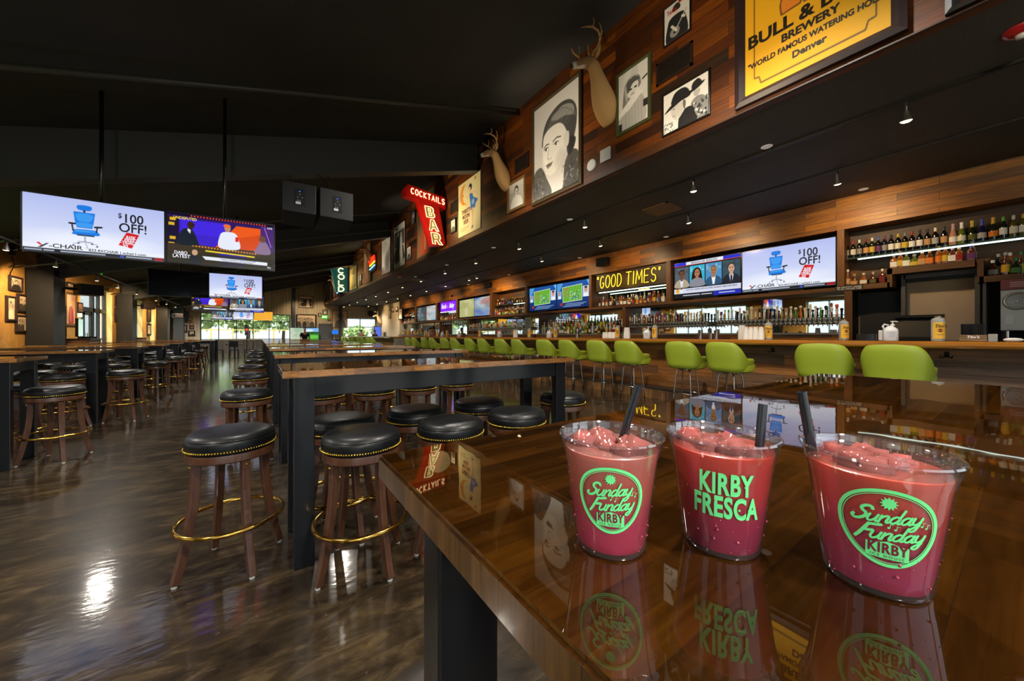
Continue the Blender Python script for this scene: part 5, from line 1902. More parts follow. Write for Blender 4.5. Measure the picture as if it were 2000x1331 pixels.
s_ = mb.build('straw_bundle', mat('black_straw', '#1a1c1e', .4), t); s_['kind'] = 'stuff'
MB().cbox((.105, -.05, 0), (.17, .05, .085), .004).build('clear_tray', CLR, t)
p = onX(1979, 660, 6.7)
tag(MB().ball((0, 0, .022), (.03, .07, .022), 14).build('remote_control', mat('white_remote', '#d8d8d6', .3), smooth=True, loc=(6.7, p[1], BT)), 'small white handset lying at the far right of the bar top', 'handset')
# steel frozen-drink machine
t = thing('drinks_machine', 'steel frozen drinks machine with round grille at the right edge', 'machine', (8.62, -.05, 1.19), RZB)
SS = mat('machine_steel', '#b9b4aa', .3, .7)
MB().cbox((-.26, 0, .14), (.26, .40, .72), .012).build('body', SS, t)
MB().cbox((-.26, -.012, .72), (.26, .38, .86), .008).build('top_sign', mat('maroon_sign', '#8a4a44', .5), t)
mb = MB()
for k in range(3):
    mb.box((-.18, -.0135, .755 + k * .027), (.2 - .06 * k, -.0125, .765 + k * .027))
mb.build('sign_marking', mat('pale_pink_print', '#d8b8b0', .6), t)
MB().tube([(-.12 + .11 * math.cos(2 * PI * k / 28), -.012, .555 + .11 * math.sin(2 * PI * k / 28)) for k in range(28)], .016, 8, closed=True).build('grille_ring', SS, t, smooth=True)
g_ = MB()
for k in range(5):
    g_.tube([(-.12 + .02 * (k + 1) * math.cos(2 * PI * q / 20), -.006, .555 + .02 * (k + 1) * math.sin(2 * PI * q / 20)) for q in range(20)], .004, 5, closed=True)
g_.build('grille', mat('grille_grey', '#8d8a86', .4, .6), t)
MB().cbox((-.22, -.01, .23), (-.15, .0, .36), .002).build('switch_plate', WHT, t)
for sx in (-.2, -.04, .2):
    MB().lathe([(.02, 0), (.02, .14)], 12, (sx, .08, 0)).build('leg', SH, t, smooth=True, angle=.6)
# small sign plate on the ledge corner
p = onX(1658, 566, 8.75)
t = thing('notice_plate', 'small dark plate with two white lines on the ledge left of the doorway', 'sign', (8.752, p[1], 2.075), RZB)
MB().box((-.19, 0, 0), (.19, .006, .10)).build('plate', mat('plate_dark', '#2d2a28', .5), t)
text('20% GRATUITY ADDED\nTO ALL WALKED TABS', .034, MATS['white_print'], t, (0, -.001, .05), ext=.0004, bold=.0006, sx=.95)
# glass rack
t = thing('glass_rack', 'rack of upside-down stemmed glasses hanging over the mirror far along', 'glass rack', (8.75, 18.1, 1.98), RZB)
MB().box((-1.4, -.1, .06), (1.4, .2, .08)).build('rack_frame', RAIL, t)
GLS2 = mat('stem_glass', '#cfd8d4', .08, .5)
gp = None
for k in range(20):
    if gp is None:
        gp = MB().lathe([(.035, .06), (.004, .055), (.004, 0), (.03, -.03), (.036, -.08), (.03, -.11)], 10).build('wine_glass', GLS2, smooth=True); o = gp
    else:
        o = gp.copy(); COL.objects.link(o)
    o.location = (8.72 if k % 2 else 8.84, 18.1 - 1.3 + k * .136, 1.98)
    tag(o, 'upside-down stemmed glass in the far rack, %s from the camera' % ORD[k], 'glass', 'glasses hanging in the far rack')
# paper menu pinned near the distant taps
t = thing('menu_board', 'pale green printed menu sheet beside the distant beer taps', 'menu', (8.7, 11.3, 1.35), RZB)
MB().box((-.2, 0, 0), (.2, .01, .62)).build('sheet', mat('pale_menu', '#9fb0a0', .7), t)
mb = MB()
for k in range(12):
    mb.box((-.16, -.002, .05 + k * .045), (.14 - .05 * (k % 3), -.001, .07 + k * .045))
mb.build('menu_marking', mat('menu_print', '#5a6658', .7), t)
# speakers on the board frieze
for i, (px, py) in enumerate(((1178, 512), (954, 557), (791, 568))):
    p = onX(px, py, 8.7)
    t = thing('wall_speaker', 'black box speaker on the plank frieze above %s' % ('the football screens', 'the hazy screens', 'the farthest screens')[i], 'speaker', (8.795, p[1], p[2] - .12), RZB)
    MB().cbox((-.2, -.2, 0), (.2, -.03, .24), .012).build('cabinet', BLKG if False else mat('speaker_black', '#141414', .55), t)
    MB().box((-.05, -.03, .08), (.05, 0, .16)).build('bracket', STEEL, t)
t = thing('security_camera', 'small dark dome camera on the plank frieze far along', 'camera', (8.795, onX(883, 574, 8.75)[1], 3.38), RZB)
MB().ball((0, -.07, .05), .06, 12).build('dome', BLKG, t, smooth=True)
MB().box((-.06, -.03, .0), (.06, 0, .12)).build('mount_plate', SH, t)

# ================================================================== THE THREE DRINKS
TT = 1.08


def clear_cup_material():
    m = bpy.data.materials.new('clear_cup_plastic')
    m.use_nodes = True
    nt = m.node_tree
    for n in list(nt.nodes):
        nt.nodes.remove(n)
    N, L = nt.nodes.new, nt.links.new
    o = N('ShaderNodeOutputMaterial')
    t = N('ShaderNodeBsdfTransparent'); t.inputs[0].default_value = (.97, .95, .96, 1)
    g = N('ShaderNodeBsdfGlossy'); g.inputs['Roughness'].default_value = .05
    d = N('ShaderNodeBsdfDiffuse'); d.inputs[0].default_value = (.9, .88, .92, 1)
    lw = N('ShaderNodeLayerWeight'); lw.inputs[0].default_value = .35
    x1 = N('ShaderNodeMixShader'); x1.inputs[0].default_value = .03
    x2 = N('ShaderNodeMixShader')
    L(t.outputs[0], x1.inputs[1]); L(d.outputs[0], x1.inputs[2])
    mm = N('ShaderNodeMath'); mm.operation = 'MULTIPLY_ADD'; mm.inputs[1].default_value = .75; mm.inputs[2].default_value = .07
    L(lw.outputs['Facing'], mm.inputs[0]); L(mm.outputs[0], x2.inputs[0])
    L(x1.outputs[0], x2.inputs[1]); L(g.outputs[0], x2.inputs[2])
    L(x2.outputs[0], o.inputs[0])
    return m


def drink_material(name, stops):
    """layered drink: fruit syrup settles at the bottom"""
    m = bpy.data.materials.new(name)
    m.use_nodes = True
    nt = m.node_tree
    N, L = nt.nodes.new, nt.links.new
    b = nt.nodes['Principled BSDF']
    tc = N('ShaderNodeTexCoord'); sx = N('ShaderNodeSeparateXYZ'); L(tc.outputs['Object'], sx.inputs[0])
    no = N('ShaderNodeTexNoise'); no.inputs['Scale'].default_value = 38; no.inputs['Detail'].default_value = 2; L(tc.outputs['Object'], no.inputs['Vector'])
    mm = N('ShaderNodeMath'); mm.operation = 'MULTIPLY_ADD'; mm.inputs[1].default_value = .022; mm.inputs[2].default_value = -.011; L(no.outputs['Fac'], mm.inputs[0])
    ad = N('ShaderNodeMath'); ad.operation = 'ADD'; L(sx.outputs[2], ad.inputs[0]); L(mm.outputs[0], ad.inputs[1])
    mr = N('ShaderNodeMapRange'); mr.inputs['From Max'].default_value = .096; L(ad.outputs[0], mr.inputs['Value'])
    r = N('ShaderNodeValToRGB'); e = r.color_ramp.elements
    for i in range(len(stops) - 2):
        e.new(.5)
    for i, (p, c) in enumerate(stops):
        e[i].position = p
    for i, (p, c) in enumerate(stops):
        e[i].color = (*lin(c), 1)
    L(mr.outputs[0], r.inputs['Fac'])
    L(r.outputs['Color'], b.inputs['Base Color'])
    b.inputs['Roughness'].default_value = .35
    b.inputs['Subsurface Weight'].default_value = .35
    b.inputs['Subsurface Radius'].default_value = (.02, .006, .006)
    b.inputs['Subsurface Scale'].default_value = .6
    b.inputs['Coat Weight'].default_value = .35
    b.inputs['Coat Roughness'].default_value = .06
    return m


CUPM = clear_cup_material()
DR_A = drink_material('pink_punch', [(0, '#c00f3c'), (.10, '#dc3a68'), (.35, '#e2486a'), (.6, '#e6705e'), (1, '#e08a7c')])
DR_B = drink_material('red_punch', [(0, '#b00f38'), (.10, '#b0265a'), (.35, '#cc2c58'), (.62, '#e8403e'), (1, '#e65440')])
DR_C = drink_material('purple_red_punch', [(0, '#b00f38'), (.12, '#c83c70'), (.40, '#d43c60'), (.68, '#e85044'), (1, '#e4644a')])
ICE = mat('pink_ice', '#d4807a', .10, coat=.6, coat_r=.05, trans=.6, ior=1.2)
MINT = mat('mint_print', '#74f79a', .5)
DROPM = mat('water_drop', '#a8405a', .03, coat=1, coat_r=.01)
WINE = mat('dark_wine_print', '#7a2038', .5)
STRAW = mat('black_drinking_straw', '#20242a', .25, coat=.4, coat_r=.1)
CH_, RB, RT = .100, .0305, .0435


def rad(z):
    return RB + (RT - RB) * z / CH_


class Flat:
    """flat print drawn in metres on a 2-D sheet, then wrapped on the cup wall"""
    def __init__(s):
        s.v, s.f = [], []

    def ribbon(s, pts, w, closed=False, caps=True):
        P = [Vector((p[0], p[1])) for p in pts]
        n = len(P)
        k0 = len(s.v)
        for i in range(n):
            a = P[i - 1] if (closed or i > 0) else P[i]
            b = P[(i + 1) % n] if (closed or i < n - 1) else P[i]
            t = (b - a)
            if t.length < 1e-9:
                t = Vector((1, 0))
            t.normalize()
            nn = Vector((-t.y, t.x)) * (w[i] if isinstance(w, list) else w) / 2
            s.v += [P[i] + nn, P[i] - nn]
        for i in range(n if closed else n - 1):
            j = (i + 1) % n
            s.f.append((k0 + 2 * i, k0 + 2 * i + 1, k0 + 2 * j + 1, k0 + 2 * j))
        if caps and not closed:
            for p, ww in ((P[0], w[0] if isinstance(w, list) else w), (P[-1], w[-1] if isinstance(w, list) else w)):
                k = len(s.v)
                s.v += [p + Vector((math.cos(q * PI / 5), math.sin(q * PI / 5))) * ww / 2 for q in range(10)]
                s.f.append(tuple(range(k, k + 10)))
        return s

    def poly(s, pts):
        k = len(s.v)
        s.v += [Vector(p) for p in pts]
        s.f.append(tuple(range(k, k + len(pts))))
        return s

    def letters(s, body, size, x, z, bold=.0, sx=1.0, space=1.0):
        c = bpy.data.curves.new('tmp', 'FONT')
        c.body = body; c.size = size; c.align_x = 'CENTER'; c.align_y = 'CENTER'; c.offset = bold; c.space_character = space; c.resolution_u = 4
        o = bpy.data.objects.new('tmp', c)
        me = bpy.data.meshes.new_from_object(o)
        k = len(s.v)
        s.v += [Vector((q.co.x * sx + x, q.co.y + z)) for q in me.vertices]
        s.f += [tuple(i + k for i in p.vertices) for p in me.polygons]
        bpy.data.objects.remove(o); bpy.data.meshes.remove(me)
        return s

    def wrap(s, name, m, parent, ang, off=.0005):
        mb = MB()
        vs = []
        for p in s.v:
            r = rad(p[1]) + off
            a = ang + p[0] / r
            vs.append((r * math.cos(a), r * math.sin(a), p[1]))
        mb.add(vs, s.f)
        o = mb.build(name, m, parent)
        return o


def script_word(fl, word, x, z, h, w, slant=.38, rise=.10, xs=1.3):
    """brush-script lower-case word with a tall capital; h is the x-height"""
    G = {
        'u': ([[(0, 1), (-.02, .4), (.12, .05), (.35, .08), (.55, .45), (.6, 1)], [(.6, 1), (.58, .3), (.68, .02), (.85, .15)]], .86),
        'n': ([[(0, 1), (0, 0)], [(0, .5), (.2, .9), (.42, 1), (.52, .8), (.5, .25), (.58, .02), (.75, .15)]], .78),
        'd': ([[(.55, .8), (.3, 1), (.04, .7), (.0, .3), (.16, .02), (.4, .15), (.56, .6)], [(.62, 1.95), (.56, 1), (.54, .3), (.62, .02), (.8, .15)]], .82),
        'a': ([[(.55, .8), (.3, 1), (.04, .7), (.0, .3), (.16, .02), (.4, .15), (.56, .7)], [(.58, 1), (.54, .3), (.62, .02), (.8, .15)]], .82),
        'y': ([[(0, 1), (-.02, .45), (.12, .1), (.34, .15), (.54, .5), (.6, 1)], [(.6, 1), (.55, .1), (.45, -.65), (.2, -.9), (.02, -.7), (.2, -.35), (.6, -.05)]], .75),
        'S': ([[(1.05, 1.75), (.85, 2.05), (.5, 2.1), (.25, 1.8), (.4, 1.4), (.75, 1.05), (.85, .6), (.6, .15), (.2, .05), (-.1, .35), (-.05, .6)]], 1.1),
        'F': ([[(.35, 2.0), (.25, 1.2), (.12, .3), (.0, -.2)], [(.35, 2.0), (.7, 2.02), (1.2, 2.1)], [(.25, 1.05), (.55, 1.05), (.9, 1.12)]], 1.0),
    }
    px = 0
    for ch in word:
        stk, adv = G[ch]
        for s in stk:
            sm = []
            n = len(s)
            for i in range(n - 1):
                p0, p1, p2, p3 = [Vector(s[max(0, min(n - 1, i + k))]) for k in (-1, 0, 1, 2)]
                for j in range(5):
                    t = j / 5
                    sm.append(.5 * ((2 * p1) + (-p0 + p2) * t + (2 * p0 - 5 * p1 + 4 * p2 - p3) * t * t + (-p0 + 3 * p1 - 3 * p2 + p3) * t ** 3))
            sm.append(Vector(s[-1]))
            fl.ribbon([(x + (px + q.x) * h * xs + slant * q.y * h, z + (q.y + rise * xs * (px + q.x)) * h) for q in sm], w * (1.45 if ch in 'SF' else 1))
        px += adv
    return px


def star(cx, cz, r0, r1, n):
    return [(cx + (r0 if k % 2 == 0 else r1) * math.cos(PI / 2 + k * PI / n), cz + (r0 if k % 2 == 0 else r1) * math.sin(PI / 2 + k * PI / n)) for k in range(2 * n)]


def sunday_logo(parent, ang):
    cz = .0525
    def oval(s):
        return [(s * .0262 * math.cos(t) * (1 + .16 * math.sin(t)), cz + .001 + s * .0275 * math.sin(t)) for t in [2 * PI * i / 72 for i in range(72)]]
    fl = Flat()
    fl.ribbon(oval(1.0), .0024, True)
    fl.ribbon(oval(.925), .0005, True)
    fl.wrap('logo_ring', MINT, parent, ang)
    fl = Flat()
    fl.poly(star(0, cz + .0196, .0050, .0031, 12))
    fl.ribbon([(.0034 * math.cos(t), cz + .0198 + .0034 * math.sin(t)) for t in [2 * PI * i / 16 for i in range(16)]], .0002, True)
    fl.wrap('logo_sun', MINT, parent, ang)
    fl = Flat()
    script_word(fl, 'Sunday', -.0190, cz + .0035, .0054, .0014)
    script_word(fl, 'Funday', -.0165, cz - .0090, .0054, .0014)
    for x, z in ((.0002, .002), (.0036, .0012), (.0176, .0062), (.0202, .005)):
        fl.poly([(x + .0007 * math.cos(q), cz + z + .0007 * math.sin(q)) for q in [2 * PI * k / 8 for k in range(8)]])
        fl.ribbon([(x + .0006, cz + z), (x + .0009, cz + z + .003), (x + .0022, cz + z + .0026)], .0004)
    fl.wrap('lettering', MINT, parent, ang)
    fl = Flat()
    top = lambda x: cz - .0108 + max(0, .0024 * (1 - abs(x) / .0075))
    for k in range(16):
        xa, xb = -.0112 + .0014 * k, -.0112 + .0014 * (k + 1)
        fl.poly([(xa, cz - .0215), (xb, cz - .0215), (xb, top(xb)), (xa, top(xa))])
    fl.wrap('logo_panel', MINT, parent, ang, .0006)
    fl = Flat()
    fl.letters('KIRBY', .0105, 0, cz - .0142, .0003, .68, 1.12)
    fl.letters('ICE HOUSE', .0030, 0, cz - .0197, 0, .85, 1.5)
    fl.wrap('lettering', WINE, parent, ang, .0009)


def fresca_logo(parent, ang):
    fl = Flat()
    fl.letters('KIRBY', .0250, -.0005, .0655, .0009, .56, 1.10)
    fl.letters('FRESCA', .0250, 0, .0455, .0009, .56, 1.08)
    for k in range(5):                     # spurs on the stems, as on the printed face
        x = -.0165 + k * .0078
        fl.ribbon([(x - .0012, .0655), (x + .0004, .0655)], .0016, caps=False)
    for k in range(6):
        x = -.0205 + k * .0077
        fl.ribbon([(x - .0012, .0455), (x + .0004, .0455)], .0016, caps=False)
    fl.wrap('lettering', MINT, parent, ang)


def cup(x, y, label, drink, logo, dang, straw, slabel, seed, ice):
    t = thing('plastic_cup', label, 'drink', (x, y, TT), 0, 'pink drinks in clear plastic cups')
    prof = [(.0005, .003), (RB - .004, .0025), (RB - .001, 0), (RB, .0005), (rad(.004) + .0003, .004), (rad(.012), .012), (rad(.0122) + .0004, .013), (rad(.082), .082), (rad(.083) + .0009, .084), (rad(.088) + .0009, .088), (rad(.089) + .0018, .0905),
            (rad(.096) + .0018, .0965), (RT + .0026, .0978), (RT + .0034, .0992), (RT + .0026, .1006), (RT + .0008, .1004), (RT - .0002, .098), (rad(.09), .09)]
    MB().lathe(prof, 64).build('cup_wall', CUPM, t, smooth=True, angle=1.0)
    d = MB().lathe([(.001, .0045), (RB - .0015, .004), (rad(.012) - .0012, .012), (rad(.0885) - .0012, .0885), (rad(.0885) - .004, .0897), (.001, .0893)], 48).build('drink', drink, t, smooth=True, angle=.8)
    r = random.Random(seed)
    for k in range(ice):
        a = r.random() * 2 * PI
        q = (.006 + .022 * r.random())
        bm = bmesh.new()
        bmesh.ops.create_cube(bm, size=.017 + .007 * r.random())
        for vv in bm.verts:
            vv.co += Vector((r.uniform(-1, 1), r.uniform(-1, 1), r.uniform(-1, 1))) * .002
        bmesh.ops.bevel(bm, geom=list(bm.edges), offset=.004, segments=3, affect='EDGES')
        bmesh.ops.rotate(bm, verts=bm.verts, matrix=Matrix.Rotation(r.random() * 3, 3, Vector((r.random(), r.random(), r.random() + .3)).normalized()))
        m = MB(); m.T = Matrix.Translation((q * math.cos(a), q * math.sin(a), .0845 + .006 * r.random())); m.bm(bm)
        m.build('ice_cube', ICE, d, smooth=True)
    ang = math.atan2(-y, -x) + dang
    mb = MB()
    for k in range(46):
        a = ang + r.uniform(-1.5, 1.5)
        z = r.uniform(.006, .085)
        s = r.uniform(.0002, .0005) if k > 5 else r.uniform(.0007, .0011)
        if k <= 5:
            z = r.uniform(.004, .03)
        rr = rad(z) + .0003
        mb.ball((rr * math.cos(a), rr * math.sin(a), z), (s, s, s * 1.25), 8)
    o = mb.build('water_drops', DROPM, t, smooth=True)
    o['kind'] = 'stuff'
    logo(t, ang)
    (ax, ay, az), (bx, by, bz) = straw
    v = (Vector((bx, by, bz)) - Vector((ax, ay, az)))
    s_ = bpy.data.objects
    mb = MB()
    u = v.normalized()
    side = u.cross(Vector((0, 0, 1))).normalized()
    up = side.cross(u)
    n = 16
    vs = []
    L_ = v.length
    for h, rr in ((0, .0037), (L_, .0037), (L_, .0032), (L_ - .02, .0032)):
        for k in range(n):
            a = 2 * PI * k / n
            vs.append(u * h + (side * math.cos(a) + up * math.sin(a)) * rr)
    fs = [(j * n + k, j * n + (k + 1) % n, (j + 1) * n + (k + 1) % n, (j + 1) * n + k) for j in range(3) for k in range(n)]
    mb.add(vs, fs)
    tag(mb.build('drinking_straw', STRAW, smooth=True, angle=.8, loc=(ax, ay, az)), slabel, 'straw', 'straws in the drinks')
    return t


def at_depth(px, py, d):
    a = ray(px, py)
    return (a[0] * d, a[1] * d, EYE + a[2] * d)


C1, C2, C3 = (.2656, .2204), (.349, .1619), (.3977, .0687)
cup(*C1, 'pink drink with green oval logo, left of the three cups on the table', DR_A, sunday_logo, 0.0, (at_depth(1203, 900, .345), at_depth(1247, 754, .335)), 'dark straw leaning right out of the left cup', 3, 9)
cup(*C2, 'red drink with green two-line lettering, middle of the three cups', DR_B, fresca_logo, .10, (at_depth(1476, 960, .322), at_depth(1490, 790, .328)), 'dark upright straw at the right rim of the middle cup', 5, 8)
cup(*C3, 'large-looking red purple drink with green oval logo, right of the three cups', DR_C, sunday_logo, .18, (at_depth(1600, 960, .312), at_depth(1566, 766, .318)), 'dark straw leaning left out of the right cup', 8, 8)

# ================================================================== PICTURES AND SIGNS
PRINT = vcol_mat('printed_sheet', 0, .7, 0)
FRM = {'black': mat('black_frame', '#151311', .4), 'brown': mat('brown_frame', '#2d2020', .4), 'bronze': mat('bronze_frame', '#4a3d28', .45, .3, bump=(120, .3)), 'gold': mat('gold_frame', '#8d6c3e', .4, .4), 'green': mat('green_gilt_frame', '#4d5230', .45, .3, bump=(90, .3)),
       'wood': mat('wood_frame', '#6b4a26', .5), 'grey': mat('grey_frame', '#6f6a5e', .5)}


def framed(label, w, h, canvas, frame='black', fw=.04, depth=.035, name='framed_picture', cat='picture', group=None):
    t = thing(name, label, cat, (0, 0, 0), 0, group)
    if fw:
        mb = MB()
        o = [(-w / 2, 0), (w / 2, 0), (w / 2, h), (-w / 2, h)]
        i_ = [(-w / 2 + fw, fw), (w / 2 - fw, fw), (w / 2 - fw, h - fw), (-w / 2 + fw, h - fw)]
        m_ = [((a[0] + b[0]) / 2, (a[1] + b[1]) / 2) for a, b in zip(o, i_)]
        vs = [(x, 0, z) for x, z in o] + [(x, -depth * .8, z) for x, z in o] + [(x, -depth, z) for x, z in m_] + [(x, -depth * .55, z) for x, z in i_] + [(x, 0, z) for x, z in i_]
        fs = []
        for r in range(4):
            for k in range(4):
                fs.append((r * 4 + k, r * 4 + (k + 1) % 4, (r + 1) * 4 + (k + 1) % 4, (r + 1) * 4 + k))
        for k in range(4):
            fs.append((16 + k, 16 + (k + 1) % 4, (k + 1) % 4, k))
        mb.add(vs, fs).build('frame', FRM[frame], t)
    else:
        MB().box((-w / 2, -depth * .4, 0), (w / 2, 0, h)).build('board', FRM['black'], t)
    canvas.sheet('print', w - 2 * fw, h - 2 * fw, PRINT, t, (0, -depth * .45, fw))
    return t


def woman_bw(w=110, h=190, seed=2):
    c = Cv(w, h, '#d9d9d6').grad('#c9c9c8', '#e6e6e4', 0)
    K = '#17171a'
    c.poly([(.02, 1), (.0, .72), (.14, .66), (.22, .70), (.30, .80), (.42, 1)], '#5a5a58', True)
    c.poly([(.60, 1), (.62, .86), (.74, .72), (.84, .66), (1, .72), (1.02, 1)], '#4d4d4d', True)
    c.poly([(.30, .72), (.40, .88), (.46, 1), (.66, 1), (.70, .82), (.72, .62)], '#cfcfcc', True)          # neck
    c.poly([(.20, .46), (.24, .28), (.38, .17), (.62, .12), (.84, .16), (.96, .28), (.95, .46), (.86, .62), (.78, .66), (.74, .5), (.6, .36), (.36, .36)], '#47474a', True)
    c.poly([(.42, .22), (.66, .16), (.88, .22), (.9, .32), (.72, .28), (.55, .27)], '#b0b0ae', True, .8)
    for k in range(26):
        u = k / 25
        x0, y0 = .24 + .52 * u, .38 - .09 * math.sin(u * PI)
        x1, y1 = .40 + .54 * u, .20 - .06 * math.sin(u * PI) + .10 * u
        x2, y2 = .62 + .34 * u, .17 + .22 * u * u
        c.line([(x0, y0), ((x0 + x1) / 2 + .01, (y0 + y1) / 2 - .02), (x1, y1), (x2, y2)], .0035, ('#1d1d20', '#9d9d9b', '#6a6a6a', '#c4c4c1')[k % 4], .75)
    c.poly([(.80, .52), (.94, .56), (.9, .66), (.80, .70), (.76, .62)], '#2b2b2d', True)
    c.poly([(.22, .44), (.26, .34), (.42, .30), (.62, .32), (.74, .42), (.78, .56), (.66, .70), (.52, .78), (.38, .80), (.27, .74), (.22, .62)], '#e4e4e1', True)  # face
    c.poly([(.70, .47), (.80, .46), (.80, .58), (.72, .60)], '#d4d4d1', True)
    c.ell(.64, .68, .12, .09, '#bcbcb9', .3, soft=.9, al=.6)
    c.ell(.30, .60, .06, .08, '#f0f0ee', 0, soft=.9, al=.6)
    c.line([(.25, .475), (.30, .455), (.36, .462)], .012, '#3a3a3c'); c.line([(.46, .465), (.54, .445), (.63, .462)], .012, '#3a3a3c')
    for x in (.30, .53):
        c.ell(x, .505, .05, .016, '#f4f4f2'); c.ell(x - .005, .505, .022, .016, '#1d1d20'); c.line([(x - .055, .497), (x, .487), (x + .055, .497)], .008, K); c.ell(x - .012, .501, .006, .004, '#ffffff')
    c.line([(.36, .52), (.33, .60), (.35, .625), (.41, .625)], .006, '#8f8f8c')
    c.poly([(.29, .68), (.35, .668), (.38, .672), (.46, .672), (.40, .69), (.34, .692)], '#55504f', True); c.poly([(.31, .692), (.44, .688), (.38, .712)], '#7b7674', True)
    for k in range(60):
        r = random.Random(seed + k)
        x, y = (r.uniform(0, .34), r.uniform(.70, 1)) if k % 2 else (r.uniform(.64, 1), r.uniform(.74, 1))
        c.line([(x, y), (x + r.uniform(-.05, .05), y + r.uniform(.01, .04))], .01, r.choice(['#26262a', '#3a3a3c', '#8d8d8a', '#a9a9a6']), .7)
    return c.grain(.05, seed)


def generic_bw(seed, w=48, h=64, n=1, dark='#1b1b1d', bg='#cfcdc8', hats=False, sep=False):
    """plain black-and-white portrait or group"""
    r = random.Random(seed)
    c = Cv(w, h, bg)
    c.grad(bg, '#9c9a96' if r.random() < .5 else '#e6e4df', 1)
    for k in range(5):
        c.rect(r.random() * .8, r.random() * .4, r.random() * .8 + .2, .4 + .5 * r.random(), r.choice(['#8a8884', '#b5b3ae', '#6d6b68']), .4)
    for k in range(n):
        xc = (k + .5) / n + r.uniform(-.05, .05)
        s = 1 / n if n > 1 else .8
        c.poly([(xc - .48 * s, 1.02), (xc - .40 * s, .66), (xc - .1 * s, .54), (xc + .1 * s, .54), (xc + .40 * s, .66), (xc + .48 * s, 1.02)], r.choice([dark, '#3a3a3c', '#e0ded8', '#6a6866']), True)
        yy = .36 + .06 * (k % 2)
        c.ell(xc, yy - .03, .17 * s, .19 * min(1, s * 1.6), dark)
        c.ell(xc, yy + .03, .13 * s, .16 * min(1, s * 1.6), '#d9d6d0')
        c.ell(xc + .05 * s, yy + .06, .07 * s, .1 * min(1, s * 1.6), '#aaa7a2', soft=.6, al=.7)
        for sg in (-1, 1):
            c.ell(xc + sg * .05 * s, yy + .01, .022 * s, .012, '#222')
        c.line([(xc - .04 * s, yy + .11 * min(1, s * 1.6)), (xc + .04 * s, yy + .11 * min(1, s * 1.6))], .012, '#5b5250')
        if hats:
            c.ell(xc, yy - .10, .26 * s, .035, '#121214', .2); c.poly([(xc - .13 * s, yy - .1), (xc - .1 * s, yy - .26), (xc + .1 * s, yy - .26), (xc + .13 * s, yy - .1)], '#1c1c1e', True)
    c.grain(.07, seed)
    if sep:
        c.sepia()
    return c


def arm_woman():
    c = Cv(80, 140, '#dcdcda')
    c.poly([(.14, .62), (.22, .25), (.46, .13), (.72, .2), (.78, .42), (.7, .6), (.2, .68)], '#7c7c7a', True)
    c.poly([(.22, .3), (.4, .16), (.62, -.3), (.66, .3), (.4, .32), (.3, .55)], '#c8c8c5', True, .7)
    c.ell(.5, .36, .19, .15, '#e2e2df', .25); c.poly([(.3, .22), (.55, .16), (.74, .26), (.5, .27), (.33, .4)], '#555553', True)
    for x in (.43, .6):
        c.ell(x, .355, .05, .016, '#1b1b1c')
    c.line([(.45, .45), (.55, .445)], .014, '#6b5f5c')
    c.poly([(.1, 1), (.2, .62), (.5, .52), (.85, .58), (.9, 1)], '#b9b9b6', True)
    for k in range(6):
        c.line([(.28 + .1 * k, .62), (.26 + .11 * k, .99)], .008, '#8b8b88', .8)
    c.poly([(0, .70), (.1, .64), (.75, .38), (.9, .40), (.88, .48), (.3, .72), (0, .84)], '#ebebe8', True); c.poly([(0, .78), (.3, .70), (.3, .74), (0, .86)], '#a5a5a2', True, .7)
    c.poly([(.72, .40), (.86, .32), (.96, .30), (.97, .37), (.9, .45), (.78, .48)], '#dfdfdc', True); c.line([(.84, .30), (.97, .27)], .03, '#2b2b2c')
    c.rect(.85, .66, 1, .78, '#26262a'); c.rect(0, .86, .12, 1, '#26262a')
    return c.grain(.06, 4)


def cowboys():
    c = Cv(110, 84, '#e9e8e5')
    c.poly([(.55, 1.02), (.62, .6), (.72, .46), (.88, .48), (1.02, .7), (1.02, 1.02)], '#8a8a88', True)
    for k in range(40):
        r = random.Random(k)
        x, y = r.uniform(.62, .98), r.uniform(.55, .98)
        c.ell(x, y, .02, .03, r.choice(['#1c1c1e', '#d9d9d6', '#4a4a4a']), .8, .3)
    c.ell(.76, .33, .07, .11, '#b9b8b4'); c.ell(.78, .27, .055, .03, '#d8d8d4')
    c.ell(.76, .22, .17, .045, '#151517', -.25); c.poly([(.66, .22), (.68, .08), (.80, .04), (.86, .18)], '#1d1d1f', True)
    c.poly([(.28, 1.02), (.36, .74), (.5, .6), (.66, .62), (.72, .8), (.74, 1.02)], '#1b1b1d', True)
    c.poly([(.18, .44), (.36, .38), (.48, .42), (.50, .58), (.44, .68), (.34, .78), (.26, .74), (.20, .62)], '#cfcdc8', True)
    c.poly([(.46, .36), (.52, .42), (.5, .6), (.46, .5)], '#6b6a68', True)
    c.poly([(.02, .48), (.2, .33), (.5, .22), (.64, .24), (.6, .34), (.4, .36), (.12, .46)], '#101012', True); c.poly([(.2, .34), (.24, .12), (.36, .05), (.52, .08), (.58, .26)], '#18181a', True)
    c.ell(.245, .47, .02, .012, '#26211f'); c.line([(.22, .64), (.27, .65)], .012, '#5a4f4b')
    c.poly([(.28, .80), (.36, .70), (.34, 1.0), (.26, 1.02)], '#e4e3df')
    for k in range(30):
        r = random.Random(k + 90)
        c.ell(r.uniform(.0, .22), r.uniform(.74, 1), .015, .02, r.choice(['#55554f', '#d2d2ce', '#8c8c88']), .7, .4)
    return c.grain(.05, 6)


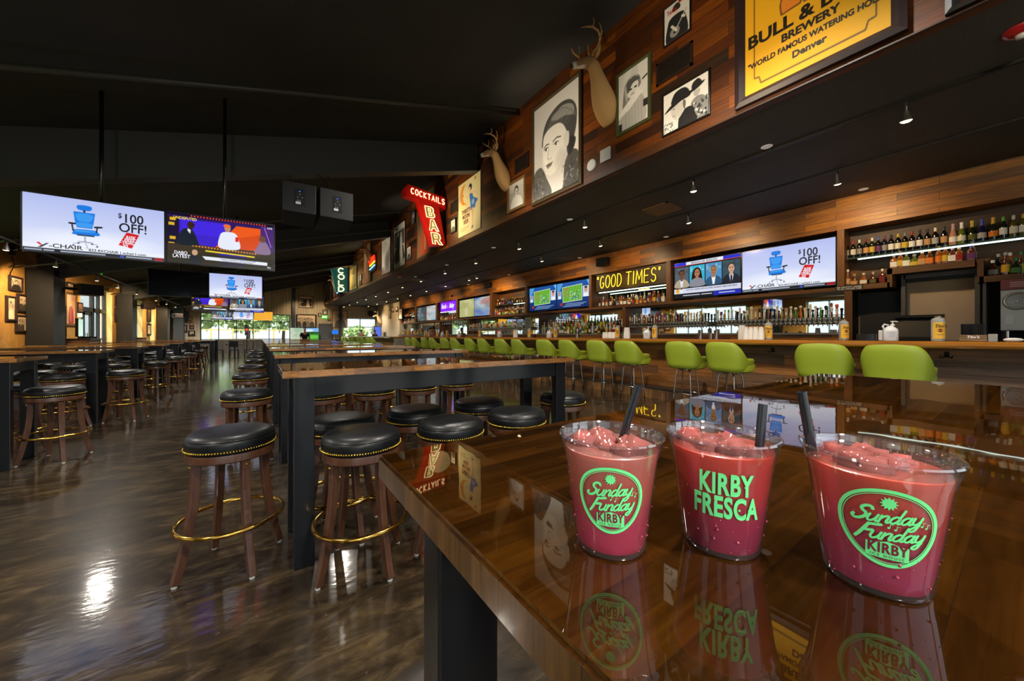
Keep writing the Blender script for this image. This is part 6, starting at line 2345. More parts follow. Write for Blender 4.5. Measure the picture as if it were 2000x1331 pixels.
def guitarist():
    c = Cv(60, 92, '#dad9d6')
    c.poly([(.1, 1.02), (.14, .5), (.3, .36), (.66, .36), (.84, .5), (.9, 1.02)], '#1c1c1f', True)
    c.ell(.47, .22, .12, .13, '#cfcac4'); c.poly([(.33, .22), (.36, .1), (.5, .05), (.62, .12), (.62, .24)], '#2a2623', True); c.rect(.38, .19, .58, .225, '#151515')
    c.ell(.42, .80, .2, .13, '#8d8a86', .5); c.ell(.42, .8, .06, .04, '#1b1b1b'); c.line([(.5, .72), (.88, .38)], .035, '#b9b4ac'); c.line([(.3, .6), (.48, .78)], .06, '#dcd6cf'); c.line([(.8, .55), (.72, .5)], .06, '#dcd6cf')
    return c.grain(.06, 9)


def moon_poster():
    c = Cv(96, 150, '#e3d9a4')
    c.ell(.22, .24, .17, .13, '#a9b9c6', .3); c.ell(.28, .24, .19, .19, '#e0912a'); c.ell(.37, .24, .155, .175, '#e3d9a4'); c.poly([(.20, .22), (.26, .24), (.2, .28)], '#c46a1a')
    c.poly(star(.78, .06, .055, .022, 5), '#c9702a')
    c.poly(star(.36, .44, .04, .016, 5), '#e0a040')
    c.ell(.56, .17, .075, .065, '#1d2338'); c.ell(.53, .20, .05, .045, '#e8c4a0')
    c.poly([(.52, .24), (.60, .24), (.64, .33), (.56, .36), (.5, .3)], '#e8c4a0', True); c.line([(.55, .28), (.44, .34), (.38, .30)], .022, '#e8c4a0'); c.line([(.62, .27), (.82, .32), (.86, .37), (.74, .42)], .022, '#e8c4a0')
    c.poly([(.53, .30), (.66, .31), (.7, .38), (.88, .46), (.80, .52), (.76, .585), (.60, .60), (.57, .47)], '#2f6fc4', True); c.ell(.68, .46, .06, .05, '#8fb6e6', soft=.6)
    c.poly([(.62, .59), (.72, .58), (.70, .74), (.665, .90), (.63, .90), (.645, .74)], '#d9b48e', True); c.poly([(.62, .91), (.67, .88), (.69, .91), (.63, .94)], '#2a4f94', True)
    c.rect(.10, .86, .5, .875, '#b8863a', .8); c.rect(.12, .90, .36, .91, '#8a6a3a', .8)
    return c


def brew_poster():
    c = Cv(150, 150, '#d9a006')
    K = '#17130a'
    for pts in ([(.08, .02), (.08, .90), (.12, .905), (.135, .95), (.86, .95), (.875, .905), (.92, .90), (.92, .02)],):
        c.line(pts, .008, K)
    def leg(x, s):
        q = [(x, .0), (x + .10 * s, .0), (x + .105 * s, .25), (x + .08 * s, .42), (x + .10 * s, .50), (x + .17 * s, .535), (x + .16 * s, .56), (x + .02 * s, .565), (x + .01 * s, .50), (x + .03 * s, .42), (x + .015 * s, .22)]
        c.poly(q, '#cf7a18', True); c.line(q + [q[0]], .008, K)
    leg(.28, 1); leg(.45, .95); leg(.62, -.8); leg(.72, .8)
    return c


def paint(cols, seed, w=50, h=90, fig=True):
    r = random.Random(seed)
    c = Cv(w, h, cols[0])
    for k in range(6):
        c.ell(r.random(), r.random(), .2 + .2 * r.random(), .15 + .2 * r.random(), r.choice(cols), soft=.8, al=.5)
    if fig:
        c.poly([(.25, 1), (.3, .55), (.42, .42), (.6, .42), (.78, .6), (.8, 1)], cols[1], True); c.ell(.5, .32, .11, .08, cols[2]); c.ell(.5, .27, .13, .06, cols[3])
        c.line([(.5, .45), (.48, .9)], .05, cols[2], .6)
    return c


def scene_bw(seed, w=60, h=100):
    """plain street scene with figures beside an old car"""
    r = random.Random(seed)
    c = Cv(w, h, '#b9b9b6')
    c.grad('#d9d9d6', '#9a9a97', 1); c.rect(.05, .15, .95, .5, '#4a4a4a'); c.rect(.1, .2, .45, .45, '#77776f')
    c.poly([(.1, .85), (.12, .6), (.4, .5), (.8, .52), (.92, .7), (.9, .85)], '#242426', True); c.ell(.25, .85, .1, .06, '#141414'); c.ell(.75, .85, .1, .06, '#141414'); c.ell(.5, .66, .12, .06, '#cfcfcc')
    c.poly([(.55, .95), (.58, .35), (.66, .3), (.74, .36), (.78, .95)], '#e3e3e0', True); c.ell(.66, .25, .06, .05, '#c9c4be'); c.poly([(.28, .8), (.3, .33), (.4, .28), (.5, .36), (.52, .8)], '#1f1f22', True); c.ell(.4, .22, .06, .05, '#b9b4ae')
    return c.grain(.1, seed)


GS = 'pictures on the plank soffit'
XS = 4.5


def soff(t, y0, y1, zb):
    t.location = (XS - .001, (y0 + y1) / 2, zb); t.rotation_euler = (0, 0, RZB)
    return t


soff(framed('huge black-and-white portrait of a woman in a fur collar', 1.36, 1.93, woman_bw(), 'bronze', .075, .05, group=GS), 5.68, 4.32, 3.84)
soff(framed('green-framed photo of a woman with her arm stretched out', .60, .95, arm_woman(), 'green', .05, group=GS), 3.61, 3.01, 4.29)
soff(framed('photo of two men in wide-brimmed hats', .64, .57, cowboys(), 'black', .025, group=GS), 2.84, 2.20, 3.95)
t = soff(framed('small magazine cover of a guitarist near the roof', .38, .52, guitarist(), 'black', .018, group=GS), 2.82, 2.44, 5.15)
text('Texas', .085, mat('red_print', '#b0201c', .5), t, (-.06, -.03, .40), ext=.0004, bold=.001, sx=.7)
text('Monthly', .06, MATS['red_print'], t, (.09, -.03, .46), ext=.0004, bold=.001, sx=.6)
t = soff(framed('large yellow brewery poster in a wide dark frame', 1.34, 1.75, brew_poster(), 'brown', .10, .07, group=GS), 1.91, .57, 3.84)
KP = mat('black_print', '#17130a', .6)
for s, sz, z, bo, sx_ in (('BULL & BUSH', .185, .66, .006, 1.0), ('BREWERY', .11, .515, .004, .95), ('"WORLD FAMOUS WATERING HOLE"', .078, .40, .0025, .82), ('Denver', .095, .29, .003, .95)):
    text(s, sz, KP, t, (0, -.035, z), ext=.0005, bold=bo, sx=sx_)
soff(framed('red picture in a black frame, cut off at the upper right corner', .75, .9, Cv(20, 24, '#b3120e').grain(.05, 3), 'black', .07, .06, group=GS), .37, -.38, 3.81)
soff(framed('small gold-framed portrait of a woman left of the huge portrait', .64, .65, generic_bw(21, 48, 50), 'gold', .06, group=GS), 6.55, 5.91, 3.935)
t = soff(framed('tall cream beer poster of a woman and a crescent moon', 1.20, 1.42, moon_poster(), 'black', 0, .02, name='poster', group=GS), 8.95, 7.75, 3.93)
RP = mat('brown_red_print', '#7a2a1c', .6)
for s, z in (('THIRSTY', .62), ('MOON', .48), ('BEER', .34)):
    text(s, .15, RP, t, (-.16, -.012, z), ext=.0005, bold=.004, sx=.82)
soff(framed('narrow picture lit yellow, just left of the cream beer poster', .34, .39, generic_bw(31, 24, 34), 'black', .035, .05, group=GS), 9.42, 9.08, 4.15)
soff(framed('orange and teal painting behind the red bar sign', 1.45, 2.05, paint(['#17818c', '#c4521c', '#e0b898', '#2a1a14'], 5), 'gold', .06, group=GS), 12.07, 10.62, 3.88)
soff(framed('small upper photo left of the orange and teal painting', .4, .48, generic_bw(41, 24, 30, dark='#0b0b0c', bg='#222'), 'black', .03, group=GS), 12.68, 12.28, 5.2)
soff(framed('small lower photo left of the orange and teal painting', .5, .52, generic_bw(43, 30, 30), 'black', .04, group=GS), 13.17, 12.66, 4.0)
soff(framed('black-and-white photo of people with an old car', 1.46, 1.75, scene_bw(3), 'black', .05, group=GS), 14.76, 13.30, 3.88)
soff(framed('pale black-and-white photo with a dark doorway shape', 1.36, 1.55, paint(['#c9c9c6', '#3a3a3a', '#8c8c8a', '#1d1d1d'], 12, fig=False).grain(.08, 3), 'black', .04, group=GS), 16.49, 15.13, 3.9)
soff(framed('tall muted painting near the small red neon sign', 1.4, 1.95, paint(['#8a8266', '#7a3a20', '#b08a68', '#2b2118'], 15), 'wood', .06, group=GS), 19.8, 18.4, 3.9)
soff(framed('dark small photo between the tall paintings', .5, .6, generic_bw(51, 24, 30), 'black', .04, group=GS), 20.8, 20.3, 3.95)
soff(framed('yellowish painting beside the teal cold sign', 2.0, 1.33, paint(['#b8a860', '#8a8040', '#d0c48a', '#6a6038'], 17, 60, 40), 'black', .06, group=GS), 23.4, 21.4, 3.9)
for i, (y, cl) in enumerate(((27.5, '#8a8a88'), (28.8, '#a03024'), (30.2, '#c9c4b8'), (31.6, '#b06a5a'), (32.9, '#d0d0cc'))):
    soff(framed('picture at the far end of the soffit, %s before the corner' % ['fifth', 'fourth', 'third', 'second', 'last'][i], 1.0, 1.5, paint([cl, '#3a3a3a', '#c9b8a8', '#1d1d1d'], 60 + i, 30, 44), 'black', .05, group=GS), y + .5, y - .5, 3.95)
# dark return-air grilles
VM = mat('grille_brown', '#1a120d', .6)


def grille(y0, y1, z0, z1, lab):
    w_ = y0 - y1
    t = thing('vent_grille', lab, 'vent', (XS - .001, (y0 + y1) / 2, z0), RZB, 'dark grilles in the soffit')
    MB().box((-w_ / 2, -.02, 0), (w_ / 2, 0, .03)).box((-w_ / 2, -.02, z1 - z0 - .03), (w_ / 2, 0, z1 - z0)).box((-w_ / 2, -.02, 0), (-w_ / 2 + .03, 0, z1 - z0)).box((w_ / 2 - .03, -.02, 0), (w_ / 2, 0, z1 - z0)).build('frame', mat('grille_frame', '#2a1a10', .5), t)
    mb = MB()
    for k in range(14):
        z = .03 + (z1 - z0 - .06) * (k + .5) / 14
        mb.box((-w_ / 2 + .03, -.012, z - .004), (w_ / 2 - .03, -.004, z + .004))
    mb.box((-w_ / 2 + .03, -.003, .03), (w_ / 2 - .03, -.001, z1 - z0 - .03))
    mb.build('slats', VM, t)


grille(2.93, 2.42, 4.69, 5.0, 'dark grille in the soffit between the guitarist cover and the two hatted men')
grille(6.28, 5.8, 4.70, 5.02, 'dark grille in the soffit beside the smaller deer head')
grille(9.44, 8.97, 4.69, 5.04, 'dark grille in the soffit left of the cream beer poster')
grille(13.1, 12.45, 4.76, 5.1, 'dark grille in the soffit left of the orange and teal painting')
tag(MB().lathe([(.001, .03), (.085, .03), (.095, .02), (.095, 0)], 28).build('round_cover', WHT, smooth=True, angle=.6, loc=(XS, 4.11, 4.07)), 'round white cover plate on the plank soffit', 'cover plate').rotation_euler = (0, -PI / 2, 0)
tag(MB().cbox((-.1, -.03, -.1), (.1, 0, .1), .012).build('square_cover', WHT, loc=(XS - .001, 3.82, 4.12)), 'square white cover plate on the plank soffit', 'cover plate').rotation_euler = (0, 0, RZB)

# ---- red projecting sign: COCKTAILS over a leaning BAR
REDS = mat('sign_red_enamel', '#c4150c', .35, emit='#c4150c', es=.12)
TANS = mat('sign_letter_tan', '#b89a58', .5)
t = thing('bar_sign', 'red projecting sign with lit words COCKTAILS and BAR', 'neon sign', (XS, 9.70, 3.80), 0, None)
mb = MB()
def slab(mb, pts, y0, y1):
    n = len(pts)
    mb.add([(x, y0, z) for x, z in pts] + [(x, y1, z) for x, z in pts], [tuple(range(n))[::-1], tuple(range(n, 2 * n))] + [(i, (i + 1) % n, n + (i + 1) % n, n + i) for i in range(n)])
    return mb
slab(MB(), [(-1.22, 1.28), (-.05, 1.14), (-.05, 1.46), (-1.16, 1.60), (-1.26, 1.46)], 0, .28).build('header_box', REDS, t)
slab(MB(), [(-.86, 1.24), (-.26, 1.16), (-.05, .10), (-.46, .02)], 0, .28).build('blade_box', REDS, t)
MB().box((-.05, .10, .3), (-.001, .18, 1.3)).build('wall_bracket', STEEL, t)
mb = MB()
x = -1.08
for ch in 'COCKTAILS':
    wd_ = .09 * (.4 if ch == 'I' else 1)
    for stk in STROKE[ch]:
        mb.tube([(x + a * wd_, -.015, 1.365 - .12 * (x + 1.08 + a * wd_) + b_ * .15) for a, b_ in stk], .011, 6)
    x += wd_ + .03
mb.build('neon_lettering', NEON_W, t, smooth=True)
mb, mt = MB(), MB()
FAT = {'B': [[(0, 0), (.62, 0), (.82, .12), (.84, .36), (.70, .5), (.80, .64), (.80, .88), (.60, 1), (0, 1)], [(.28, .2), (.55, .2), (.55, .42), (.28, .42)], [(.28, .6), (.53, .6), (.53, .8), (.28, .8)]],
       'A': [[(0, 0), (.26, 0), (.32, .22), (.62, .22), (.68, 0), (.95, 0), (.62, 1), (.32, 1)], [(.39, .42), (.56, .42), (.47, .75)]],
       'R': [[(0, 0), (.27, 0), (.27, .34), (.42, .34), (.62, 0), (.95, 0), (.70, .40), (.85, .55), (.82, .88), (.62, 1), (0, 1)], [(.27, .56), (.55, .56), (.55, .79), (.27, .79)]]}
for ch, bx, bz, lw, lh in (('B', -.63, .80, .30, .30), ('A', -.55, .44, .30, .31), ('R', -.45, .07, .32, .32)):
    for k, loop in enumerate(FAT[ch]):
        pts = [(bx + a * lw - .13 * b_ * 0 - (b_ * .06), bz + b_ * lh) for a, b_ in loop]
        mb.tube([(x_, -.02, z_) for x_, z_ in pts], .011, 6, closed=True)
        if k == 0:
            slab(mt, pts, -.008, -.001)
mb.build('neon_outline', NEON_W, t, smooth=True)
mt.build('letter_face', TANS, t)
disc_lamp('sign_glow', (4.1, 9.35, 4.4), 14, (1, .75, .3), .3, spot=2.8, target=(4.5, 9.0, 4.4))
# ---- teal COLD sign
t = thing('cold_sign', 'teal projecting sign with lit word COLD under a yellow strip', 'neon sign', (XS, 23.75, 3.78), 0)
slab(MB(), [(-.72, .1), (-.05, .1), (-.05, 1.62), (-.98, 1.62)], 0, .25).build('blade_box', mat('sign_teal', '#2f6f6a', .4, emit='#2f6f6a', es=.25), t)
slab(MB(), [(-1.35, 1.62), (-.05, 1.62), (-.05, 1.86), (-1.35, 1.86)], 0, .25).build('header_box', mat('sign_amber', '#6b4a08', .4, emit='#b87808', es=.6), t)
text('CERVEZA', .26, NEON_Y, t, (-.70, -.01, 1.74), bold=.008, sx=.95)
mb = MB()
for k, ch in enumerate('COLD'):
    for stk in STROKE[ch]:
        mb.tube([(-.60 + a * .36, -.02, 1.24 - k * .37 + b_ * .28) for a, b_ in stk], .028, 6)
mb.build('neon_lettering', NEON_W, t, smooth=True)
disc_lamp('sign_glow', (4.0, 23.3, 4.6), 20, (1, .72, .25), .3, spot=2.8, target=(4.5, 22.6, 4.5))
# ---- small script neons
def small_neon(y, z, lab, w_=.9, h_=.5):
    t = thing('neon_sign', lab, 'neon sign', (XS - .001, y, z), RZB)
    MB().box((-w_ / 2, -.05, 0), (w_ / 2, -.01, h_)).build('backing_panel', mat('neon_back', '#200808', .4), t)
    mb = MB()
    pts = []
    for k in range(60):
        u = k / 59
        pts.append((-w_ * .42 + w_ * .84 * u, -.07, h_ * (.62 + .16 * math.sin(u * 30) + .08 * u)))
    mb.tube(pts, .03, 6)
    mb.build('neon_lettering', NEON_R, t, smooth=True)
    MB().tube([(-w_ * .3, -.07, h_ * .38), (w_ * .42, -.07, h_ * .50)], .025, 6).build('neon_underline', NEON_Y, t, smooth=True)
    MB().tube([(-w_ * .3, -.07, h_ * .18), (w_ * .42, -.07, h_ * .30)], .03, 6).build('neon_stripe', NEON_B, t, smooth=True)


small_neon(18.0, 4.3, 'small red, yellow and blue script neon sign in the middle of the soffit', 1.3, .85)
small_neon(27.0, 4.0, 'small red script neon sign left of the teal sign', 1.3, .95)

# ================================================================== DEER HEADS
def deer(label, y, z, sc=1.0, turn=0.0, wall='soffit', x=None):
    t = thing('deer_head', label, 'mounted deer head', (XS if x is None else x, y, z), RZB, 'mounted deer heads')
    t.scale = (sc, sc, sc)
    ringsP = [(-.0, -.46, .12, .05), (-.03, -.33, .20, .17), (-.07, -.14, .235, .27), (-.15, .01, .22, .28), (-.24, .15, .185, .235), (-.31, .28, .150, .18), (-.37, .40, .125, .145), (-.41, .50, .110, .132), (-.45, .58, .108, .130),
              (-.54, .63, .112, .125), (-.63, .62, .102, .110), (-.72, .585, .082, .090), (-.80, .545, .066, .072), (-.87, .512, .060, .062), (-.91, .495, .048, .047), (-.925, .488, .016, .016)]
    PV = Vector((0, -.45, .56))
    HR = lambda p, w_=1.0: PV + Matrix.Rotation(turn * w_, 3, 'Z') @ (Vector(p) - PV)
    n = 24
    vs, fs, colr = [], [], []
    m = len(ringsP)
    for i, (py, pz, rx, rr) in enumerate(ringsP):
        a = ringsP[max(0, i - 1)]; b = ringsP[min(m - 1, i + 1)]
        tg = Vector((0, b[0] - a[0], b[1] - a[1])).normalized()
        up = Vector((1, 0, 0)).cross(tg)
        for k in range(n):
            q = 2 * PI * k / n
            p = Vector((0, py, pz)) + Vector((1, 0, 0)) * rx * math.cos(q) + up * rr * math.sin(q)
            p = HR(p, min(1, max(0, (i - 4) / 5)))
            if p.y > -.002:
                p.y = -.002
            vs.append(p)
            under = math.sin(q) > .45 if up.z < 0 or up.y < 0 else math.sin(q) < -.45
            dn = (up * math.sin(q))
            below = dn.normalized().z < -.35 if abs(math.sin(q)) > .2 else False
            c = lin('#b08a58')
            if 7 <= i <= 8 and dn.z < -.8: c = lin('#e2d6bf')
            elif i >= 13: c = lin('#2b2019') if i >= 14 else lin('#e6dcc8')
            elif i >= 11 and dn.z < -.75: c = lin('#e6dcc8')
            elif 9 <= i <= 12: c = lin('#8f6a44')
            elif i <= 2 and below: c = lin('#d9c29a')
            colr.append((*c, 1))
    for i in range(m - 1):
        for k in range(n):
            fs.append((i * n + k, i * n + (k + 1) % n, (i + 1) * n + (k + 1) % n, (i + 1) * n + k))
    fs.append(tuple(range(n))); fs.append(tuple((m - 1) * n + k for k in range(n)))
    me = bpy.data.meshes.new('bust')
    me.from_pydata(vs, [], fs)
    at = me.color_attributes.new('ink', 'FLOAT_COLOR', 'POINT')
    at.data.foreach_set('color', np.array(colr).ravel())
    fm = vcol_mat('deer_fur', 0, .8)
    me.materials.append(fm)
    me.polygons.foreach_set('use_smooth', [True] * len(me.polygons))
    bmx = bmesh.new(); bmx.from_mesh(me); bmesh.ops.recalc_face_normals(bmx, faces=bmx.faces); bmx.to_mesh(me); bmx.free()
    o = bpy.data.objects.new('bust', me); COL.objects.link(o); hang(o, t)
    sub = o.modifiers.new('smooth', 'SUBSURF'); sub.levels = sub.render_levels = 1
    EAR = mat('deer_ear', '#a5835a', .8)
    for s in (-1, 1):
        mb = MB()
        P = [(s * .075, -.44, .67), (s * .12, -.42, .72), (s * .165, -.40, .80), (s * .185, -.39, .88)]
        W = [.018, .045, .04, .004]
        e = []
        for (a, b_, c_), w_ in zip(P, W):
            e += [(a, b_ - w_, c_ - w_ * .4), (a + s * .012, b_, c_), (a, b_ + w_, c_ - w_ * .4), (a - s * .012, b_ + .003, c_ - .01)]
        e = [tuple(HR(q_)) for q_ in e]
        mb.add(e, [(4 * i + k, 4 * i + (k + 1) % 4, 4 * i + 4 + (k + 1) % 4, 4 * i + 4 + k) for i in range(3) for k in range(4)] + [(0, 1, 2, 3), (12, 13, 14, 15)])
        mb.build('ear', EAR, t, smooth=True)
        MB().ball(tuple(HR((s * .100, -.63, .665))), (.018, .020, .020), 10).build('eye', BLKG, t, smooth=True)
        # antler: one main beam with upright tines
        V = [(.035, -.485, .715), (.07, -.465, .77), (.17, -.42, .82), (.29, -.42, .88), (.36, -.50, .95), (.36, -.62, 1.0), (.30, -.74, 1.03), (.23, -.80, 1.05)]
        T1 = [(.05, -.50, .84), (.055, -.51, .88)]
        T2 = [(.30, -.40, 1.0), (.285, -.42, 1.12), (.26, -.44, 1.2)]
        T3 = [(.355, -.57, 1.10), (.34, -.60, 1.2)]
        vs2 = V + T1 + T2 + T3
        ed = [(i, i + 1) for i in range(7)] + [(1, 8), (8, 9), (3, 10), (10, 11), (11, 12), (5, 13), (13, 14)]
        rr = [.026, .024, .022, .021, .020, .018, .014, .006, .012, .005, .017, .013, .005, .014, .005]
        skin('antler', [tuple(HR((s * a, b_ - .02, c_))) for a, b_, c_ in vs2], ed, rr, mat('antler_bone', '#c49c62', .6, noise=(14, '#94703f')), t, 1)
    return t


deer('large mounted deer head with wide antlers between two framed photos', 3.76, 4.90, .78, -.42)
deer('mounted deer head left of the huge portrait', 6.6, 4.77, .70, -.42)
deer('mounted deer head on the middle of the soffit, high above the red script neon', 18.2, 5.05, .62, -.3)
deer('mounted deer head left of the teal cold sign', 25.6, 5.2, .6, -.3)
deer('darker mounted deer head at the far end of the soffit', 28.0, 4.8, .6, -.3)
deer('small mounted deer head on the plaster return by the corner window', 32.0, 2.45, .8, -.3, x=8.72)

# ================================================================== TRACK LIGHTS
LENS = mat('lamp_lens', '#201810', .3, emit='#ffd9a0', es=9.0)
LENSW = mat('lamp_lens_white', '#202020', .3, emit='#fff2dc', es=9.0)
HEADM = mat('track_head', '#8b8680', .35, .7)
TRK = mat('track_black', '#0c0c0c', .5)


def head_proto(lens, name):
    """a track head hanging from its adapter; lamp looks along -z of the shade"""
    t = thing('track_light', 'track light', 'track light')
    MB().box((-.03, -.015, -.03), (.03, .015, 0)).build('adapter', TRK, t)
    MB().tube([(0, 0, -.03), (0, 0, -.10)], .008, 8).build('stem', HEADM, t)
    MB().lathe([(.018, -.08), (.022, -.10), (.03, -.13), (.048, -.175), (.052, -.185), (.046, -.18)], 18).build('lamp_shade', HEADM, t, smooth=True, angle=.7)
    MB().lathe([(.046, -.178), (.044, -.186), (.030, -.197), (.001, -.202)], 16).build('lens', lens, t)
    return t


th, used_h = head_proto(LENS, 'a'), [0]


def head(x, y, z, tx, ty, label, group, power, target, col, spot=1.15):
    """tilt the whole head so that the lens looks towards its target"""
    o = th if not used_h[0] else dup(th)
    used_h[0] = 1
    o.location = (x, y, z)
    d = (Vector(target) - Vector((x, y, z - .1))).normalized()
    a = min(.5, math.acos(max(-1, min(1, -d.z))))
    ax = Vector((0, 0, -1)).cross(d)
    if ax.length > 1e-4:
        o.rotation_euler = Matrix.Rotation(a * .6, 4, ax.normalized()).to_euler()
    tag(o, label, None, group)
    e = o.rotation_euler.to_matrix() @ Vector((0, 0, -.225))
    disc_lamp('track_lamp', tuple(Vector((x, y, z)) + e), power, col, .045, spot=spot, target=target)
    return o


AMB = (1.0, .70, .38)
T1Y = [.74, 3.08, 5.45, 7.84, 10.22, 12.57, 15.04, 17.49, 19.88, 22.39, 24.79, 27.34, 30.0, 32.3]
T2Y = [1.67, 4.02, 6.38, 8.76, 12.91, 13.57, 15.93, 18.32, 20.78, 23.17, 25.68, 28.09, 30.74]
tag(MB().box((5.70, -1, 3.775), (5.735, 33, 3.7995)).build('light_track', TRK), 'black lighting track on the lowered ceiling, nearer to the tables', 'track')
tag(MB().box((7.23, -1, 3.775), (7.265, 33, 3.7995)).build('light_track', TRK), 'black lighting track on the lowered ceiling, nearer to the bottles', 'track')
for i, y in enumerate(T1Y):
    head(5.72, y, 3.775, 0, 0, 'lit track spotlight on the outer track, %s along the bar' % ORD[i], 'spotlights on the outer track', 55, (6.5, y + .2, 1.0), AMB, 1.5)
for i, y in enumerate(T2Y):
    head(7.25, y, 3.775, 0, 0, 'lit track spotlight on the inner track, %s along the bar' % ORD[i], 'spotlights on the inner track', 62, (8.8, y, 2.75), AMB, 1.7)
# left wall track with warm spots washing the ochre wall
tag(MB().tube([(-4.0, 2, 3.13), (-4.0, 33, 3.13)], .022, 8).build('light_track', mat('grey_track', '#4a4844', .5)), 'grey lighting track along the left wall', 'track')
LTY = [(4.5, 5.4), (8.0, 8.8), (11.4, 12.6), (13.5, 14.6), (16.2, 17.9), (18.2, 19.4), (20.6, 22.7), (24.0, 25.2), (26.4, 27.7), (29.0, 29.9)]
for i, (y, ty) in enumerate(LTY):
    head(-4.0, y, 3.11, 0, 0, 'warm track spotlight by the left wall, %s from the front' % ORD[i], 'spotlights along the left wall', 150, (-5.0, ty, 2.05), AMB, 1.4)
# unseen spots added to brighten the plank soffit, without fittings
for i, y in enumerate((-.8, 2.2, 5.2, 9.0, 12.4, 16.4, 20.0, 24.0, 28.0)):
    disc_lamp('added_soffit_light', (2.3, y, 3.6), 115 if i < 4 else 100, (1, .80, .56), .10, spot=1.35, target=(4.5, y, 4.7))
for i, x in enumerate((-4.3, 2.6, 4.4)):
    disc_lamp('wall_wash_lamp', (x, 32.2, 3.9), 60, (1, .74, .45), .06, spot=1.7, target=(x, 34, 2.4))
# small white downlight trims in the lowered ceiling
DISC = mat('downlight_trim', '#b9b5ae', .4, emit='#d9cfc0', es=.25)
dp = None
DL = [(5.58, 2.0), (5.57, 5.73), (5.56, 8.84), (5.56, 12.0), (5.56, 15.2), (8.58, 1.62), (8.58, 5.32), (8.6, 8.39), (8.58, 12.44), (8.58, 16.0)]
for i, (x, y) in enumerate(DL):
    if dp is None:
        dp = MB().lathe([(.001, -.006), (.06, -.006), (.068, 0)], 20).build('downlight_disc', DISC, smooth=True, angle=.5); o = dp
    else:
        o = dp.copy(); COL.objects.link(o)
    o.location = (x, y, 3.8)
    tag(o, 'small white disc in the lowered ceiling %s, %s from the camera' % ('near the soffit' if x < 6 else 'near the back wall', ORD[i % 5]), 'downlight', 'discs in the lowered ceiling')
# ceiling diffusers, smoke detectors
def diffuser(x, y, lab, col):
    t = thing('ceiling_vent', lab, 'vent', (x, y, 3.8), 0, 'square vents in the lowered ceiling')
    m = mat(col[0], col[1], .5)
    MB().box((-.3, -.3, -.015), (.3, -.26, 0)).box((-.3, .26, -.015), (.3, .3, 0)).box((-.3, -.3, -.015), (-.26, .3, 0)).box((.26, -.3, -.015), (.3, .3, 0)).build('frame', m, t)
    MB().box((-.26, -.26, -.008), (.26, .26, -.002)).build('diffuser_panel', m, t)


diffuser(6.62, 4.2, 'square amber vent in the lowered ceiling near the camera', ('amber_vent', '#6b4a20'))
diffuser(5.98, 16.0, 'grey square vent far along the lowered ceiling, left one', ('grey_vent', '#77736d'))
diffuser(7.95, 17.35, 'grey square vent far along the lowered ceiling, right one', ('grey_vent', '#77736d'))
REDS2 = mat('alarm_red', '#a8101c', .3, coat=.6)
for i, (x, y, lab) in enumerate(((4.95, 15.4, 'red fire alarm far along the lowered ceiling'), (5.16, .02, 'red fire alarm on the lowered ceiling at the right edge'))):
    t = thing('fire_alarm', lab, 'alarm', (x, y, 3.8))
    MB().lathe([(.001, -.05), (.06, -.045), (.10, -.02), (.105, 0)], 24).build('body', REDS2, t, smooth=True, angle=.8)
    MB().lathe([(.001, -.075), (.03, -.07), (.04, -.048)], 16).build('lens', WHT, t, smooth=True)
# ================================================================== HANGING SPEAKERS
SPK = MATS['speaker_black']
SPF = mat('speaker_panel', '#0b0b0d', .4)
for i, (x0, x1) in enumerate(((.29, .78), (.82, 1.35))):
    t = thing('hanging_speaker', '%s of the two black loudspeakers hung side by side under the rafter' % ('left', 'right')[i], 'speaker', ((x0 + x1) / 2, 6.7, 3.12), (-.04, .04)[i])
    t['group'] = 'pair of hung loudspeakers'
    w_ = x1 - x0 - .01
    MB().add([(-w_ / 2, 0, .12), (w_ / 2, 0, .12), (w_ / 2, .42, 0), (-w_ / 2, .42, 0), (-w_ / 2, 0, .60), (w_ / 2, 0, .60), (w_ / 2, .30, .62), (-w_ / 2, .30, .62)],
             [(3, 2, 1, 0), (4, 5, 6, 7), (0, 1, 5, 4), (1, 2, 6, 5), (2, 3, 7, 6), (3, 0, 4, 7)]).build('cabinet', SPK, t, bevel=.012)
    MB().box((-.06, -.006, .24), (.08, .0, .50)).build('input_panel', SPF, t)
    mb = MB()
    for k in range(5):
        mb.lathe([(.010, 0), (.010, .008)], 10, (0, 0, 0)) if False else mb.box((-.03 + .03 * (k % 3), -.010, .30 + .05 * (k // 2)), (-.01 + .03 * (k % 3), -.006, .32 + .05 * (k // 2)))
    mb.build('knob', HEADM, t)
    MB().box((-.05, -.008, .25), (.02, -.006, .29)).build('rating_plate', WHT, t)
    MB().box((-.005, -.009, .45), (.015, -.006, .46)).build('indicator_light', mat('blue_led', '#000', .4, emit='#3f6bff', es=2.0), t)
    top = rz_((x0 + x1) / 2) - .78 - 3.12
    mb = MB()
    for sx in (-.12, .12):
        mb.tube([(sx, .12, .60), (sx * .7, .5, top * .7), (sx * .7, 1.25, top + .06)], .008, 6)
    mb.build('hanging_wire', STEEL, t)
# ================================================================== LEFT WALL
def lpic(label, px0, px1, py0, py1, canvas, frame='black', fw=.035, x=XL):
    a = onX(px0, py0, x); b = onX(px1, py1, x); b0 = onX(px0, py1, x)
    y0, y1 = a[1], b[1]
    zt, zb = a[2], b0[2]
    t = framed(label, y1 - y0, zt - zb, canvas, frame, fw, .05, group='pictures on the left wall')
    t.location = (x + .001, (y0 + y1) / 2, zb); t.rotation_euler = (0, 0, PI / 2)
    return t


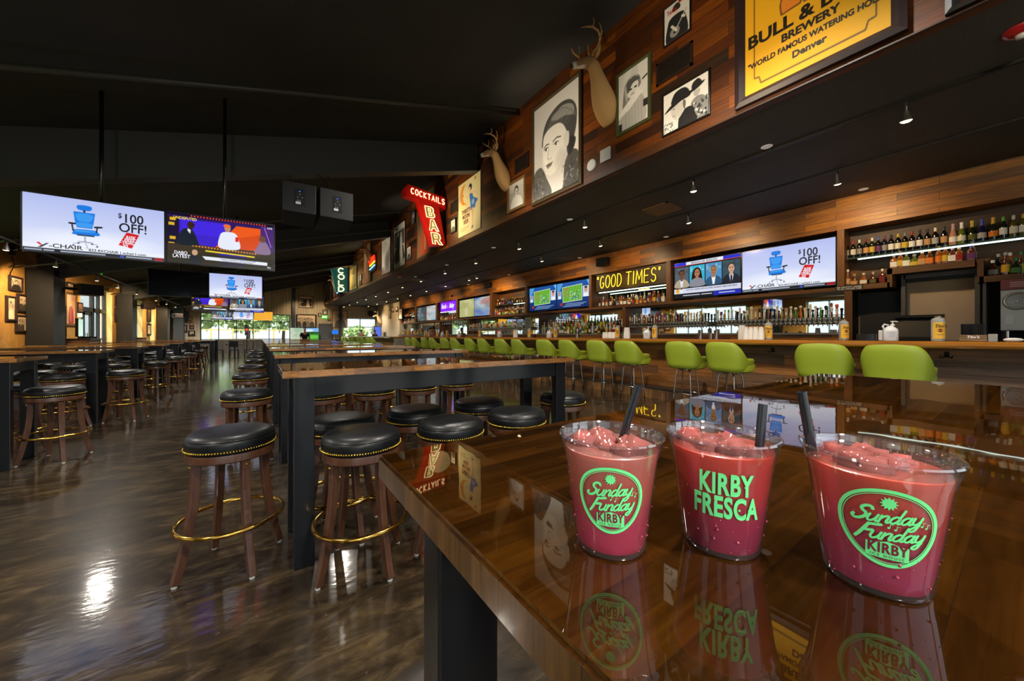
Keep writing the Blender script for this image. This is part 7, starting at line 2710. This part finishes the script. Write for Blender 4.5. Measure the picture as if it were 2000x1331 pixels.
lpic('upper dark-framed photo on the ochre wall left of the black column', 15, 41, 537, 567, generic_bw(71, 30, 30, sep=True), 'brown', .05)
lpic('tall dark-framed photo on the ochre wall at the far left', 9, 28, 577, 627, generic_bw(72, 24, 40, sep=True), 'brown', .05)
lpic('dark-framed photo with ornate edge beside the black column', 31, 54, 573, 609, generic_bw(73, 30, 36, n=2, sep=True), 'brown', .06)
lpic('lowest dark-framed group photo beside the black column', 28, 54, 615, 649, generic_bw(74, 40, 36, n=3, sep=True), 'brown', .05)
lpic('small photo under the column speaker on the ochre wall', 128, 145, 550, 565, generic_bw(75, 24, 20, sep=True), 'black', .05)
lpic('tall brown-framed painting of a figure in red left of the glass door', 125, 147, 568, 637, paint(['#c9a880', '#b03a2c', '#e0b890', '#d8b060'], 76), 'wood', .09)
lpic('small yellow picture left of the tall brown-framed painting', 117, 125, 596, 615, paint(['#d8a030', '#b89048', '#e0c890', '#7a5a20'], 77, 20, 30), 'black', .04)
lpic('small dark box frame right of the tall brown-framed painting', 148, 159, 590, 610, paint(['#5a3a20', '#3a2414', '#7a5030', '#241408'], 78, 20, 30, False), 'black', .04)
lpic('orange red picture on the ochre wall right of the glass door', 223.5, 231.5, 577, 598, paint(['#b8481c', '#802a10', '#e0a060', '#40180a'], 79, 20, 30), 'black', .06)
lpic('sepia portrait high on the ochre wall right of the glass door', 234, 240.5, 567, 586, generic_bw(80, 20, 30, sep=True), 'brown', .06)
lpic('yellow brown picture below the orange red picture', 223, 231.5, 601, 628, paint(['#7a5a30', '#4a3018', '#c9a060', '#241408'], 81, 20, 36), 'black', .06)
lpic('lower sepia portrait right of the glass door', 232.5, 240, 620, 643, generic_bw(82, 20, 30, sep=True), 'brown', .06)
lpic('tall amber picture beside the third black column', 286, 293.5, 593, 629, paint(['#b88030', '#5a3818', '#e0b060', '#241408'], 83, 20, 40), 'black', .12)
lpic('lower photo beside the third black column', 286, 293.5, 632, 656, generic_bw(84, 20, 30, sep=True), 'black', .1)
# wall fan, column speaker, exit sign, service stand
p = onX(19, 500, XL)
t = thing('wall_fan', 'dark round wall fan above the photos at the far left', 'fan', (XL + .001, p[1], p[2] + .15), PI / 2)
MB().box((-.08, -.06, -.12), (.08, 0, .12)).tube([(0, -.05, 0), (0, -.25, .08)], .03, 8).build('bracket', BLKG, t)
mb = MB()
for s_ in (-.33, .33):
    for r_ in (.10, .2, .30):
        mb.tube([(s_ + r_ * math.cos(2 * PI * k / 24), -.30, .2 + r_ * math.sin(2 * PI * k / 24)) for k in range(24)], .008, 5, closed=True)
    for k in range(6):
        a = PI * k / 6
        mb.tube([(s_ + .3 * math.cos(a), -.30, .2 + .3 * math.sin(a)), (s_ - .3 * math.cos(a), -.30, .2 - .3 * math.sin(a))], .006, 5)
    mb.tube([(0, -.25, .08), (s_, -.28, .2)], .02, 6)
mb.build('fan_guard', BLKG, t)
tag(MB().tube([(XL + .02, p[1] + .02, p[2]), (XL + .02, p[1] + .15, p[2] - .2), (XL + .02, p[1] - .05, p[2] - .45), (XL + .02, p[1] + .1, p[2] - .7)], .008, 6).build('fan_cord', BLKG), 'thin dark cord dangling from the wall fan', 'cord')
t = thing('wall_speaker', 'black loudspeaker on a bracket at the first visible left column', 'speaker', (XL + .5, 15.72, 2.62), PI / 2 + .5)
MB().cbox((-.05, -.75, -.16), (.5, -.25, .16), .03).build('cabinet', SPK, t)
MB().tube([(.0, .12, 0), (.2, -.26, 0)], .03, 8).build('bracket', STEEL, t)
for i, (y, z) in enumerate(((23.2, 2.62), (30.6, 2.5))):
    t = thing('wall_speaker', 'brownish loudspeaker above the left wall window, %s column back' % ('second', 'third')[i], 'speaker', (XL + .5, y, z), PI / 2 + .4)
    MB().cbox((-.05, -.6, -.14), (.5, -.2, .14), .03).build('cabinet', mat('speaker_brown', '#3a2a1e', .6), t)
    MB().tube([(.0, .1, 0), (.2, -.22, 0)], .03, 8).build('bracket', STEEL, t)
EX = mat('exit_green', '#062008', .4, emit='#20e030', es=2.0)
p = onX(193, 542, XL + .3)
t = thing('exit_sign', 'green lit exit sign over the glass door', 'exit sign', (XL + .02, p[1], 3.42), PI / 2)
MB().box((-.2, -.32, .0), (.2, -.26, .25)).box((-.03, -.26, .08), (.03, 0, .16)).build('housing', BLKG, t)
text('EXIT', .2, EX, t, (0, -.325, .125), bold=.006)
p = onY(634, 620, YF - .02)
t = thing('exit_sign', 'bright green lit exit sign above the grey far door', 'exit sign', (p[0], YF - .002, p[2] - .12), 0)
MB().box((-.2, -.06, 0), (.2, 0, .26)).build('housing', mat('exit_housing', '#0a7a18', .4, emit='#18d828', es=1.3), t)
text('EXIT', .18, mat('exit_letters', '#dfffe0', .4, emit='#eaffea', es=1.5), t, (0, -.064, .13), bold=.006)
t = thing('service_stand', 'wooden service stand with a screen against the wall left of the glass door', 'stand', (XL + .05, 17.6, 0), PI / 2)
MB().cbox((-.55, -.55, 0), (.55, -.05, 1.12), .006).build('cabinet', W_FRONT, t)
MB().cbox((-.6, -.6, 1.12), (.6, 0, 1.16), .006).build('countertop', DW, t)
t2 = tv('pale tablet screen on the wooden service stand left of the glass door', .42, .58, Cv(16, 20, '#b8d8c8'), (), .02)
t2.location = (XL + .35, 17.35, 1.22); t2.rotation_euler = (0, 0, PI / 2)
MB().box((-.03, .02, -.06), (.03, .06, .1)).build('stand', STEEL, t2)
t = thing('serving_tray', 'dark round-ended tray lying on the wooden service stand', 'tray', (XL + .35, 17.95, 1.16), PI / 2)
MB().lathe([(.001, 0), (.2, 0), (.22, .06), (.21, .06), (.19, .012), (.001, .012)], 20).build('tray_body', BLKG, t, smooth=True, angle=.6)
t = thing('service_stand', 'second wooden service stand right of the glass door', 'stand', (XL + .05, 23.75, 0), PI / 2)
MB().cbox((-.45, -.55, 0), (.45, -.05, 1.12), .006).build('cabinet', W_FRONT, t)
MB().cbox((-.5, -.6, 1.12), (.5, 0, 1.16), .006).build('countertop', DW, t)
t2 = tv('white tablet screen on the second wooden service stand', .42, .6, Cv(16, 20, '#dfe8f0'), (), .02)
t2.location = (XL + .35, 23.75, 1.22); t2.rotation_euler = (0, 0, PI / 2)
MB().box((-.03, .02, -.06), (.03, .06, .1)).build('stand', STEEL, t2)
for i, (py0, py1) in enumerate(((611, 620), (622, 630))):
    a = onX(149, py0, XL); b = onX(154, py1, XL)
    tag(MB().box((XL, a[1], b[2]), (XL + .012, a[1] + .45, a[2])).build('paper_notice', mat('paper_white', '#d8d8d2', .7)), '%s white paper notice taped beside the glass door' % ('upper', 'lower')[i], 'notice', 'paper notices by the glass door')
# ================================================================== FAR WALL
def fpic(label, px0, py0, px1, py1, canvas, frame='black', fw=.05, y=YF):
    a = onY(px0, py0, y); b = onY(px1, py1, y)
    t = framed(label, b[0] - a[0], a[2] - b[2], canvas, frame, fw, .05, group='pictures on the far wall')
    t.location = ((a[0] + b[0]) / 2, y - .001, b[2])
    return t


fpic('sepia landscape photo with a leaning man high on the far wall', 583, 577.5, 612, 603, scene_bw(91, 50, 44).sepia(), 'grey', .08)
fpic('dark-framed sepia photo of four seated people on the far wall', 578, 613.5, 618, 641, generic_bw(92, 70, 48, n=4, sep=True), 'black', .1)
fpic('large sepia portrait of a woman holding a telephone by the blue grey post', 648.5, 606, 678.5, 641, generic_bw(93, 50, 60, sep=True), 'gold', .06)
fpic('small framed photo left of the green exit sign', 621.5, 611.5, 628, 619, generic_bw(94, 20, 22, sep=True), 'black', .05)
fpic('small framed photo above the green exit sign', 630.5, 605, 639.5, 615, generic_bw(95, 20, 24), 'black', .06)
fpic('small pale framed photo right of the green exit sign', 639.5, 622, 646.5, 627.5, generic_bw(96, 24, 18, sep=True), 'wood', .05)
fpic('yellow-framed photo on the far wall left of the big window', 363.5, 618, 377.5, 631.5, generic_bw(97, 24, 24), 'gold', .12)
fpic('tall framed portrait on the far wall left of the big window', 353, 635, 366, 650, generic_bw(98, 24, 30, sep=True), 'black', .08)
fpic('small red picture on the far wall left of the big window', 370, 635, 379, 643.5, paint(['#b05040', '#c9a880', '#8a2a20', '#402018'], 99, 20, 20, False), 'brown', .06)
fpic('lowest framed photo on the far wall left of the big window', 367.5, 646, 381.5, 657, generic_bw(100, 28, 22, n=2, sep=True), 'black', .08)
p = onY(358, 616, 33.3)
t = thing('wall_speaker', 'black speaker on the far wall left of the big window', 'speaker', (p[0], YF - .001, p[2] - .3), 0)
MB().cbox((-.22, -.4, 0), (.22, -.12, .62), .03).build('cabinet', SPK, t)
MB().box((-.04, -.12, .2), (.04, 0, .4)).build('bracket', STEEL, t)
p = onY(746, 610, 33.0)
t = thing('wall_speaker', 'black speaker high beside the corner window', 'speaker', (8.2, YF - .001, 2.95), 0)
MB().cbox((-.2, -.35, 0), (.2, -.1, .5), .03).build('cabinet', SPK, t)
MB().box((-.04, -.1, .15), (.04, 0, .3)).build('bracket', STEEL, t)
# plaster return by the bar: pictures, arched opening, standing vending lights
for i, (px0, px1, py0, py1, lab) in enumerate(((759, 764, 604, 625, 'narrow framed picture, left on the plaster return'), (765.5, 770, 599, 613, 'small framed picture, middle of the plaster return'), (773, 777.5, 599, 612, 'small framed picture, right of the middle on the plaster return'), (779, 786, 601, 627, 'tall framed picture at the bar end of the plaster return'))):
    a = onX(px0, py0, 8.72); b = onX(px1, py1, 8.72)
    t = framed(lab, a[1] - b[1], max(.4, a[2] - b[2] - .2), generic_bw(110 + i, 20, 34, sep=True), 'black', .06, .04, group='pictures on the plaster return')
    t.location = (8.719, (a[1] + b[1]) / 2, b[2] + .1); t.rotation_euler = (0, 0, RZB)
# traffic signal lamp ornament by the far window
p = onY(482, 647, 29.5)
t = thing('traffic_signal', 'small dark traffic signal ornament with red lamp before the far window', 'ornament', (p[0], 29.5, 0))
MB().box((-.11, -.08, 1.25), (.11, .08, 1.95)).build('signal_housing', BLKG, t)
MB().lathe([(.03, 0), (.03, 1.25)], 10).build('pole', STEEL, t)
MB().lathe([(.16, 0), (.16, .03), (.04, .05)], 14).build('base', STEEL, t)
MB().ball((0, -.09, 1.62), .07, 12).build('red_lamp', mat('signal_red', '#300', .4, emit='#ff3010', es=2.5), t, smooth=True)
MB().ball((0, -.09, 1.82), .07, 12).ball((0, -.09, 1.40), .07, 12).build('dark_lamp', DARKP, t, smooth=True)
# blue and silver cabinets by the corner window
t = thing('game_cabinet', 'tall blue lit cabinet beside the corner window', 'cabinet', (8.1, 31.2, 0), 0)
MB().cbox((-.3, -.3, 0), (.3, .3, 2.05), .02).build('body', mat('cabinet_grey', '#8b8a94', .4), t)
MB().box((-.24, -.305, .75), (.24, -.30, 1.95)).build('lit_front', mat('blue_lit_front', '#102050', .4, emit='#5a78f0', es=.9), t)
MB().box((-.24, -.305, .35), (.24, -.30, .72)).build('red_lit_front', mat('red_lit_front', '#401018', .4, emit='#d83848', es=.7), t)
# ================================================================== PEOPLE
SKIN1, SKIN2, SKIN3 = mat('skin_tan', '#b98a6c', .55), mat('skin_brown', '#7a5238', .55), mat('skin_fair', '#caa084', .55)
HAIRM = mat('dark_hair', '#17120f', .6)


def person(label, x, y, z, rz, top, bottom, skinm, sit=False, bend=0.0, hair=True):
    """one continuous body (skin grown over a jointed skeleton); clothing and hair as parts over it"""
    t = thing('person', label, 'person', (x, y, z), rz)
    hip = .92 if not sit else .87
    b = bend
    S_ = lambda h: (0, -math.sin(b) * h, hip + math.cos(b) * h)
    V = [(0, 0, hip)]; E_ = []; R_ = [(.15, .11)]
    def add(p, par, r):
        V.append(p); E_.append((par, len(V) - 1)); R_.append(r if isinstance(r, tuple) else (r, r)); return len(V) - 1
    w1 = add(S_(.16), 0, (.13, .095)); c1 = add(S_(.36), w1, (.165, .11)); n0 = add(S_(.50), c1, (.075, .065)); nk = add(S_(.58), n0, .05)
    hd = S_(.70); h1 = add((hd[0], hd[1] - .015, hd[2]), nk, (.075, .09)); add((hd[0], hd[1] - .02, hd[2] + .09), h1, (.062, .075))
    for s in (-1, 1):
        sh = S_(.44)
        a1 = add((s * .19, sh[1], sh[2]), c1, .055); a2 = add((s * .25, sh[1] - .05, sh[2] - .27), a1, .042); a3 = add((s * .18, sh[1] - .26, sh[2] - .36), a2, .032)
        add((s * .16, sh[1] - .34, sh[2] - .34), a3, (.022, .034))
        if sit:
            k1 = add((s * .12, -.12, hip - .02), 0, .085); k2 = add((s * .13, -.45, hip - .0), k1, .06); k3 = add((s * .13, -.45, hip - .42), k2, .042); add((s * .13, -.56, hip - .46), k3, .035)
        else:
            k1 = add((s * .10, 0, hip - .12), 0, .085); k2 = add((s * .11, -.02, .48), k1, .06); k3 = add((s * .11, .02, .08), k2, .042); add((s * .12, -.12, .04), k3, .035)
    body = skin('body', V, E_, R_, skinm, t, 1)
    sub = lambda idx, g: None
    # shirt: torso and upper arms, a little larger than the body
    V2 = [V[0], V[1], V[2], (V[3][0], V[3][1], V[3][2] - .02)]; E2 = [(0, 1), (1, 2), (2, 3)]; R2 = [(.165, .125), (.15, .112), (.185, .125), (.075, .07)]
    for s, i0 in ((-1, 7), (1, 7 + (len(V) - 7) // 2)):
        k = len(V2)
        V2 += [V[i0], tuple(Vector(V[i0]).lerp(Vector(V[i0 + 1]), .75))]; R2 += [(.07, .07), (.058, .058)]; E2 += [(2, k), (k, k + 1)]
    skin('shirt', V2, E2, R2, top, t, 1)
    V3 = [(0, 0, hip + .02)]; E3 = []; R3 = [(.17, .125)]
    for s, i0 in ((-1, 11), (1, 11 + (len(V) - 7) // 2)):
        k = len(V3)
        V3 += [V[i0], V[i0 + 1], tuple(Vector(V[i0 + 1]).lerp(Vector(V[i0 + 2]), .85))]; R3 += [(.1, .1), (.075, .075), (.062, .062)]; E3 += [(0, k), (k, k + 1), (k + 1, k + 2)]
    skin('trousers', V3, E3, R3, bottom, t, 1)
    hx_, hy_, hz_ = V[5]
    if hair:
        MB().ball((hx_, hy_ + .035, hz_ + .06), (.092, .10, .105), 14).build('hair', HAIRM, t, smooth=True)
    else:
        MB().ball((hx_, hy_ + .03, hz_ + .085), (.085, .095, .075), 14).build('hair', HAIRM, t, smooth=True)
    fc = MB()
    for s in (-1, 1):
        fc.ball((hx_ + s * .032, hy_ - .088, hz_ + .03), (.012, .008, .008), 8)
    fc.build('eyes', BLKG, t, smooth=True)
    MB().tube([(hx_, hy_ - .088, hz_ + .03), (hx_, hy_ - .112, hz_ - .005), (hx_, hy_ - .092, hz_ - .012)], [.009, .014, .010], 8).build('nose', skinm, t, smooth=True)
    MB().ball((hx_, hy_ - .088, hz_ - .035), (.024, .008, .006), 8).build('mouth', mat('lip_colour', '#8a4a44', .6), t, smooth=True)
    return t


BLK_SH = mat('black_shirt', '#15161a', .8)
p = onY(595, 640, 24.0)
person('person standing in a dark shirt before the golf screen near the far door', p[0], 24.0, 0, .3, BLK_SH, mat('dark_trousers', '#1a1c22', .8), SKIN3, hair=False)
p = onX(833, 640, 7.95)
person('bartender in a tan shirt leaning forward behind the bar', 7.95, p[1], 0, 1.1, mat('tan_shirt', '#b98e6a', .8), mat('navy_apron', '#252a38', .8), SKIN1, bend=.35, hair=False)
p = onX(847, 650, 7.75)
person('person in a dusty pink shirt with dark hair behind the bar', 7.75, p[1], 0, PI, mat('pink_shirt', '#9c6468', .8), mat('dark_trousers', '#1a1c22', .8), SKIN2)
person('seated customer with long dark hair at the far bar before the corner window', onY(706, 650, 31.0)[0], 31.0, 0, -.6, mat('brown_top', '#6b4434', .8), MATS['dark_trousers'], SKIN2, sit=True)
person('seated customer in black at the far bar before the corner window', onY(732, 650, 30.4)[0], 30.4, 0, .4, BLK_SH, MATS['dark_trousers'], SKIN2, sit=True)
for i, (px, y) in enumerate(((706, 31.0), (732, 30.4))):
    stool(onY(px, 650, y)[0], y, .3, 'black stool under the %s seated customer at the far bar' % ('long-haired', 'black-clad')[i], 'stools of the seated customers', True)
